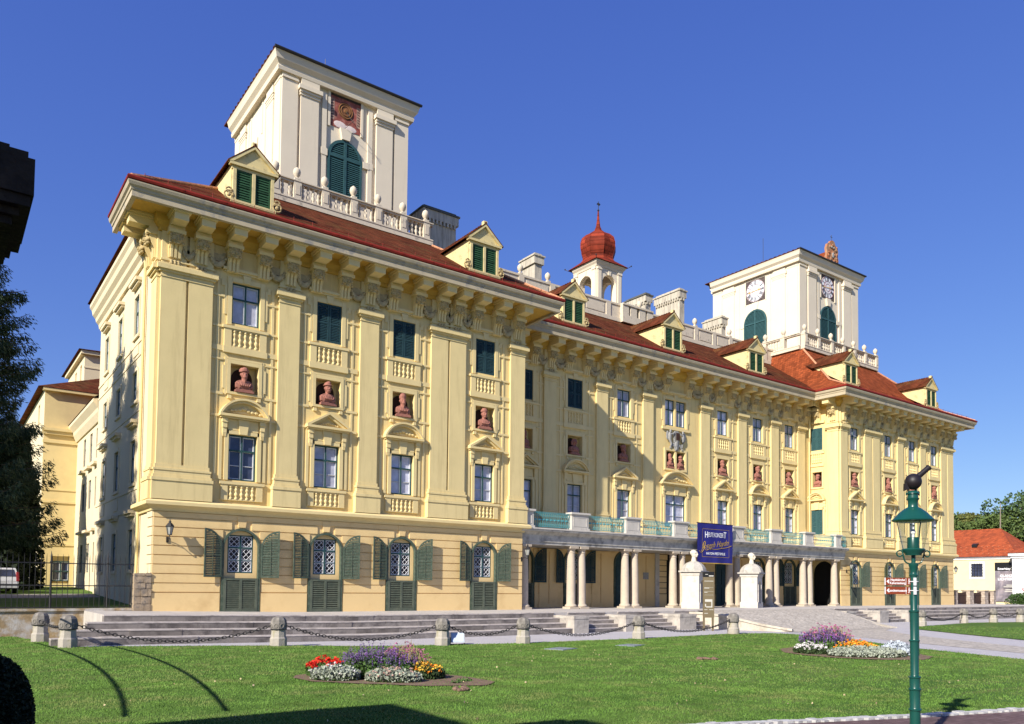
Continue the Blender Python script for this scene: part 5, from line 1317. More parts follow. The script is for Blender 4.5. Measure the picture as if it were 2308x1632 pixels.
chain(XY[7], XY[8], 0.45, 'iron chain on the far lawn directly right of the lamp pole'); chain(XY[8], XY[9], 0.34, 'iron chain on the far lawn between its second and third bollard'); chain(XY[9], XY[10], 0.28, 'iron chain on the far lawn before its last visible bollard'); chain(XY[10], XY[11], 0.3, 'iron chain running out of the photo at the right edge')
# floodlight at a bollard, slabs in the lawn
t = thing('floodlight', 'small white framed floodlight box on the gravel by a bollard', 'floodlight', (9.32, -10.75, -1.0), R(-25))
b = MB(); b.prism([(-0.2, 0.1), (0.16, 0.08), (0.2, 0.46), (0.0, 0.5)], -0.27, 0.27, 'x'); put('housing', b.mesh('housing', mat('white_metal', (0.55, 0.57, 0.62), 0.4, 0.1, 5, spec=0.5)), t)
b = MB(); b.add([(-0.24, -0.205, 0.13), (0.24, -0.205, 0.13), (0.24, -0.02, 0.47), (-0.24, -0.02, 0.47)], [(0, 1, 2, 3)]); put('lens', b.mesh('lens', mat('lamp_lens', (0.5, 0.56, 0.68), 0.1, 0.05, 3, spec=0.7)), t)
b = MB(); b.box(-0.29, -0.27, -0.05, 0.05, 0, 0.3); b.box(0.27, 0.29, -0.05, 0.05, 0, 0.3); b.box(-0.29, 0.29, -0.06, 0.06, 0, 0.03); put('stand', b.mesh('stand', IRON), t)
for (x, y), lab in (((11.6, -14.55), 'grey metal cover lying in the lawn, the one nearer the small flower heap'), ((15.35, -14.5), 'grey metal cover lying in the lawn nearer the stair cheek blocks')):
    b = MB(); b.box(-0.55, 0.55, -0.42, 0.42, 0, 0.03); b.box(-0.5, 0.5, -0.37, 0.37, 0.03, 0.036); tag(put('lawn_cover', b.mesh('lawn_cover', mat('grey_plate', (0.20, 0.23, 0.26), 0.6, 0.2, 4)), None, (x, y, -1.005+dz(x)), R(20)), lab, 'cover plate', 'cover plates in the lawn')
for k, (x, y) in enumerate(((13.0, -20.3), (13.25, -20.5), (1.6, -23.3))):
    b = MB(); q = random.Random(k)
    for j in range(9): b.ell(q.uniform(-.16, .16), q.uniform(-.13, .13), 0.02, q.uniform(.05, .1), q.uniform(.05, .1), q.uniform(.03, .07), 6, 4)
    tag(put('soil_heap', b.mesh('soil_heap', SOIL, True), None, (x, y, -0.99+dz(x))), ['small brown molehill in the middle of the lawn, the left of a close pair', 'small brown molehill in the middle of the lawn, the right of a close pair', 'small brown molehill on the grass below the red flower bed'][k], 'molehill', 'molehills in the lawn')

# ------------------------------------------------------------------ busts in the niches
def organic(b, voxel, name, m):
    me = b.mesh('tmp', m); o = bpy.data.objects.new('tmp', me); C.objects.link(o)
    r = o.modifiers.new('r', 'REMESH'); r.mode = 'VOXEL'; r.voxel_size = voxel
    s = o.modifiers.new('s', 'SMOOTH'); s.factor = 0.5; s.iterations = 2
    dg = bpy.context.evaluated_depsgraph_get(); dg.update()
    out = bpy.data.meshes.new_from_object(o.evaluated_get(dg)); out.name = name
    bpy.data.objects.remove(o); out.materials.clear(); out.materials.append(m)
    out.polygons.foreach_set('use_smooth', [True]*len(out.polygons))
    return out
def bust(kind):
    """0 turban and long beard, 1 pointed cap and collar, 2 mitre like cap, 3 fur hat and moustache, 4 bare headed with long hair, 5 helmet"""
    b = MB()
    b.prism([(-0.4, 0.2), (0.4, 0.2), (0.42, 0.36), (0.36, 0.52), (0.2, 0.6), (-0.2, 0.6), (-0.36, 0.52), (-0.42, 0.36)], -0.14, 0.14, 'y')
    b.ell(0, -0.05, 0.38, 0.36, 0.2, 0.24, 12, 8); b.tube([(0, -0.02, 0.5), (0, -0.04, 0.76)], [0.12, 0.085], 10)
    b.ell(0, -0.06, 0.87, 0.135, 0.155, 0.19, 12, 10); b.ell(0, -0.22, 0.84, 0.028, 0.045, 0.05, 8, 6); b.ell(0, -0.19, 0.77, 0.05, 0.03, 0.02, 8, 5)
    for s in (-1, 1):
        b.ell(s*0.06, -0.19, 0.895, 0.04, 0.03, 0.016, 6, 5); b.ell(s*0.14, -0.04, 0.86, 0.02, 0.04, 0.055, 6, 5); b.ell(s*0.07, -0.185, 0.82, 0.045, 0.03, 0.04, 6, 5)
        b.tube([(s*0.34, -0.03, 0.45), (s*0.35, -0.08, 0.3), (s*0.2, -0.16, 0.2)], [0.1, 0.09, 0.06], 8)
        for k in range(3): b.tube([(s*(0.1+0.1*k), -0.17, 0.56-0.05*k), (s*(0.05+0.08*k), -0.25, 0.3)], 0.028, 5)
    if kind in (0, 2): b.ell(0, -0.2, 0.68, 0.1, 0.08, 0.16, 10, 7); b.ell(0, -0.22, 0.56, 0.06, 0.06, 0.1, 8, 6)
    if kind in (1, 3, 5): b.ell(0, -0.17, 0.71, 0.09, 0.07, 0.09, 8, 6); b.tube([(-0.1, -0.18, 0.785), (0, -0.23, 0.8), (0.1, -0.18, 0.785)], 0.022, 6)
    if kind == 0:
        for z, r in ((0.99, 0.16), (1.05, 0.15), (1.11, 0.12)): b.tube([(r*math.cos(a), -0.05+r*math.sin(a), z+0.02*math.sin(3*a)) for a in [2*math.pi*k/14 for k in range(14)]], 0.045, 6, True)
        b.ell(0, -0.05, 1.07, 0.14, 0.14, 0.1, 10, 6)
    elif kind == 1: b.lathe([(0.19, 0.97), (0.2, 1.0), (0.16, 1.03), (0.14, 1.1), (0.06, 1.17)], 0, -0.05, 14); b.ell(0.03, -0.06, 1.12, 0.12, 0.14, 0.08, 8, 6)
    elif kind == 2: b.lathe([(0.15, 0.96), (0.17, 1.08), (0.13, 1.2), (0.05, 1.27)], 0, -0.04, 12)
    elif kind == 3: b.lathe([(0.17, 0.97), (0.18, 1.07), (0.15, 1.1), (0.13, 1.17), (0.04, 1.2)], 0, -0.04, 14)
    elif kind == 4:
        for s in (-1, 1): b.tube([(s*0.1, -0.06, 1.02), (s*0.18, -0.03, 0.88), (s*0.17, 0, 0.66)], 0.065, 7)
        b.ell(0, -0.03, 0.98, 0.15, 0.16, 0.1, 10, 6)
    else: b.ell(0, -0.04, 0.99, 0.17, 0.19, 0.13, 12, 7); b.box(-0.02, 0.02, -0.22, 0.12, 1.05, 1.16)
    b.box(-0.3, 0.3, -0.16, 0.14, 0.12, 0.24)
    for i_, (x_, y_, z_) in enumerate(b.v):
        if z_ > 0.68: b.v[i_] = (x_*1.22, -0.05+(y_+0.05)*1.18, 0.68+(z_-0.68)*1.12)
    me = organic(b, 0.018, 'bust', TERRA)
    p = MB(); p.box(-0.44, 0.44, -0.22, 0.2, 0, 0.1); p.box(-0.38, 0.38, -0.18, 0.16, 0.1, 0.16)
    return me, p.mesh('plinth', TERRA)
BU = [bust(k) for k in range(6)]
WH = ['turbaned terracotta bust', 'capped terracotta bust', 'bearded terracotta bust', 'moustached terracotta bust', 'long haired terracotta bust', 'helmeted terracotta bust']
def set_bust(F, u, kind, where, y=0.08, s=1.0):
    p = F.o + F.M @ Vector((u, y, 10.472))
    t = thing('bust', WH[kind]+' '+where, 'bust', p, F.rz+rnd.uniform(-0.12, 0.12), 'terracotta busts in the wall niches'); t.scale = (s, s, s)
    for nm, me in zip(('figure', 'plinth'), BU[kind]): put(nm, me, t)
for u, k, w in zip(WL, (0, 1, 2, 3), ('in the niche nearest the left corner of the palace', 'in the second niche of the left block', 'in the third niche of the left block', 'in the rightmost niche of the left block')): set_bust(FL, u, k, w)
for u, k, w in zip((WM[0], WM[1], WM[2], 36.96, 38.1, WM[4], WM[5], WM[6]), (5, 4, 0, 2, 1, 3, 5, 4), ('half hidden in the shaded inner corner of the middle front', 'in the shaded niche under the dark shutters of the middle front', 'in the half shaded niche just left of the carved arms', 'left of the pair under the carved arms', 'right of the pair under the carved arms', 'in the sunlit niche just right of the carved arms', 'in the second niche right of the carved arms', 'in the last niche of the middle front beside the right block')):
    set_bust(FM, u, k, w, s=0.85 if u in (36.96, 38.1) else 1.0)
for u, k, w in zip(WR, (1, 2, 5, 0), ('in the first front niche of the right block', 'in the second front niche of the right block', 'in the right block niche behind the lamp top', 'in the last niche at the right end of the palace')): set_bust(FR, u, k, w)
set_bust(FRS, -2.62, 3, 'in the side niche of the right block above the balcony', s=0.9)

# ------------------------------------------------------------------ sentry boxes, banner, information pillar, lanterns
def sentry(loc, lab):
    t = thing('sentry_box', lab, 'sentry box', loc, R(20), 'sentry boxes before the colonnade')
    w = 0.6; b = MB()
    hs = [(-0.27, 0.27, 0.35, 1.95, 0.6)]
    b.wall(-w, w, 0, 2.5, hs, y=-w); 
    n = 8
    for s in (-1, 1):
        A = [(s*0.27*math.cos(math.pi/2*j/n), 1.68+0.27*math.sin(math.pi/2*j/n)) for j in range(n+1)]
        for j in range(n): b.prism([A[j], (A[j][0], 1.951), (A[j+1][0], 1.951), A[j+1]], -w+0.002, -w+0.2, 'y')
    b.quad((-w, -w, 0), (-w, w, 0), (-w, w, 2.5), (-w, -w, 2.5)); b.quad((w, w, 0), (w, -w, 0), (w, -w, 2.5), (w, w, 2.5)); b.quad((-w, w, 0), (w, w, 0), (w, w, 2.5), (-w, w, 2.5))
    for z0, z1, e in ((-0.05, 0.42, 0.05), (2.24, 2.3, 0.03), (2.3, 2.42, 0.06)):
        b.box(-w-e, -0.28 if z1 < 1 else w+e, -w-e, w+e, z0, z1)
        if z1 < 1: b.box(0.28, w+e, -w-e, w+e, z0, z1); b.box(-0.28, 0.28, -w-e, w, z0, 0.3)
    for s in (-1, 1): b.box(s*0.28, s*0.4, -w-0.04, -w, 0.42, 1.7)
    put('box', b.mesh('box', WSTONE), t)
    c = MB(); c.box(-w-0.1, w+0.1, -w-0.1, w+0.1, 2.423, 2.48); c.box(-w-0.2, w+0.2, -w-0.2, w+0.2, 2.483, 2.58)
    c.lathe([(0.74*1.16, 2.583), (0.74*1.1, 2.75), (0.66*1.06, 2.95), (0.5, 3.12), (0.28, 3.22), (0.16, 3.25)], 0, 0, 8, True, rot=R(22.5)); put('dome', c.mesh('dome', STONE2), t)
    h = MB(); h.m = Matrix.Translation((0, 0, 3.2)) @ Matrix.Scale(1.28, 4) @ Matrix.Translation((0, 0, -3.27)); h.tube([(0, 0, 3.2), (0, 0, 3.55)], [0.17, 0.1], 10); h.ell(0, -0.02, 3.68, 0.15, 0.17, 0.19, 12, 9); h.ell(0, 0.02, 3.76, 0.17, 0.2, 0.16, 12, 8); h.ell(0, -0.2, 3.66, 0.04, 0.05, 0.06, 8, 6); h.ell(0, -0.15, 3.56, 0.07, 0.06, 0.05, 8, 6); h.tube([(-0.16, -0.12, 3.75), (0, -0.2, 3.77), (0.16, -0.12, 3.75)], 0.025, 6)
    put('helmeted_head', organic(h, 0.02, 'helmeted_head', mat('cream_stone', (0.60, 0.54, 0.43), 0.9, 0.1, 5)), t)
    d = MB(); d.box(-0.265, 0.265, -0.02, -0.003, 0.36, 1.94); d.box(0.255, 0.268, -w+0.22, -0.022, 0.36, 1.94); d.box(-0.268, -0.255, -w+0.22, -0.022, 0.36, 1.94); put('shade_lining', d.mesh('shade_lining', BLACK), t)  # black linings put the shade of the recess into colour
    return t
STONE2 = mat('grey_dome_stone', (0.43, 0.40, 0.35), 0.95, 0.15, 3, 0.4, 30, stain=(0.25, 0.23, 0.2), stain_scale=2.5)
sentry((34.35, -1.25, -0.0), 'white stone sentry box with domed cap standing left of the blue banner gate')
sentry((40.65, -1.25, -0.0), 'white stone sentry box with domed cap standing right of the blue banner gate')
BLUE = mat('blue_banner_cloth', (0.018, 0.019, 0.165), 0.8, 0.15, 2.5); GOLD = mat('gold_print', (0.42, 0.27, 0.045), 0.7, 0.1, 4); WHT = mat('white_print', (0.78, 0.78, 0.80), 0.7, 0.04, 4)
bw, bh = 3.86, 2.82; BX, BZ = 35.67, 3.22
t = thing('banner', 'blue concert banner with white and gold lettering hung from the balcony', 'banner', (BX, -0.42, BZ))
def wav(x, z): return 0.035*math.sin(x*2.3+0.6*z)*(1-z/bh)+0.02*math.sin(x*5.1-z)*(1-0.6*z/bh)
b = MB(); nx, nz = 40, 24
for yo in (0.0, 0.012):
    vs = [(bw*i/nx, wav(bw*i/nx, bh*j/nz)+yo, bh*j/nz) for j in range(nz+1) for i in range(nx+1)]
    b.add(vs, [(j*(nx+1)+i, j*(nx+1)+i+1, (j+1)*(nx+1)+i+1, (j+1)*(nx+1)+i) for j in range(nz) for i in range(nx)])
put('cloth', b.mesh('cloth', BLUE, True), t)
def on_cloth(me, x, z, sx=1.0):
    for v in me.vertices:
        px, pz = x+v.co.x*sx, z+v.co.y; v.co = (px, wav(px, pz)-0.012-v.co.z*0.5, pz)
    return me
def subdiv_text(txt, size, m, **k):
    me = text_mesh(txt, size, m, **k); return me
b = MB()
for z in (0.0,): 
    for i in range(nx): b.add([(bw*i/nx, wav(bw*i/nx, 0)-0.02, -0.06), (bw*(i+1)/nx, wav(bw*(i+1)/nx, 0)-0.02, -0.06), (bw*(i+1)/nx, wav(bw*(i+1)/nx, 0)-0.02, 0.0), (bw*i/nx, wav(bw*i/nx, 0)-0.02, 0.0)], [(0, 1, 2, 3)])
def line(p, q, w=0.02):
    n = 16
    for i in range(n):
        a = [p[j]+(q[j]-p[j])*i/n for j in (0, 1)]; c = [p[j]+(q[j]-p[j])*(i+1)/n for j in (0, 1)]
        hx, hz = (0, w/2) if abs(q[0]-p[0]) > abs(q[1]-p[1]) else (w/2, 0)
        b.add([(x_, wav(x_, z_)-0.012, z_) for x_, z_ in ((a[0]-hx, a[1]-hz), (c[0]-hx, c[1]-hz), (c[0]+hx, c[1]+hz), (a[0]+hx, a[1]+hz))], [(0, 1, 2, 3)])
for p, q_ in (((0.55, 0.42), (3.45, 0.42)), ((3.45, 0.42), (3.45, 2.42)), ((0.55, 0.42), (0.55, 2.42)), ((0.55, 2.42), (3.45, 2.42))): line(p, q_)
put('border', b.mesh('border', GOLD), t)
def fit(txt, size, m, x0, x1, z, bold=0.01, **k):
    me = text_mesh(txt, size, m, bold=bold, **k); xs_ = [v.co.x for v in me.vertices]; a, c = min(xs_), max(xs_); s_ = (x1-x0)/(c-a)
    for v in me.vertices: v.co.x = (v.co.x-a)*s_
    return put('lettering', on_cloth(me, x0, z), t)
fit('H', 0.62, WHT, 0.82, 1.10, 1.80); fit('EUTE KONZER', 0.46, WHT, 1.16, 2.84, 1.86, 0.0); fit('T', 0.62, WHT, 2.86, 3.16, 1.84)
fit('HAYDN FESTSPIELE', 0.25, WHT, 0.95, 3.05, 0.58, 0.003)
sg = text_mesh('Joseph Haydn', 0.6, GOLD, shear=0.45, bold=-0.004)
for v in sg.vertices: v.co.y += v.co.x*0.11
put('lettering', on_cloth(sg, 0.5, 0.95, 0.86), t)
b = MB(); pts = smooth([(0.2, 0.86), (0.45, 0.72), (0.7, 0.95), (0.85, 1.45), (0.75, 1.5), (0.62, 1.2), (0.9, 0.9), (1.3, 1.0), (1.9, 0.98), (2.6, 1.06), (3.3, 1.16), (3.7, 1.3)], 6)
b.tube([(x, wav(x, z)-0.016, z) for x, z in pts], 0.016, 4); put('flourish', b.mesh('flourish', GOLD), t)
b = MB(); b.tube([(-0.05, 0.01, bh+0.01), (bw+0.05, 0.01, bh+0.01)], 0.03, 6); b.tube([(bw, 0.02, bh), (bw+1.1, 0.2, bh-0.95)], 0.012, 4); put('top_rod', b.mesh('top_rod', IRON), t)

BRZ = mat('bronze_panel', (0.20, 0.155, 0.085), 0.45, 0.08, 2, metal=0.3, spec=0.5); WPR = mat('pale_print', (0.5, 0.48, 0.42), 0.6, 0.05, 5); BLK = mat('black_panel', (0.012, 0.011, 0.01), 0.35, 0.1, 4, spec=0.5)
t = thing('information_pillar', 'tall bronze information pillar with black head on two legs before the steps', 'sign pillar', (27.75, -8.1, -1.0), R(-34))
b = MB(); b.box(-0.31, 0.31, -0.07, 0.07, 0.72, 3.02); put('panel', b.mesh('panel', BRZ), t)
b = MB(); b.box(-0.31, -0.22, -0.07, 0.07, -0.05, 0.717); b.box(0.2, 0.29, -0.07, 0.07, -0.05, 0.717); 
put('leg', (lambda q: (q.box(-0.31, -0.22, -0.07, 0.07, -0.05, 0.717), q.mesh('leg', BRZ))[1])(MB()), t); put('leg', (lambda q: (q.box(0.2, 0.29, -0.07, 0.07, -0.05, 0.717), q.mesh('leg', BRZ))[1])(MB()), t)
b = MB(); b.box(-0.315, 0.315, -0.075, 0.075, 3.023, 3.32); put('head', b.mesh('head', BLK), t)
b = MB()
for z, x0, x1, h in ((2.78, -.26, .26, .03), (2.38, -.26, .02, .035), (2.42, -.26, .26, .01), (2.2, -.26, .26, .01), (2.14, -.26, -.08, .03), (2.0, -.26, .26, .01), (0.95, -.26, -.05, .03), (1.16, -.26, -.08, .025), (1.16, .02, .26, .025)): b.box(x0, x1, -0.074, -0.0705, z, z+h)
for x0, x1, z0, z1 in ((-.22, .2, 1.62, 1.76), (.14, .2, 1.3, 1.62), (-.22, -.16, 1.34, 1.5), (-.16, .14, 1.3, 1.36)): b.box(x0, x1, -0.074, -0.0705, z0, z1)
b.box(0.0, 0.27, -0.078, -0.0755, 3.06, 3.12); b.box(-0.2, -0.05, -0.078, -0.0755, 3.16, 3.19)
put('printing', b.mesh('printing', WPR), t)

def lantern(loc, rz, lab, arm=0.42, s=1.0):
    t = thing('wall_lantern', lab, 'lantern', loc, rz, 'wall lanterns'); t.scale = (s, s, s)
    b = MB(); b.box(-0.05, 0.05, -0.03, 0, -0.12, 0.14); b.tube(smooth([(0, -0.02, 0.0), (0, -arm*0.5, 0.12), (0, -arm, 0.02), (0, -arm, 0.2)]), 0.018, 6); b.tube([(0, -0.02, -0.08), (0, -arm*0.6, 0.1)], 0.012, 5); put('bracket', b.mesh('bracket', IRON), t)
    f = MB(); R4 = math.pi/6
    for k in range(6):
        a = R4+k*math.pi/3; f.tube([(0.09*math.cos(a), -arm+0.09*math.sin(a), 0.22), (0.16*math.cos(a), -arm+0.16*math.sin(a), 0.58)], 0.011, 4)
    f.lathe([(0.1, 0.2), (0.1, 0.23)], 0, -arm, 6, rot=R4); f.lathe([(0.19, 0.57), (0.19, 0.6), (0.1, 0.72), (0.06, 0.74), (0.06, 0.8), (0.02, 0.86), (0.015, 0.92)], 0, -arm, 6, rot=R4); put('lamp_frame', f.mesh('lamp_frame', IRON), t)
    g_ = MB(); g_.lathe([(0.085, 0.23), (0.15, 0.57)], 0, -arm, 6, rot=R4); put('lamp_glass', g_.mesh('lamp_glass', mat('frosted_glass', (0.36, 0.36, 0.33), 0.25, 0.05, 3, spec=0.6)), t)
lantern((0.6, -0.06, 3.3), 0, 'black wall lantern near the left corner of the palace')
lantern((20.44, -0.06, 3.0), 0, 'black wall lantern beside the first column of the colonnade', 0.6)
lantern((55.9, YR-0.06, 3.0), 0, 'black wall lantern at the right end of the colonnade', 0.5)
lantern((75.36, YR+0.1, 3.1), math.pi/2, 'black wall lantern sticking out at the right end of the palace', 0.75)
# ------------------------------------------------------------------ street lamp and direction signs
LG = mat('green_lamp_paint', (0.006, 0.062, 0.048), 0.32, 0.1, 5, spec=0.5)
GLS = bpy.data.materials.new('clear_glass'); GLS.use_nodes = True
_n = GLS.node_tree.nodes; _l = GLS.node_tree.links; _n.remove(_n['Principled BSDF'])
_t = _n.new('ShaderNodeBsdfTransparent'); _t.inputs[0].default_value = (0.93, 0.95, 0.94, 1); _g = _n.new('ShaderNodeBsdfGlossy'); _g.inputs['Roughness'].default_value = 0.05
_f = _n.new('ShaderNodeLayerWeight'); _f.inputs[0].default_value = 0.35; _m = _n.new('ShaderNodeMixShader'); _q = _n.new('ShaderNodeMath'); _q.operation = 'MULTIPLY'; _q.inputs[1].default_value = 0.45
_l.new(_f.outputs['Facing'], _q.inputs[0]); _l.new(_q.outputs[0], _m.inputs[0]); _l.new(_t.outputs[0], _m.inputs[1]); _l.new(_g.outputs[0], _m.inputs[2]); _l.new(_m.outputs[0], _n['Material Output'].inputs[0])
LX, LY = 4.06, -31.98
t = thing('street_lamp', 'green iron street lamp with glass bell and black ball top', 'street lamp', (LX, LY, -1.0+dz(LX)), math.atan2(rt.y, rt.x))
zb = -(-1.0+dz(LX))   # heights below are given above the terrace
def ZZ(pr): return [(r_, z+zb) for r_, z in pr]
b = MB(); b.lathe(ZZ([(0.16, -0.98), (0.15, -0.75), (0.1, -0.72), (0.085, -0.62)]), 0, 0, 24)
prof = [(0.074, -0.62), (0.074, -0.40)]
for z, r0, r1 in ((-0.40, .074, .072), (-0.1, .072, .07), (0.08, .07, .058), (0.62, .058, .056), (1.06, .056, .05), (1.6, .048, .047)): prof += [(r0+.004, z-.012), (r0+.017, z-0.006), (r0+.017, z+.012), (r1+.004, z+.02), (r1, z+0.03)]
prof += [(0.047, 1.66), (0.062, 1.73), (0.068, 1.75), (0.068, 1.78), (0.03, 1.79), (0.03, 1.9)]
b.lathe(ZZ(prof), 0, 0, 24); b.tube([(0.054, -0.03, zb+0.4), (0.054, -0.03, zb+1.7)], 0.006, 4)
put('pole', b.mesh('pole', LG, True), t)
b = MB()
for s in (-1, 1):
    b.tube([(s*x, 0, z+zb) for x, z in smooth([(0.05, 1.77), (0.12, 1.8), (0.155, 1.9), (0.165, 1.98)])], 0.011, 6)
    b.tube([(s*(0.205+0.045*math.cos(a)), 0, zb+1.925+0.045*math.sin(a)) for a in [2*math.pi*k/14 for k in range(14)]], 0.011, 5, True)
put('bracket', b.mesh('bracket', LG), t)
b = MB(); b.lathe(ZZ([(0.11, 1.9), (0.115, 1.92), (0.16, 1.965), (0.165, 1.985), (0.15, 2.0), (0.09, 2.005), (0.085, 2.01), (0.085, 2.16), (0.08, 2.17)]), 0, 0, 28); put('burner', b.mesh('burner', LG, True), t)
b = MB(); b.lathe(ZZ([(0.15, 2.003), (0.235, 2.425)]), 0, 0, 32, False); put('lamp_glass', b.mesh('lamp_glass', GLS, True), t)
b = MB(); b.ell(0, 0, zb+2.25, 0.036, 0.036, 0.045, 12, 8); b.tube([(0, 0, zb+2.16), (0, 0, zb+2.22)], 0.02, 8); put('bulb', b.mesh('bulb', mat('opal_bulb', (0.8, 0.8, 0.78), 0.3, 0.02, 3, spec=0.5), True), t)
b = MB(); b.lathe(ZZ([(0.24, 2.40), (0.292, 2.415), (0.297, 2.43), (0.27, 2.455), (0.2, 2.535), (0.12, 2.60), (0.075, 2.625), (0.07, 2.64), (0.07, 2.72), (0.085, 2.74), (0.09, 2.755), (0.075, 2.765), (0.072, 2.81), (0.09, 2.825), (0.085, 2.845), (0.06, 2.87), (0.03, 2.875)]), 0, 0, 32)
for s in (-1, 1): b.tube([(s*0.085, 0, zb+2.82), (s*0.1, 0, zb+2.8), (s*0.1, 0, zb+2.86), (s*0.085, 0, zb+2.87)], 0.008, 5)
for a in (0.6, 2.7, 4.7): b.tube([(0.14*math.cos(a), 0.14*math.sin(a), zb+2.0), (0.22*math.cos(a), 0.22*math.sin(a), zb+2.42)], 0.006, 4)
put('lamp_shade', b.mesh('lamp_shade', LG, True), t)
BALL = mat('black_ball_metal', (0.012, 0.009, 0.010), 0.5, 0.2, 4, spec=0.4)
b = MB(); rx = Vector((1.0, 0.0, 0))
cx, cy, cz_ = 0.01*rx.x, 0.01*rx.y, zb+3.01
b.ell(cx, cy, cz_, 0.12, 0.12, 0.122, 20, 14); e = [Vector((cx, cy, cz_))+rx*(0.05+0.2*k)+Vector((0, 0, 0.06+0.17*k)) for k in (0, 0.5, 0.9)]
b.tube([v[:] for v in e], [0.045, 0.041, 0.041], 12); b.tube([e[2][:], (e[2]+rx*0.012+Vector((0, 0, 0.01)))[:]], 0.046, 12)
for s in (-0.07, 0.05): b.tube([(s*rx.x, s*rx.y, zb+2.86), (s*rx.x, s*rx.y, zb+2.93)], 0.014, 6)
b.prism([(-0.13, zb+2.87), (-0.06, zb+2.9), (-0.1, zb+2.99), (-0.125, zb+2.98)], -0.03, 0.03, 'y')
put('ball_cap', b.mesh('ball_cap', BALL, True), t)
BROWN = mat('brown_sign_paint', (0.19, 0.034, 0.010), 0.5, 0.08, 3, spec=0.4); WEDGE = mat('white_edge', (0.62, 0.62, 0.62), 0.5, 0.05, 3)
def pictogram(b, x, z, s):
    b.ell(x, -0.0105, z+0.042*s, 0.008*s, 0.001, 0.009*s, 8, 5)
    for p, q_, w in (((0, 0.03), (0, 0.0), 0.008), ((0, 0.0), (0.014, -0.035), 0.005), ((0, 0.0), (-0.012, -0.035), 0.005), ((0, 0.025), (0.016, 0.005), 0.004), ((0, 0.025), (-0.014, 0.008), 0.004)): b.tube([(x+p[0]*s, -0.0105, z+p[1]*s), (x+q_[0]*s, -0.0105, z+q_[1]*s)], w*s*0.6, 4)
def sign(z, lines, lab):
    az = math.atan2(rt.y, rt.x)
    t = thing('direction_sign', lab, 'direction sign', (LX, LY, z), az+R(-3), 'brown direction signs on the lamp post')
    w, h = 0.385, 0.112; x1 = -0.03; x0 = x1-w
    b = MB(); b.box(x0, x1, -0.01, 0.01, -h/2, h/2); put('board', b.mesh('board', BROWN), t)
    b = MB(); b.box(x0-0.012, x0, -0.011, 0.011, -h/2, h/2); b.box(x1, x1+0.04, -0.07, -0.055, -h/2-0.002, h/2+0.002); b.box(x1-0.09, x1-0.084, -0.0125, -0.0103, -h/2+.005, h/2-.005); put('white_edge', b.mesh('white_edge', WEDGE), t)
    b = MB(); b.add([(x0+0.012, -0.0115, 0), (x0+0.05, -0.0115, 0.034), (x0+0.05, -0.0115, -0.034)], [(0, 1, 2)]); put('arrow', b.mesh('arrow', WHT), t); b = MB(); pictogram(b, x1-0.042, -0.005, 0.95); put('walking_figure', b.mesh('walking_figure', WHT), t)
    for s, size, zz in lines:
        me = text_mesh(s, size, WHT, extrude=0.0005, align='CENTER', bold=0.0008); o = put('lettering', me, t, ((x0+0.055+x1-0.088)/2, -0.0112, zz), 0, math.pi/2); o.scale = (0.83, 1, 1)
    b = MB(); b.tube([(0.062*math.cos(a), 0.062*math.sin(a), 0) for a in [2*math.pi*k/16 for k in range(16)]], 0.007, 5, True); put('clamp', b.mesh('clamp', WEDGE), t)
sign(1.505, (('Haydnkirche', 0.05, 0.008), ('Kalvarienberg', 0.05, -0.04)), 'brown direction sign with two lines of white text, above the other')
sign(1.37, (('Landesmuseum', 0.052, -0.017),), 'brown direction sign with one line of white text, the lower one')

# ------------------------------------------------------------------ plants
def leaf_mat(name, col, var=0.35, rough=0.7, trans=0.25):
    m = mat(name, col, rough, var, 1.7, spec=0.25)
    b = m.node_tree.nodes['Principled BSDF']
    return m
nrg = np.random.default_rng(11)
def leaf_quads(P, size, droop=0.0, aspect=1.0, nrm=None):
    """one leaf-sized quad per point, random attitude"""
    n = len(P); a = nrg.normal(size=(n, 3)); a[:, 2] -= droop; a /= np.linalg.norm(a, axis=1)[:, None]
    c = nrg.normal(size=(n, 3)); u = np.cross(a, c); u /= np.linalg.norm(u, axis=1)[:, None]
    s = (size*nrg.uniform(0.6, 1.3, n))[:, None]
    V = np.stack([P-u*s*0.5, P+a*s*0.5*aspect, P+u*s*0.5, P-a*s*0.5*aspect], 1).reshape(-1, 3)
    return V, np.arange(4*n).reshape(n, 4)
def crown_points(blobs, n):
    w = np.array([b[3]**2 for b in blobs]); w = w/w.sum(); k = nrg.choice(len(blobs), n, p=w); B = np.array(blobs)[k]
    d = nrg.normal(size=(n, 3)); d /= np.linalg.norm(d, axis=1)[:, None]
    r = nrg.uniform(0.72, 1.04, n)[:, None]
    return B[:, :3]+d*r*B[:, 3:4]*np.array([1, 1, 0.85])
TRUNK = mat('bark', (0.10, 0.075, 0.055), 0.95, 0.3, 6, 0.6, 20)
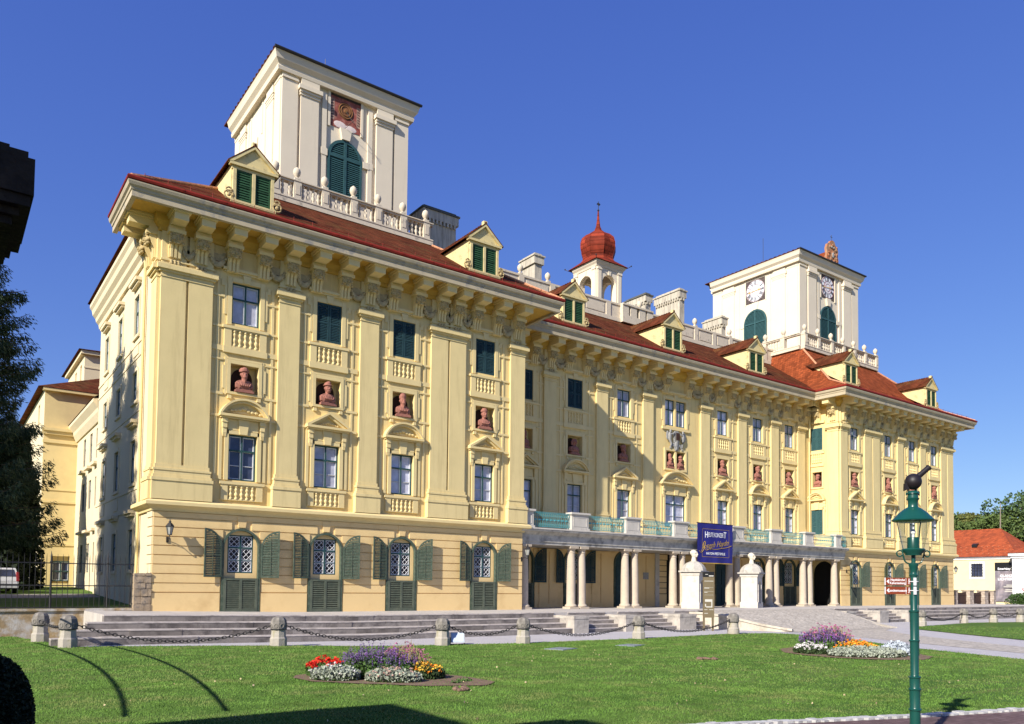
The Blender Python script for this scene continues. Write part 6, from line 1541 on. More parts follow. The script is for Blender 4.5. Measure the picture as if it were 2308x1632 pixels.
def tree(loc, h, rad, lab, m, seed, n=9000, leaf=0.3, group=None, name='tree', cat='tree', base=0.25):
    q = random.Random(seed); t = thing(name, lab, cat, loc, 0, group)
    blobs = []
    for k in range(int(18+rad*3)):
        a = q.uniform(0, 6.28); zz = q.uniform(base, 0.93); rr = rad*math.sqrt(q.uniform(0.05, 1))*math.sin(math.pi*min(0.98, 0.12+zz*0.86))**0.7
        blobs.append((rr*math.cos(a), rr*math.sin(a), h*zz, rad*q.uniform(0.2, 0.38)))
    V, F = leaf_quads(crown_points(blobs, n), leaf); fastmesh('crown', V, F, m, t)
    b = MB(); b.tube([(0, 0, -0.5), (q.uniform(-.2, .2), q.uniform(-.2, .2), h*0.35), (q.uniform(-.4, .4), q.uniform(-.4, .4), h*0.75)], [0.035*h*0.6, 0.02*h, 0.008*h], 8)
    for bl in blobs[::2]: b.tube([(0, 0, max(h*0.2, bl[2]*0.6)), (bl[0]*0.5, bl[1]*0.5, bl[2]*0.8), bl[:3]], [0.011*h, 0.007*h, 0.003*h], 5)
    put('trunk', b.mesh('trunk', TRUNK), t)
    return t
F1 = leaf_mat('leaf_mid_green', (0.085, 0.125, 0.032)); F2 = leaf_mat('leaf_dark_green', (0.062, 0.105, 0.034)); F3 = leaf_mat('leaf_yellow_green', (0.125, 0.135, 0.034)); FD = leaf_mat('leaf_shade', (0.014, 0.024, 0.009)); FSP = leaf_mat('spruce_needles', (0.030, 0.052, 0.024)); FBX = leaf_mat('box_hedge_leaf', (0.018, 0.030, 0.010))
def pxy(px, r): 
    """plan point r metres from the camera in the direction of photo column px"""
    a = YAW+math.atan((px-1165.5)/1786.7); return (-7.777+r*math.sin(a), -38.045+r*math.cos(a))
for px, r, h, rad, m, lab in ((2158, 152, 16.2, 5.0, F1, 'bushy green tree directly right of the palace end'), (2186, 158, 16.2, 5.0, F3, 'yellowish green tree above the middle of the orange roof'), (2212, 150, 14.6, 4.5, F1, 'rounded green tree left of the leaning bare pole'),
                              (2244, 164, 14.8, 6, F3, 'pale green tree behind the orange roof ridge end'), (2262, 148, 15.4, 5.0, F1, 'mid green tree under the spreading dark tree at the right'), (2316, 152, 21.5, 7.2, F2, 'tall dark tree rising above the others at the right edge'), (2136, 170, 17, 7, F2, 'dark tree mostly hidden behind the right end of the palace'), (2345, 160, 19, 7, F1, 'big tree beyond the right edge of the photo')):
    x, y = pxy(px, r); tree((x, y, -1.0), h, rad, lab, m, int(px), 12000, 0.36, 'trees behind the orange roof')
# spruce: tiers of drooping boughs
def spruce(loc, h, rad, lab, seed, rep=7, zlow=4.2):
    q = random.Random(seed); t = thing('spruce', lab, 'spruce tree', loc, 0); V = []; Fq = []; b = MB(); cnt = 0
    b.tube([(0, 0, -0.5), (0, 0, h*0.5), (0.1, 0, h)], [0.38, 0.22, 0.03], 10)
    P = []; D = []
    z = zlow
    while z < h-0.5:
        f = 1-z/h; L_ = rad*(0.25+0.95*f**0.75)*q.uniform(0.75, 1.15); nb = q.randint(6, 8)
        for k in range(nb):
            a = q.uniform(0, 6.28); ln = L_*q.uniform(0.7, 1.1); ca_, sa = math.cos(a), math.sin(a)
            pts = [(ln*s*ca_, ln*s*sa, z-ln*(0.42*s-0.32*s*s*s)) for s in (0, 0.3, 0.6, 0.85, 1.0)]
            b.tube(pts, [0.05, 0.035, 0.025, 0.015, 0.008], 4)
            m_ = int(30*ln)
            for j in range(m_):
                s = (0.12+0.88*q.random()**0.8); i = min(3, int(s*4)); base = np.array([ln*s*ca_, ln*s*sa, z-ln*(0.42*s-0.32*s**3)])
                side = (q.random()-0.5)*2*0.34*ln*(1.05-s)+q.uniform(-.1, .1); off = np.array([-sa*side, ca_*side, -abs(side)*0.35-q.uniform(0, 0.3)*(0.4+s)])
                P.append(base+off); D.append(np.array([ca_*0.5-sa*side*0.8, sa*0.5+ca_*side*0.8, -0.55])) 
        z += q.uniform(0.2, 0.36)
    P = np.array(P); D = np.array(D); D /= np.linalg.norm(D, axis=1)[:, None]
    P = np.repeat(P, rep, 0)+nrg.normal(0, 0.09, (len(P)*rep, 3)); D = np.repeat(D, rep, 0)+nrg.normal(0, 0.35, (len(D)*rep, 3)); D /= np.linalg.norm(D, axis=1)[:, None]
    u = np.cross(D, nrg.normal(size=D.shape)); u /= np.linalg.norm(u, axis=1)[:, None]
    ln = nrg.uniform(0.13, 0.28, len(P))[:, None]
    V = np.stack([P-u*0.018, P+D*ln*0.5-u*0.024, P+D*ln, P+D*ln*0.5+u*0.024], 1).reshape(-1, 3)
    fastmesh('crown', V, np.arange(len(V)).reshape(-1, 4), FSP, t); put('trunk', b.mesh('trunk', TRUNK), t)
    return t
spruce((-7.3, 7.2, 0.2), 19.0, 4.7, 'tall dark spruce with drooping boughs at the left edge', 5, 5)
spruce((-16.5, 0.5, 0.0), 24, 4.6, 'second spruce standing outside the left edge of the photo', 12, 4, 1.5)
spruce((-23, 3.5, 0.0), 27, 5.0, 'third spruce far outside the left edge of the photo', 13, 4, 1.5)
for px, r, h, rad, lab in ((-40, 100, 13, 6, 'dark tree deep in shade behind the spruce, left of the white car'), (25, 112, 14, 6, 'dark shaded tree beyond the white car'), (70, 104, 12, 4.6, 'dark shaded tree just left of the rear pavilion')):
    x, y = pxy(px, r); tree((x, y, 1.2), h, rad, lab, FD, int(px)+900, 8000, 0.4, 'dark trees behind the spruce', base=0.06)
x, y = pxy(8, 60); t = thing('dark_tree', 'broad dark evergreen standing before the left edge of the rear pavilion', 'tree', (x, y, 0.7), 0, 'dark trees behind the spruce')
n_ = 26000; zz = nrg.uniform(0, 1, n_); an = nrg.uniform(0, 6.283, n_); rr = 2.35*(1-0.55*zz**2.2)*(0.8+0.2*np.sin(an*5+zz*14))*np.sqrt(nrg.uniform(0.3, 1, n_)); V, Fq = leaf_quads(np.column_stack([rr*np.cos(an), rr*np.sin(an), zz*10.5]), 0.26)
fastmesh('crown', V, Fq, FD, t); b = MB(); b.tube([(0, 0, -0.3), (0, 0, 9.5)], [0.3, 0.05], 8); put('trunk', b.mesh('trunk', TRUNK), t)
x, y = pxy(6, 88); b = MB(); P = np.array([(nrg.uniform(-7, 4.5), nrg.uniform(-1, 1), nrg.uniform(0, 5.5)) for _ in range(9000)]); V, Fq = leaf_quads(P, 0.4)
tag(fastmesh('hedge', V+np.array([x-1, y, 1.0]), Fq, FD), 'dark hedge of shaded shrubs closing the rear lawn behind the car', 'hedge')
# clipped bush in the near left corner
bx = pxy(-14, 10.4)
t = thing('clipped_bush', 'black looking clipped bush in shade at the lower left edge', 'bush', (bx[0], bx[1], -0.85))
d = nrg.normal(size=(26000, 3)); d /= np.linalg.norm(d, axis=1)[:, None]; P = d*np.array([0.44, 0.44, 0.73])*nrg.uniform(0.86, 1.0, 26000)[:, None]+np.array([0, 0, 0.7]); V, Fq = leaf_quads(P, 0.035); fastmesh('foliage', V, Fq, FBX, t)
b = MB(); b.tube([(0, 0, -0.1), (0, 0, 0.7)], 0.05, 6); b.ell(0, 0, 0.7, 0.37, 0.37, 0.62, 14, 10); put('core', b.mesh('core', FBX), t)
# shrub in front of the poster on the right
def shrub(loc, r, h, lab, m, n=5000, leaf=0.12):
    t = thing('shrub', lab, 'shrub', loc); q = random.Random(int(loc[0]*7)); blobs = [(q.uniform(-r, r)*0.7, q.uniform(-r, r)*0.7, h*q.uniform(0.2, 0.75), r*q.uniform(0.3, 0.5)) for _ in range(14)]
    V, Fq = leaf_quads(crown_points(blobs, n), leaf); fastmesh('foliage', V, Fq, m, t); b = MB()
    for bl in blobs[:6]: b.tube([(0, 0, 0), bl[:3]], [0.04, 0.015], 4)
    put('stem', b.mesh('stem', TRUNK), t)

# ------------------------------------------------------------------ flower beds
def bed(pts, lab):
    q = random.Random(len(pts)); o = flat('soil_bed', ragged(pts, 0.04, 0.4), -0.975, SOIL)
    return tag(o, lab, 'flower bed')
def ellipse(cx, cy, rx_, ry_, rot, n=26): return [(cx+rx_*math.cos(a)*math.cos(rot)-ry_*math.sin(a)*math.sin(rot), cy+rx_*math.cos(a)*math.sin(rot)+ry_*math.sin(a)*math.cos(rot)) for a in [2*math.pi*k/n for k in range(n)]]
VR = math.atan2(rt.y, rt.x)        # beds lie square to the line of sight
def local(cx, cy): 
    ca_, sa = math.cos(VR), math.sin(VR)
    return lambda u, v: (cx+u*ca_-v*sa, cy+u*sa+v*ca_)
def clump(name, lab, f, area, n, hgt, parts, cat='flowers'):
    """uncountable bedding plants of one kind: leaves and blossoms over an area (u0,u1,v0,v1); parts = [(material, share, size, zlo, zhi, shape)]"""
    root = None
    for i, (m, k, size, zl, zh, shape) in enumerate(parts):
        u = nrg.uniform(area[0], area[1], k); v = nrg.uniform(area[2], area[3], k)
        e = ((u-(area[0]+area[1])/2)/((area[1]-area[0])/2))**2+((v-(area[2]+area[3])/2)/((area[3]-area[2])/2))**2; ok = e < 1
        u, v, e = u[ok], v[ok], e[ok]; X = np.array([f(a*SC[0]+SC[1], c*SC[0]) for a, c in zip(u, v)]); hgt_ = hgt*SC[2]
        z = nrg.uniform(zl, zh, len(u))*hgt_*(1-0.45*e)*nrg.uniform(0.8, 1.1, len(u)); P = np.column_stack([X, z-0.97+np.array([dz(x) for x in X[:, 0]])])
        if shape == 'spike':
            n_ = 9; PP = np.repeat(P, n_, 0); PP[:, 2] += np.tile(np.linspace(0, 0.2, n_), len(P)); PP += nrg.normal(0, 0.008, PP.shape); V, Fq = leaf_quads(PP, size)
        elif shape == 'stem':
            top = P.copy(); low = P.copy(); low[:, 2] = -0.97+np.array([dz(x) for x in X[:, 0]])+hgt*0.3; low[:, :2] += nrg.normal(0, 0.03, (len(P), 2)); w = np.array([size, 0, 0])*0.5; w = np.array([rt.x, rt.y, 0])*size*0.5
            V = np.stack([low-w, low+w, top+w, top-w], 1).reshape(-1, 3); Fq = np.arange(len(V)).reshape(-1, 4)
        elif shape == 'ball':
            n_ = 12; PP = np.repeat(P, n_, 0)+nrg.normal(0, size*0.55, (len(P)*n_, 3))*np.array([1, 1, 0.6]); V, Fq = leaf_quads(PP, size)
        else: V, Fq = leaf_quads(P, size)
        o = fastmesh(name if root is None else ['blossoms', 'stems', 'spent_heads'][min(i-1, 2)], V, Fq, m, root)
        if root is None: root = tag(o, lab, cat, kind='stuff')
PUR = mat('purple_petal', (0.105, 0.07, 0.17), 0.7, 0.45, 6); VIO = mat('violet_petal', (0.18, 0.085, 0.27), 0.7, 0.4, 6); PNK = mat('pink_petal', (0.42, 0.13, 0.26), 0.7, 0.35, 6); REDP = mat('red_petal', (0.62, 0.022, 0.010), 0.7, 0.3, 8); ORP = mat('orange_petal', (0.78, 0.23, 0.012), 0.7, 0.25, 8); YLP = mat('yellow_petal', (0.66, 0.42, 0.05), 0.7, 0.3, 8)
SLV = mat('silver_leaf', (0.31, 0.34, 0.265), 0.85, 0.35, 9); SLB = mat('blue_silver_leaf', (0.38, 0.42, 0.46), 0.85, 0.25, 9); GLF = mat('bedding_leaf', (0.06, 0.115, 0.025), 0.8, 0.45, 5); DLF = mat('dark_bedding_leaf', (0.035, 0.06, 0.018), 0.8, 0.4, 5); STM = mat('tan_stem', (0.26, 0.20, 0.10), 0.85, 0.3, 6); WHP = mat('white_petal', (0.72, 0.68, 0.66), 0.7, 0.15, 9); PCH = mat('peach_petal', (0.55, 0.34, 0.28), 0.7, 0.25, 9)
SC = [0.9, -0.1, 0.86]; c1 = (1.0, -20.35); f = local(*c1)
bed([f(*p) for p in ((-2.0, .1), (-1.5, .9), (0, 1.3), (1.4, 1.2), (2.2, .6), (2.9, -.3), (2.7, -1.15), (1.4, -1.5), (0, -1.35), (-1.3, -1.15), (-1.9, -.5))], 'round bed of bare soil under the red and purple flowers in the near lawn')
f2 = local(20.35, -20.9)
bed([f2(*p) for p in ((-2.5, -.8), (-2.2, .8), (-1.2, 2.1), (0.4, 2.4), (1.6, 1.4), (2.5, -.6), (2.4, -2.0), (1.4, -3.3), (0, -3.5), (-1.4, -2.9), (-2.2, -1.9))], 'round bed of soil under the orange and purple flowers in the farther lawn')
# near bed: u along the picture, v away from the viewer
clump('silver_foliage', 'low silver leaved plants at the lower left rim of the near flower bed', f, (-1.5, -0.2, -1.15, -0.3), 0, 0.42, [(SLV, 3600, 0.06, 0.1, 1.0, 'leaf'), (DLF, 1200, 0.06, 0.0, 0.4, 'leaf'), (WHP, 60, 0.03, 0.7, 1.05, 'ball')])
clump('silver_foliage', 'low silver leaved plants with peach tips at the lower right rim of the near flower bed', f, (-0.05, 1.45, -1.2, -0.4), 0, 0.36, [(SLV, 3600, 0.06, 0.1, 1.0, 'leaf'), (DLF, 1200, 0.06, 0.0, 0.4, 'leaf'), (PCH, 60, 0.03, 0.8, 1.15, 'ball')])
clump('red_flowers', 'bright red flowers at the left side of the near flower bed', f, (-1.85, -0.75, -0.3, 0.8), 0, 0.5, [(GLF, 3000, 0.07, 0.1, 0.75, 'leaf'), (REDP, 130, 0.05, 0.75, 1.05, 'ball')])
clump('purple_flowers', 'purple flower spikes over green leaves in the middle of the near flower bed', f, (-0.95, 1.2, -0.6, 1.1), 0, 0.76, [(GLF, 11000, 0.09, 0.1, 0.78, 'leaf'), (PUR, 330, 0.032, 0.55, 1.0, 'spike'), (VIO, 200, 0.032, 0.6, 1.0, 'spike')])
clump('pink_flowers', 'tall pink flowers on thin stems at the back of the near flower bed', f, (0.0, 1.5, 0.1, 1.2), 0, 0.95, [(DLF, 2500, 0.08, 0.1, 0.6, 'leaf'), (PNK, 120, 0.032, 0.86, 1.1, 'ball'), (STM, 300, 0.012, 0.85, 1.05, 'stem')])
clump('yellow_flowers', 'yellow and orange flowers at the right side of the near flower bed', f, (0.95, 1.95, -0.3, 0.7), 0, 0.46, [(DLF, 3200, 0.07, 0.1, 0.8, 'leaf'), (YLP, 80, 0.04, 0.75, 1.05, 'ball'), (ORP, 60, 0.035, 0.7, 1.0, 'ball')])
SC = [0.86, -0.12, 0.85]
clump('purple_flowers', 'purple flower spikes at the back left of the farther flower bed', f2, (-1.5, 0.75, -0.2, 1.9), 0, 0.85, [(GLF, 7000, 0.1, 0.05, 0.7, 'leaf'), (PUR, 260, 0.045, 0.5, 0.95, 'spike'), (VIO, 200, 0.045, 0.5, 1.0, 'spike')])
clump('pink_flowers', 'tall pink flowers on stems at the back of the farther flower bed', f2, (-1.2, 1.15, 0.4, 2.1), 0, 1.1, [(DLF, 2600, 0.09, 0.1, 0.7, 'leaf'), (PNK, 150, 0.045, 0.88, 1.12, 'ball'), (STM, 300, 0.014, 0.85, 1.05, 'stem')])
clump('orange_flowers', 'bright orange flowers in the middle of the farther flower bed', f2, (-0.5, 1.3, -1.5, 0.0), 0, 0.55, [(GLF, 2500, 0.08, 0.05, 0.7, 'leaf'), (ORP, 95, 0.045, 0.75, 1.05, 'ball'), (YLP, 40, 0.05, 0.8, 1.1, 'ball')])
clump('silver_foliage', 'pale green silver plants along the front rim of the farther flower bed', f2, (-1.5, 1.7, -3.3, -1.5), 0, 0.42, [(SLV, 6500, 0.075, 0.1, 1.0, 'leaf'), (DLF, 1500, 0.07, 0.0, 0.4, 'leaf'), (ORP, 3, 0.03, 0.8, 1.0, 'ball')])
clump('blue_silver_foliage', 'bluish white leaved plants at the right end of the farther flower bed', f2, (1.3, 2.4, -2.3, -0.6), 0, 0.55, [(SLB, 1800, 0.12, 0.05, 1.0, 'leaf'), (DLF, 500, 0.06, 0, 0.3, 'leaf')])
clump('white_flowers', 'small white flowers at the left end of the farther flower bed', f2, (-2.4, -1.0, -1.9, -0.2), 0, 0.45, [(DLF, 3000, 0.07, 0.05, 0.7, 'leaf'), (WHP, 130, 0.035, 0.7, 1.05, 'ball')])
for (x, y), k in ((f(2.2, -0.35), 0), (f(2.0, -0.75), 1)):
    P = nrg.normal(0, 0.07, (120, 3))*np.array([1, 1, 0.5])+np.array([x, y, -0.9]); V, Fq = leaf_quads(P, 0.05); tag(fastmesh('seedling', V, Fq, GLF), ['small green seedling alone on the bare soil of the near bed', 'tiny seedling on the bare soil nearest the viewer'][k], 'seedling', 'seedlings on the bare soil')

# ------------------------------------------------------------------ grass blades on the lawn nearest the viewer
def inside(P, poly):
    x, y = P[:, 0], P[:, 1]; c = np.zeros(len(P), bool); n = len(poly)
    for i in range(n):
        x0, y0 = poly[i]; x1, y1 = poly[i-1]
        with np.errstate(divide='ignore', invalid='ignore'): cr = ((y0 > y) != (y1 > y)) & (x < (x1-x0)*(y-y0)/(y1-y0)+x0)
        c ^= cr
    return c
def blades(n, rmin, rmax, hgt, wid, power, lawn=L1):
    r = rmin+(rmax-rmin)*nrg.uniform(0, 1, n)**power; a = YAW+nrg.uniform(R(-35), R(35), n)
    P = np.column_stack([-7.777+r*np.sin(a), -38.045+r*np.cos(a)]); P = P[inside(P, lawn)]
    k = len(P); z = -1.0+0.0158*np.clip(7-P[:, 0], 0, 9.5); base = np.column_stack([P, z])
    d = nrg.normal(0, 0.45, (k, 3)); d[:, 2] = 1; d /= np.linalg.norm(d, axis=1)[:, None]; h = (hgt*nrg.uniform(0.5, 1.2, k))[:, None]
    w = np.column_stack([rt.x*np.ones(k), rt.y*np.ones(k), np.zeros(k)])+nrg.normal(0, 0.4, (k, 3))*np.array([1, 1, 0]); w *= wid
    V = np.stack([base-w, base+w, base+d*h], 1).reshape(-1, 3); return V
V = np.concatenate([blades(120000, 9, 20, 0.038, 0.007, 0.9), blades(110000, 18, 36, 0.045, 0.011, 0.85), blades(60000, 32, 50, 0.05, 0.016, 0.9), blades(45000, 32, 62, 0.05, 0.02, 0.9, L2)])
tag(fastmesh('grass', V, np.arange(len(V)).reshape(-1, 3), BLADE), 'short mown green grass blades of the wide front lawn', 'grass', kind='stuff')
q = random.Random(8); P = []
for k in range(150):
    r = q.uniform(10, 30); a = YAW+R(q.uniform(-28, 30)); P.append((-7.777+r*math.sin(a), -38.045+r*math.cos(a)))
P = np.array(P); P = P[inside(P, L1)]; P3 = np.column_stack([P, -0.965+0.0158*np.clip(7-P[:, 0], 0, 9.5)]); V, Fq = leaf_quads(P3, 0.045)
tag(fastmesh('fallen_leaves', V, Fq, mat('dry_leaf', (0.42, 0.33, 0.20), 0.9, 0.6, 0.7)), 'small pale fallen leaves scattered over the front lawn', 'leaves', kind='stuff')

# ------------------------------------------------------------------ left: fence, pier, car, rear lawn
b = MB(); ys = [0.5, 8, 16, 24, 40, 130]; zf = lambda y: 0.12+0.035*min(max(y, 0), 30)
for a, c in zip(ys[:-1], ys[1:]): b.quad((-60, a, zf(a)), (2, a, zf(a)), (2, c, zf(c)), (-60, c, zf(c)))
struct(put('rear_lawn', b.mesh('rear_lawn', GRASS)))
b = MB(); pts = [(-60, 10.6), (-8, 10.2), (-3, 10.6), (-0.2, 11.4)]
for (x0, y0), (x1, y1) in zip(pts[:-1], pts[1:]): b.quad((x0, y0, zf(y0)+0.012), (x1, y1, zf(y1)+0.012), (x1, y1+4.2, zf(y1+4.2)+0.012), (x0, y0+4.2, zf(y0+4.2)+0.012))
struct(put('rear_path', b.mesh('rear_path', mat('grey_track', (0.26, 0.235, 0.215), 0.95, 0.2, 3, 0.5, 20))))
b = MB(); b.box(-30, -0.02, 0.12, 0.5, -1.3, 0.14); x = -30; q = random.Random(3)
while x < -0.05: w = min(q.uniform(0.8, 1.5), -0.02-x); b.box(x, x+w-0.01, 0.05, 0.56, 0.143, 0.24+q.uniform(-.01, .01)); x += w
tag(put('low_wall', b.mesh('low_wall', DIRT)), 'low crumbling earth stained wall that carries the iron fence', 'wall')
b = MB(); q = random.Random(6); z = 0.1
while z < 1.78:
    h = min(q.uniform(0.22, 0.36), 1.8-z); x = -0.72
    while x < -0.02:
        w = min(q.uniform(0.2, 0.48), -0.01-x)
        if -0.01-x-w < 0.12: w = -0.01-x
        e = 0.03; d = q.uniform(-.03, .03)
        b.prism([(x+.008, z+e), (x+e, z+.008), (x+w-e, z+.008+q.uniform(0, .02)), (x+w-.008, z+e), (x+w-.008, z+h-e), (x+w-e, z+h-.008), (x+e, z+h-.008-q.uniform(0, .02)), (x+.008, z+h-e)], -0.1+d, 0.5, 'y'); x += w
    z += h
b.box(-0.7, -0.02, -0.06, 0.48, 0, 1.78)
tag(put('stone_pier', b.mesh('stone_pier', mat('rubble_stone', (0.34, 0.26, 0.175), 0.95, 0.4, 2.6, 0.6, 20, stain=(0.2, 0.17, 0.14), stain_scale=3, stain_lo=0.5, stain_hi=0.65))), 'rough rubble stone pier against the left corner of the palace', 'pier')
t = thing('iron_fence', 'tall dark iron railing with pointed bars left of the palace', 'fence', (-0.75, 0.3, 0.25))
b = MB()
for z in (0.04, 0.96, 1.9): b.box(-13, 0, -0.022, 0.022, z-0.022, z+0.022)
put('rail', b.mesh('rail', IRON), t)
pk = MB(); pk.tube([(0, 0, 0.0), (0, 0, 2.12), (0, 0, 2.3)], [0.013, 0.013, 0.003], 5); PK = pk.mesh('picket', IRON)
for k in range(58): put('picket', PK, t, (-0.2*(k+0.3), 0, 0))
ps = MB(); ps.tube([(0, 0, -0.05), (0, 0, 2.2), (0, 0, 2.42)], [0.032, 0.032, 0.006], 6); ps.ell(0, 0, 1.95, 0.055, 0.055, 0.05, 8, 5); ps.tube([(0, 0.4, 0), (0, 0.0, 1.6)], 0.018, 5); PS = ps.mesh('post', IRON)
for x in (0.02, -0.96, -3.1, -5.3, -7.5, -9.7): put('post', PS, t, (x, 0, 0))
# white estate car seen from behind
cx, cy = -4.75, 15.2
t = thing('parked_car', 'white estate car parked on the rear track behind the fence, seen from behind', 'car', (cx, cy, zf(cy)), R(4))
b = MB(); sec = [(0.0, 0.32), (0.0, 0.75), (0.06, 0.95), (0.25, 1.42), (0.5, 1.48), (2.6, 1.46), (3.2, 1.0), (4.2, 0.86), (4.35, 0.6), (4.35, 0.3)]
for w, e in ((0.86, 0.0),):
    vs = [(-w*(0.86 if z > 1.2 else 1.0), y, z) for y, z in sec]+[(w*(0.86 if z > 1.2 else 1.0), y, z) for y, z in sec]; n = len(sec)
    b.add(vs, [(i, (i+1) % n, n+(i+1) % n, n+i) for i in range(n)]+[tuple(range(n)), tuple(range(n, 2*n))[::-1]])
b.box(-0.84, 0.84, -0.08, 0.1, 0.34, 0.6)
put('body', b.mesh('body', mat('white_car_paint', (0.62, 0.62, 0.64), 0.25, 0.03, 3, spec=0.6)), t)
b = MB(); b.add([(-0.72, 0.055, 1.0), (0.72, 0.055, 1.0), (0.64, 0.222, 1.38), (-0.64, 0.222, 1.38)], [(0, 1, 2, 3)]); put('rear_window', b.mesh('rear_window', GLASSD), t)
for s in (-1, 1):
    b = MB(); b.add([(s*0.872, 0.35, 1.0), (s*0.872, 3.0, 1.0), (s*0.752, 2.5, 1.4), (s*0.752, 0.5, 1.4)], [(0, 1, 2, 3)]); put('side_window', b.mesh('side_window', GLASSD), t)
    b = MB(); b.prism([(-0.015, 0.72), (0.1, 0.72), (0.2, 1.25), (0.13, 1.25)], s*0.74, s*0.875, 'x'); put('tail_light', b.mesh('tail_light', mat('red_lens', (0.35, 0.012, 0.01), 0.2, 0.1, 4, spec=0.6)), t)
    for y in (0.85, 3.4):
        w_ = MB(); w_.m = Matrix.Translation((s*0.78, y, 0.32)) @ Matrix.Rotation(math.pi/2, 4, 'Y'); w_.lathe([(0.2, -0.1), (0.31, -0.09), (0.32, 0), (0.31, 0.09), (0.2, 0.1)], 0, 0, 18); o = put('wheel', w_.mesh('wheel', mat('tyre', (0.015, 0.015, 0.015), 0.9, 0.2, 6)), t)
        w_ = MB(); w_.m = Matrix.Translation((s*0.86, y, 0.32)) @ Matrix.Rotation(math.pi/2, 4, 'Y'); w_.lathe([(0.05, -0.03), (0.19, -0.025), (0.19, 0.03), (0.05, 0.02)], 0, 0, 14); put('rim', w_.mesh('rim', mat('alloy', (0.4, 0.4, 0.42), 0.35, 0.1, 6, metal=0.7)), o)
b = MB(); b.box(-0.26, 0.26, -0.095, -0.081, 0.62, 0.73); put('number_plate', b.mesh('number_plate', WEDGE), t)
b = MB(); b.box(-0.86, 0.86, -0.1, -0.02, 0.5, 0.56); put('bumper_strip', b.mesh('bumper_strip', BLK), t)

# ------------------------------------------------------------------ near left: the stables opposite, whose shade falls on this corner
t = thing('stable_building', 'dark shaded stone building corner with stepped cornice at the upper left edge', 'building', (-12.0, -28.7, -0.85))
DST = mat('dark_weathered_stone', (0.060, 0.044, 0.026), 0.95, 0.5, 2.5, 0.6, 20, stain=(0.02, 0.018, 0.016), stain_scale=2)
b = MB(); b.box(-12, 0, -14, 0, 0, 6.6); b.box(-12.3, 0.3, -14.3, 0.3, 6.603, 7.05); b.box(-8, 2.5, -17, -2.8, 0, 6.9); put('wall', b.mesh('wall', DST), t)  # last box is an unseen block added to shade the porch cornice
kx, ky = pxy(38, 6.6); kx -= -12.0; ky -= -28.7
b = MB()
for e, z0, z1 in ((0.0, 4.92, 5.0), (0.02, 5.0, 5.27), (-0.02, 5.27, 5.33), (-0.13, 5.33, 5.4), (-0.06, 4.86, 4.92), (-0.1, 4.8, 4.86)): b.box(kx-1.6, kx+e, ky-e, ky+1.0, z0-0.02+0.003, z1-0.02)
b.box(kx-1.6, kx-0.6, ky+0.4, ky+0.8, 0, 4.78); put('porch_cornice', b.mesh('porch_cornice', DST), t)
for S0, S1, S2, hh, lab in (((-4.75, -4.8), (-4.25, -11.5), (-5.15, -23.6), 3.0, 'unseen cable added for the farther curved shadow line on the lawn'), ((-2.9, -5.9), (-2.55, -11.5), (-3.6, -23.9), 3.0, 'unseen cable added for the nearer curved shadow line on the lawn')):  # unseen cables, added and bent only to cast the lawn's shadow lines
    P = []
    for k in range(25):
        s = k/24; x = (1-s)**2*S0[0]+2*s*(1-s)*(2*S1[0]-0.5*(S0[0]+S2[0]))+s*s*S2[0]; y = S0[1]+(S2[1]-S0[1])*s; P.append((x-1.5556*hh, y-0.5556*hh, -0.85+hh))
    b = MB(); b.tube(P, 0.034, 6); tag(put('shadow_cable', b.mesh('shadow_cable', IRON)), lab, 'cable', 'added cables casting lawn shadows')

# ------------------------------------------------------------------ right: gates, low house with the orange roof, white house
WH1 = mat('pale_yellow_house', (0.70, 0.60, 0.35), 0.92, 0.05, 1.0, 0.2, 20); WH2 = mat('white_house', (0.75, 0.74, 0.70), 0.92, 0.05, 1.0, 0.2, 20)
OT = mat('bright_orange_tile', (0.38, 0.080, 0.026), 0.85, 0.15, 0.8, extra=tiles((1, 1, 1)))
t = thing('low_house', 'low pale yellow house with a bright orange tiled roof behind the gates', 'house', (112, 9.3, -1.04)); t.scale = (1.165,)*3
FH = Facade((95, 2.6, -0.7), -math.pi/2)
b = MB(); b.wall(-24, 0, 0, 6.1, [(-4.85, -3.6, 3.85, 5.45, 0.25)]); o = put('wall', b.mesh('wall', WH1), t, (0, 0, 0), -math.pi/2)
b = MB(); b.box(-24, 0.02, -0.1, 0, 5.95, 6.12); b.box(-24, 0.02, -0.22, 0, 6.123, 6.3)
for a, c, d, e in ((-5.1, -4.87, 3.6, 5.7), (-3.58, -3.35, 3.6, 5.7), (-4.87, -3.58, 5.47, 5.7), (-4.87, -3.58, 3.6, 3.83)): b.box(a, c, -0.03, 0, d, e)
put('trim', b.mesh('trim', WH2), t, (0, 0, 0), -math.pi/2)
b = MB(); b.box(-4.85, -3.6, 0.1, 0.14, 3.85, 5.45); w = put('window', b.mesh('window', GLASSD), t, (0, 0, 0), -math.pi/2)
b = MB()
for x in (-4.85, -4.55, -4.22, -3.9, -3.65): b.box(x, x+0.05, -0.08, -0.03, 3.8, 5.5)
for z in (3.95, 4.3, 4.65, 5.0, 5.3): b.box(-4.95, -3.5, -0.1, -0.08, z, z+0.05)
put('window_grille', b.mesh('window_grille', IRON), w)
b = MB(); ht, hx = 3.7, 4.6
b.add([(-0.45, -0.45, 6.3), (-0.45, 24, 6.3), (hx, 24, 6.3+ht), (hx, 3.4, 6.3+ht), (9.2, -0.45, 6.3), (9.2, 24, 6.3)], [(0, 3, 2, 1), (0, 4, 3), (3, 4, 5, 2)]); put('roof', b.mesh('roof', OT), t)
b = MB()
for r_ in range(3):
    for k in range(18): y = 0.4+k*0.62+0.31*(r_ % 2); s = 0.1+0.12*r_; b.box(-0.45+5.05*s-0.03, -0.45+5.05*s, y, y+0.08, 6.3+ht*s, 6.3+ht*s+0.05)
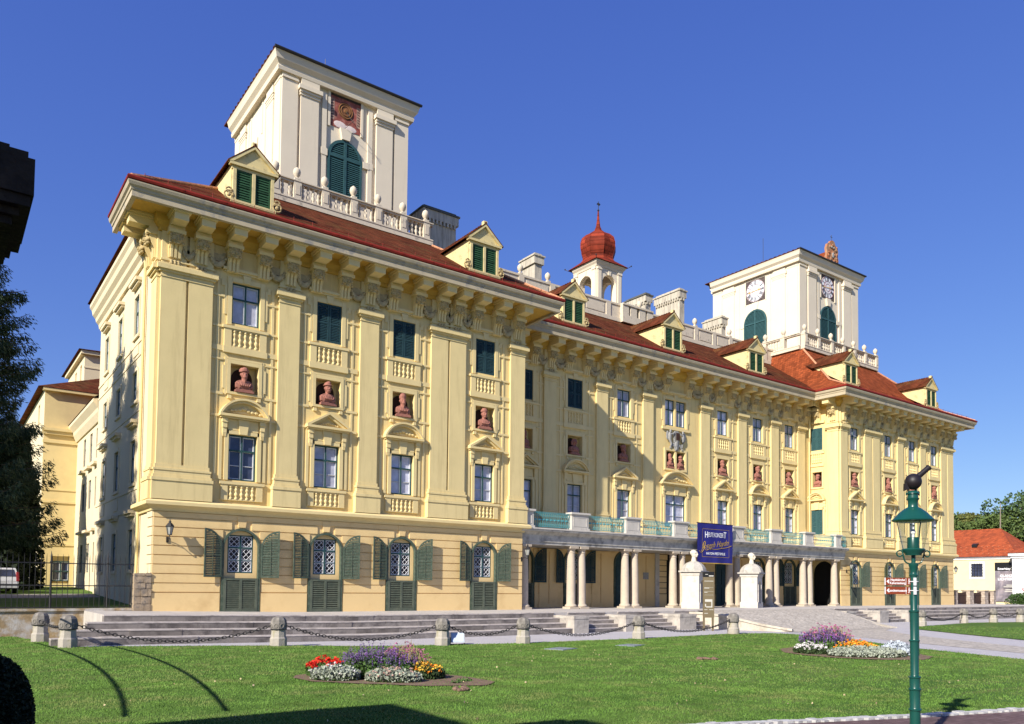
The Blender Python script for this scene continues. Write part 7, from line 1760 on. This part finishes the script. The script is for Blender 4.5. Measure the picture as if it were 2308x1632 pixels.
put('snow_hooks', b.mesh('snow_hooks', mat('hook_tile', (0.5, 0.24, 0.14), 0.9, 0.1, 4)), t)
b = MB(); s = 0.36; b.prism([(-0.45+5.05*s-0.3, 6.3+ht*s-0.1), (-0.45+5.05*s+0.35, 6.3+ht*s+0.42), (-0.45+5.05*s-0.3, 6.3+ht*s+0.25)], 4.7, 5.3, 'y'); put('roof_hatch', b.mesh('roof_hatch', BLK), t)
b = MB(); b.tube([(-0.1, 0.25, 6.1), (-0.1, 0.25, 0)], 0.06, 6); put('downpipe', b.mesh('downpipe', GREYST), t)
b = MB(); b.box(6.0, 7.4, -1.8, 0.2, 8.0, 10.6); b.box(5.9, 7.5, -1.9, 0.3, 10.6, 10.8); put('chimney', b.mesh('chimney', WH2), t)
t = thing('white_house', 'white rendered house front with moulded eaves cut off by the right edge', 'house', (110.3, 8.96, -1.04)); t.scale = (1.165,)*3
b = MB(); b.box(0, 12, -16, 0, 0, 6.0); b.box(-0.15, 12, -16, 0.1, 6.003, 6.25); b.box(-0.35, 12, -16, 0.3, 6.253, 6.6); put('wall', b.mesh('wall', WH2), t)
b = MB(); b.add([(-0.5, 0.4, 6.6), (12, 0.4, 6.6), (12, -16, 6.6), (-0.5, -16, 6.6), (6, -5, 9.6), (6, -16, 9.6)], [(0, 1, 4), (0, 4, 5, 3), (1, 2, 5, 4)]); put('roof', b.mesh('roof', OT), t)
b = MB(); b.ell(0.9, -2.2, 7.3, 0.45, 0.5, 0.7, 12, 8); put('round_dormer', b.mesh('round_dormer', BLK), t)
t = thing('poster', 'tall exhibition poster with black head hanging on the low yellow house', 'poster', (111.84, 11.8, -0.22), -math.pi/2); t.scale = (1.165,)*3
b = MB(); b.box(0, 2.05, -0.03, 0, 0.2, 3.85); put('sheet', b.mesh('sheet', mat('poster_photo', (0.17, 0.15, 0.17), 0.6, 0.75, 0.9, spec=0.4, stain=(0.42, 0.34, 0.31), stain_scale=0.8, stain_lo=0.5, stain_hi=0.75)), t)
b = MB(); b.box(0, 2.05, -0.036, -0.031, 3.853, 4.85); put('head', b.mesh('head', BLK), t)
def ptxt(s, size, x, z): put('lettering', text_mesh(s, size, WHT, extrude=0.002, align='RIGHT', bold=0.008), t, (x, -0.042, z), 0, math.pi/2)
ptxt('Esterházy', 0.36, 1.72, 3.98); ptxt('GLANZ', 0.42, 1.95, 3.12); ptxt('LICHTER', 0.42, 1.95, 2.72)
b = MB()
for z, x0 in ((2.1, 1.25), (1.9, 0.95), (1.55, 1.15), (1.35, 1.05)): b.box(x0, 1.95, -0.036, -0.031, z, z+0.1)
b.tube([(1.85+0.1*math.cos(a), -0.04, 4.1+0.12*math.sin(a)) for a in [2*math.pi*k/12 for k in range(10)]], 0.02, 4); put('printing', b.mesh('printing', WPR), t)
RB = mat('gate_pillar_stone', (0.46, 0.38, 0.31), 0.95, 0.35, 3, 0.5, 20, extra=blocks(0.5, 0.24, (0.4, 0.35, 0.3), 0.02, 0.7, True)); GT = mat('brown_gate_boards', (0.055, 0.028, 0.020), 0.7, 0.3, 5)
GP = [(87.9, 0.8), (92.95, 1.3), (97.9, 1.2), (100.6, 0.8)]
def gy(x): return 6.0
xsc = [77.5, 80.9, 84.3, 86.3]
for k, (x, w) in enumerate(zip(xsc, (0.55, 0.9, 0.85, 0.5))):
    b = MB(); b.box(-w/2, w/2, -0.4, 0.4, -0.4, 1.4); b.box(-w/2-0.06, w/2+0.06, -0.46, 0.46, 1.403, 1.5)
    tag(put('gate_pillar', b.mesh('gate_pillar', RB), None, (x, 1.6, 0)), ['rough stone gate pillar touching the right end of the palace', 'rough stone gate pillar between the two large brown gates', 'rough stone gate pillar right of the second brown gate', 'narrow stone gate pillar at the end beside the shrub'][k], 'pillar', 'stone gate pillars')
for k, (x0, x1) in enumerate(((77.8, 80.42), (81.38, 83.85), (84.75, 86.02))):
    w = x1-x0; n = max(2, int(w/0.25)); b = MB()
    for j in range(n): c_ = abs((j+0.5)/n-0.5)*2; b.box(j*w/n+0.01, (j+1)*w/n-0.01, -0.03, 0.02, 0.05, 1.36-0.14*(1-c_*c_))
    t = put('gate', b.mesh('gate', GT), None, (x0, 1.6, 0.0)); tag(t, ['dark brown boarded gate nearest the palace', 'dark brown boarded gate between two stone pillars', 'narrow piece of brown gate left of the shrub'][k], 'gate', 'brown gates right of the palace')
    b = MB(); b.box(0.02, w-0.02, -0.06, -0.031, 0.25, 0.37); b.box(0.02, w-0.02, -0.06, -0.031, 0.95, 1.07); put('gate_rail', b.mesh('gate_rail', GT), t)
shrub((89.3, -0.2, -0.6), 1.5, 1.9, 'dense green shrub below the tall poster', leaf_mat('shrub_leaf', (0.045, 0.085, 0.02)))
t = thing('road_sign', 'small triangular road sign on a thin post before the shrub', 'road sign', (87.0, -1.6, -0.2), -math.pi/3)
b = MB(); b.tube([(0, 0, -0.6), (0, 0, 1.9)], 0.035, 6); put('post', b.mesh('post', WEDGE), t)
b = MB(); b.prism([(-0.4, 1.95), (0.4, 1.95), (0, 1.28)], -0.06, -0.04, 'y'); put('plate', b.mesh('plate', mat('red_sign', (0.4, 0.02, 0.03), 0.5, 0.05, 3)), t); b = MB(); b.prism([(-0.26, 1.87), (0.26, 1.87), (0, 1.43)], -0.066, -0.061, 'y'); put('plate_centre', b.mesh('plate_centre', WEDGE), t)
b = MB(); b.box(86.2, 110, -6, -5.6, -1.2, -0.45); b.box(86.1, 110, -6.08, -5.52, -0.447, -0.33); tag(put('low_wall', b.mesh('low_wall', WSTONE)), 'low pale wall continuing right from the end of the terrace steps', 'wall')
struct(flat('yard', [(75, 0), (92, -5.9), (190, -5.9), (190, 120), (75, 120)], -0.62, TERR, False))
t = thing('bare_pole', 'leaning bare wooden pole in front of the right hand trees', 'pole', (*pxy(2254, 140), -0.6)); b = MB(); b.tube([(0.9, 0.5, 0), (0.35, 0, 9.5), (-0.9, -0.6, 15.2)], [0.16, 0.12, 0.05], 6); put('shaft', b.mesh('shaft', mat('grey_wood', (0.28, 0.23, 0.18), 0.9, 0.2, 5)), t)
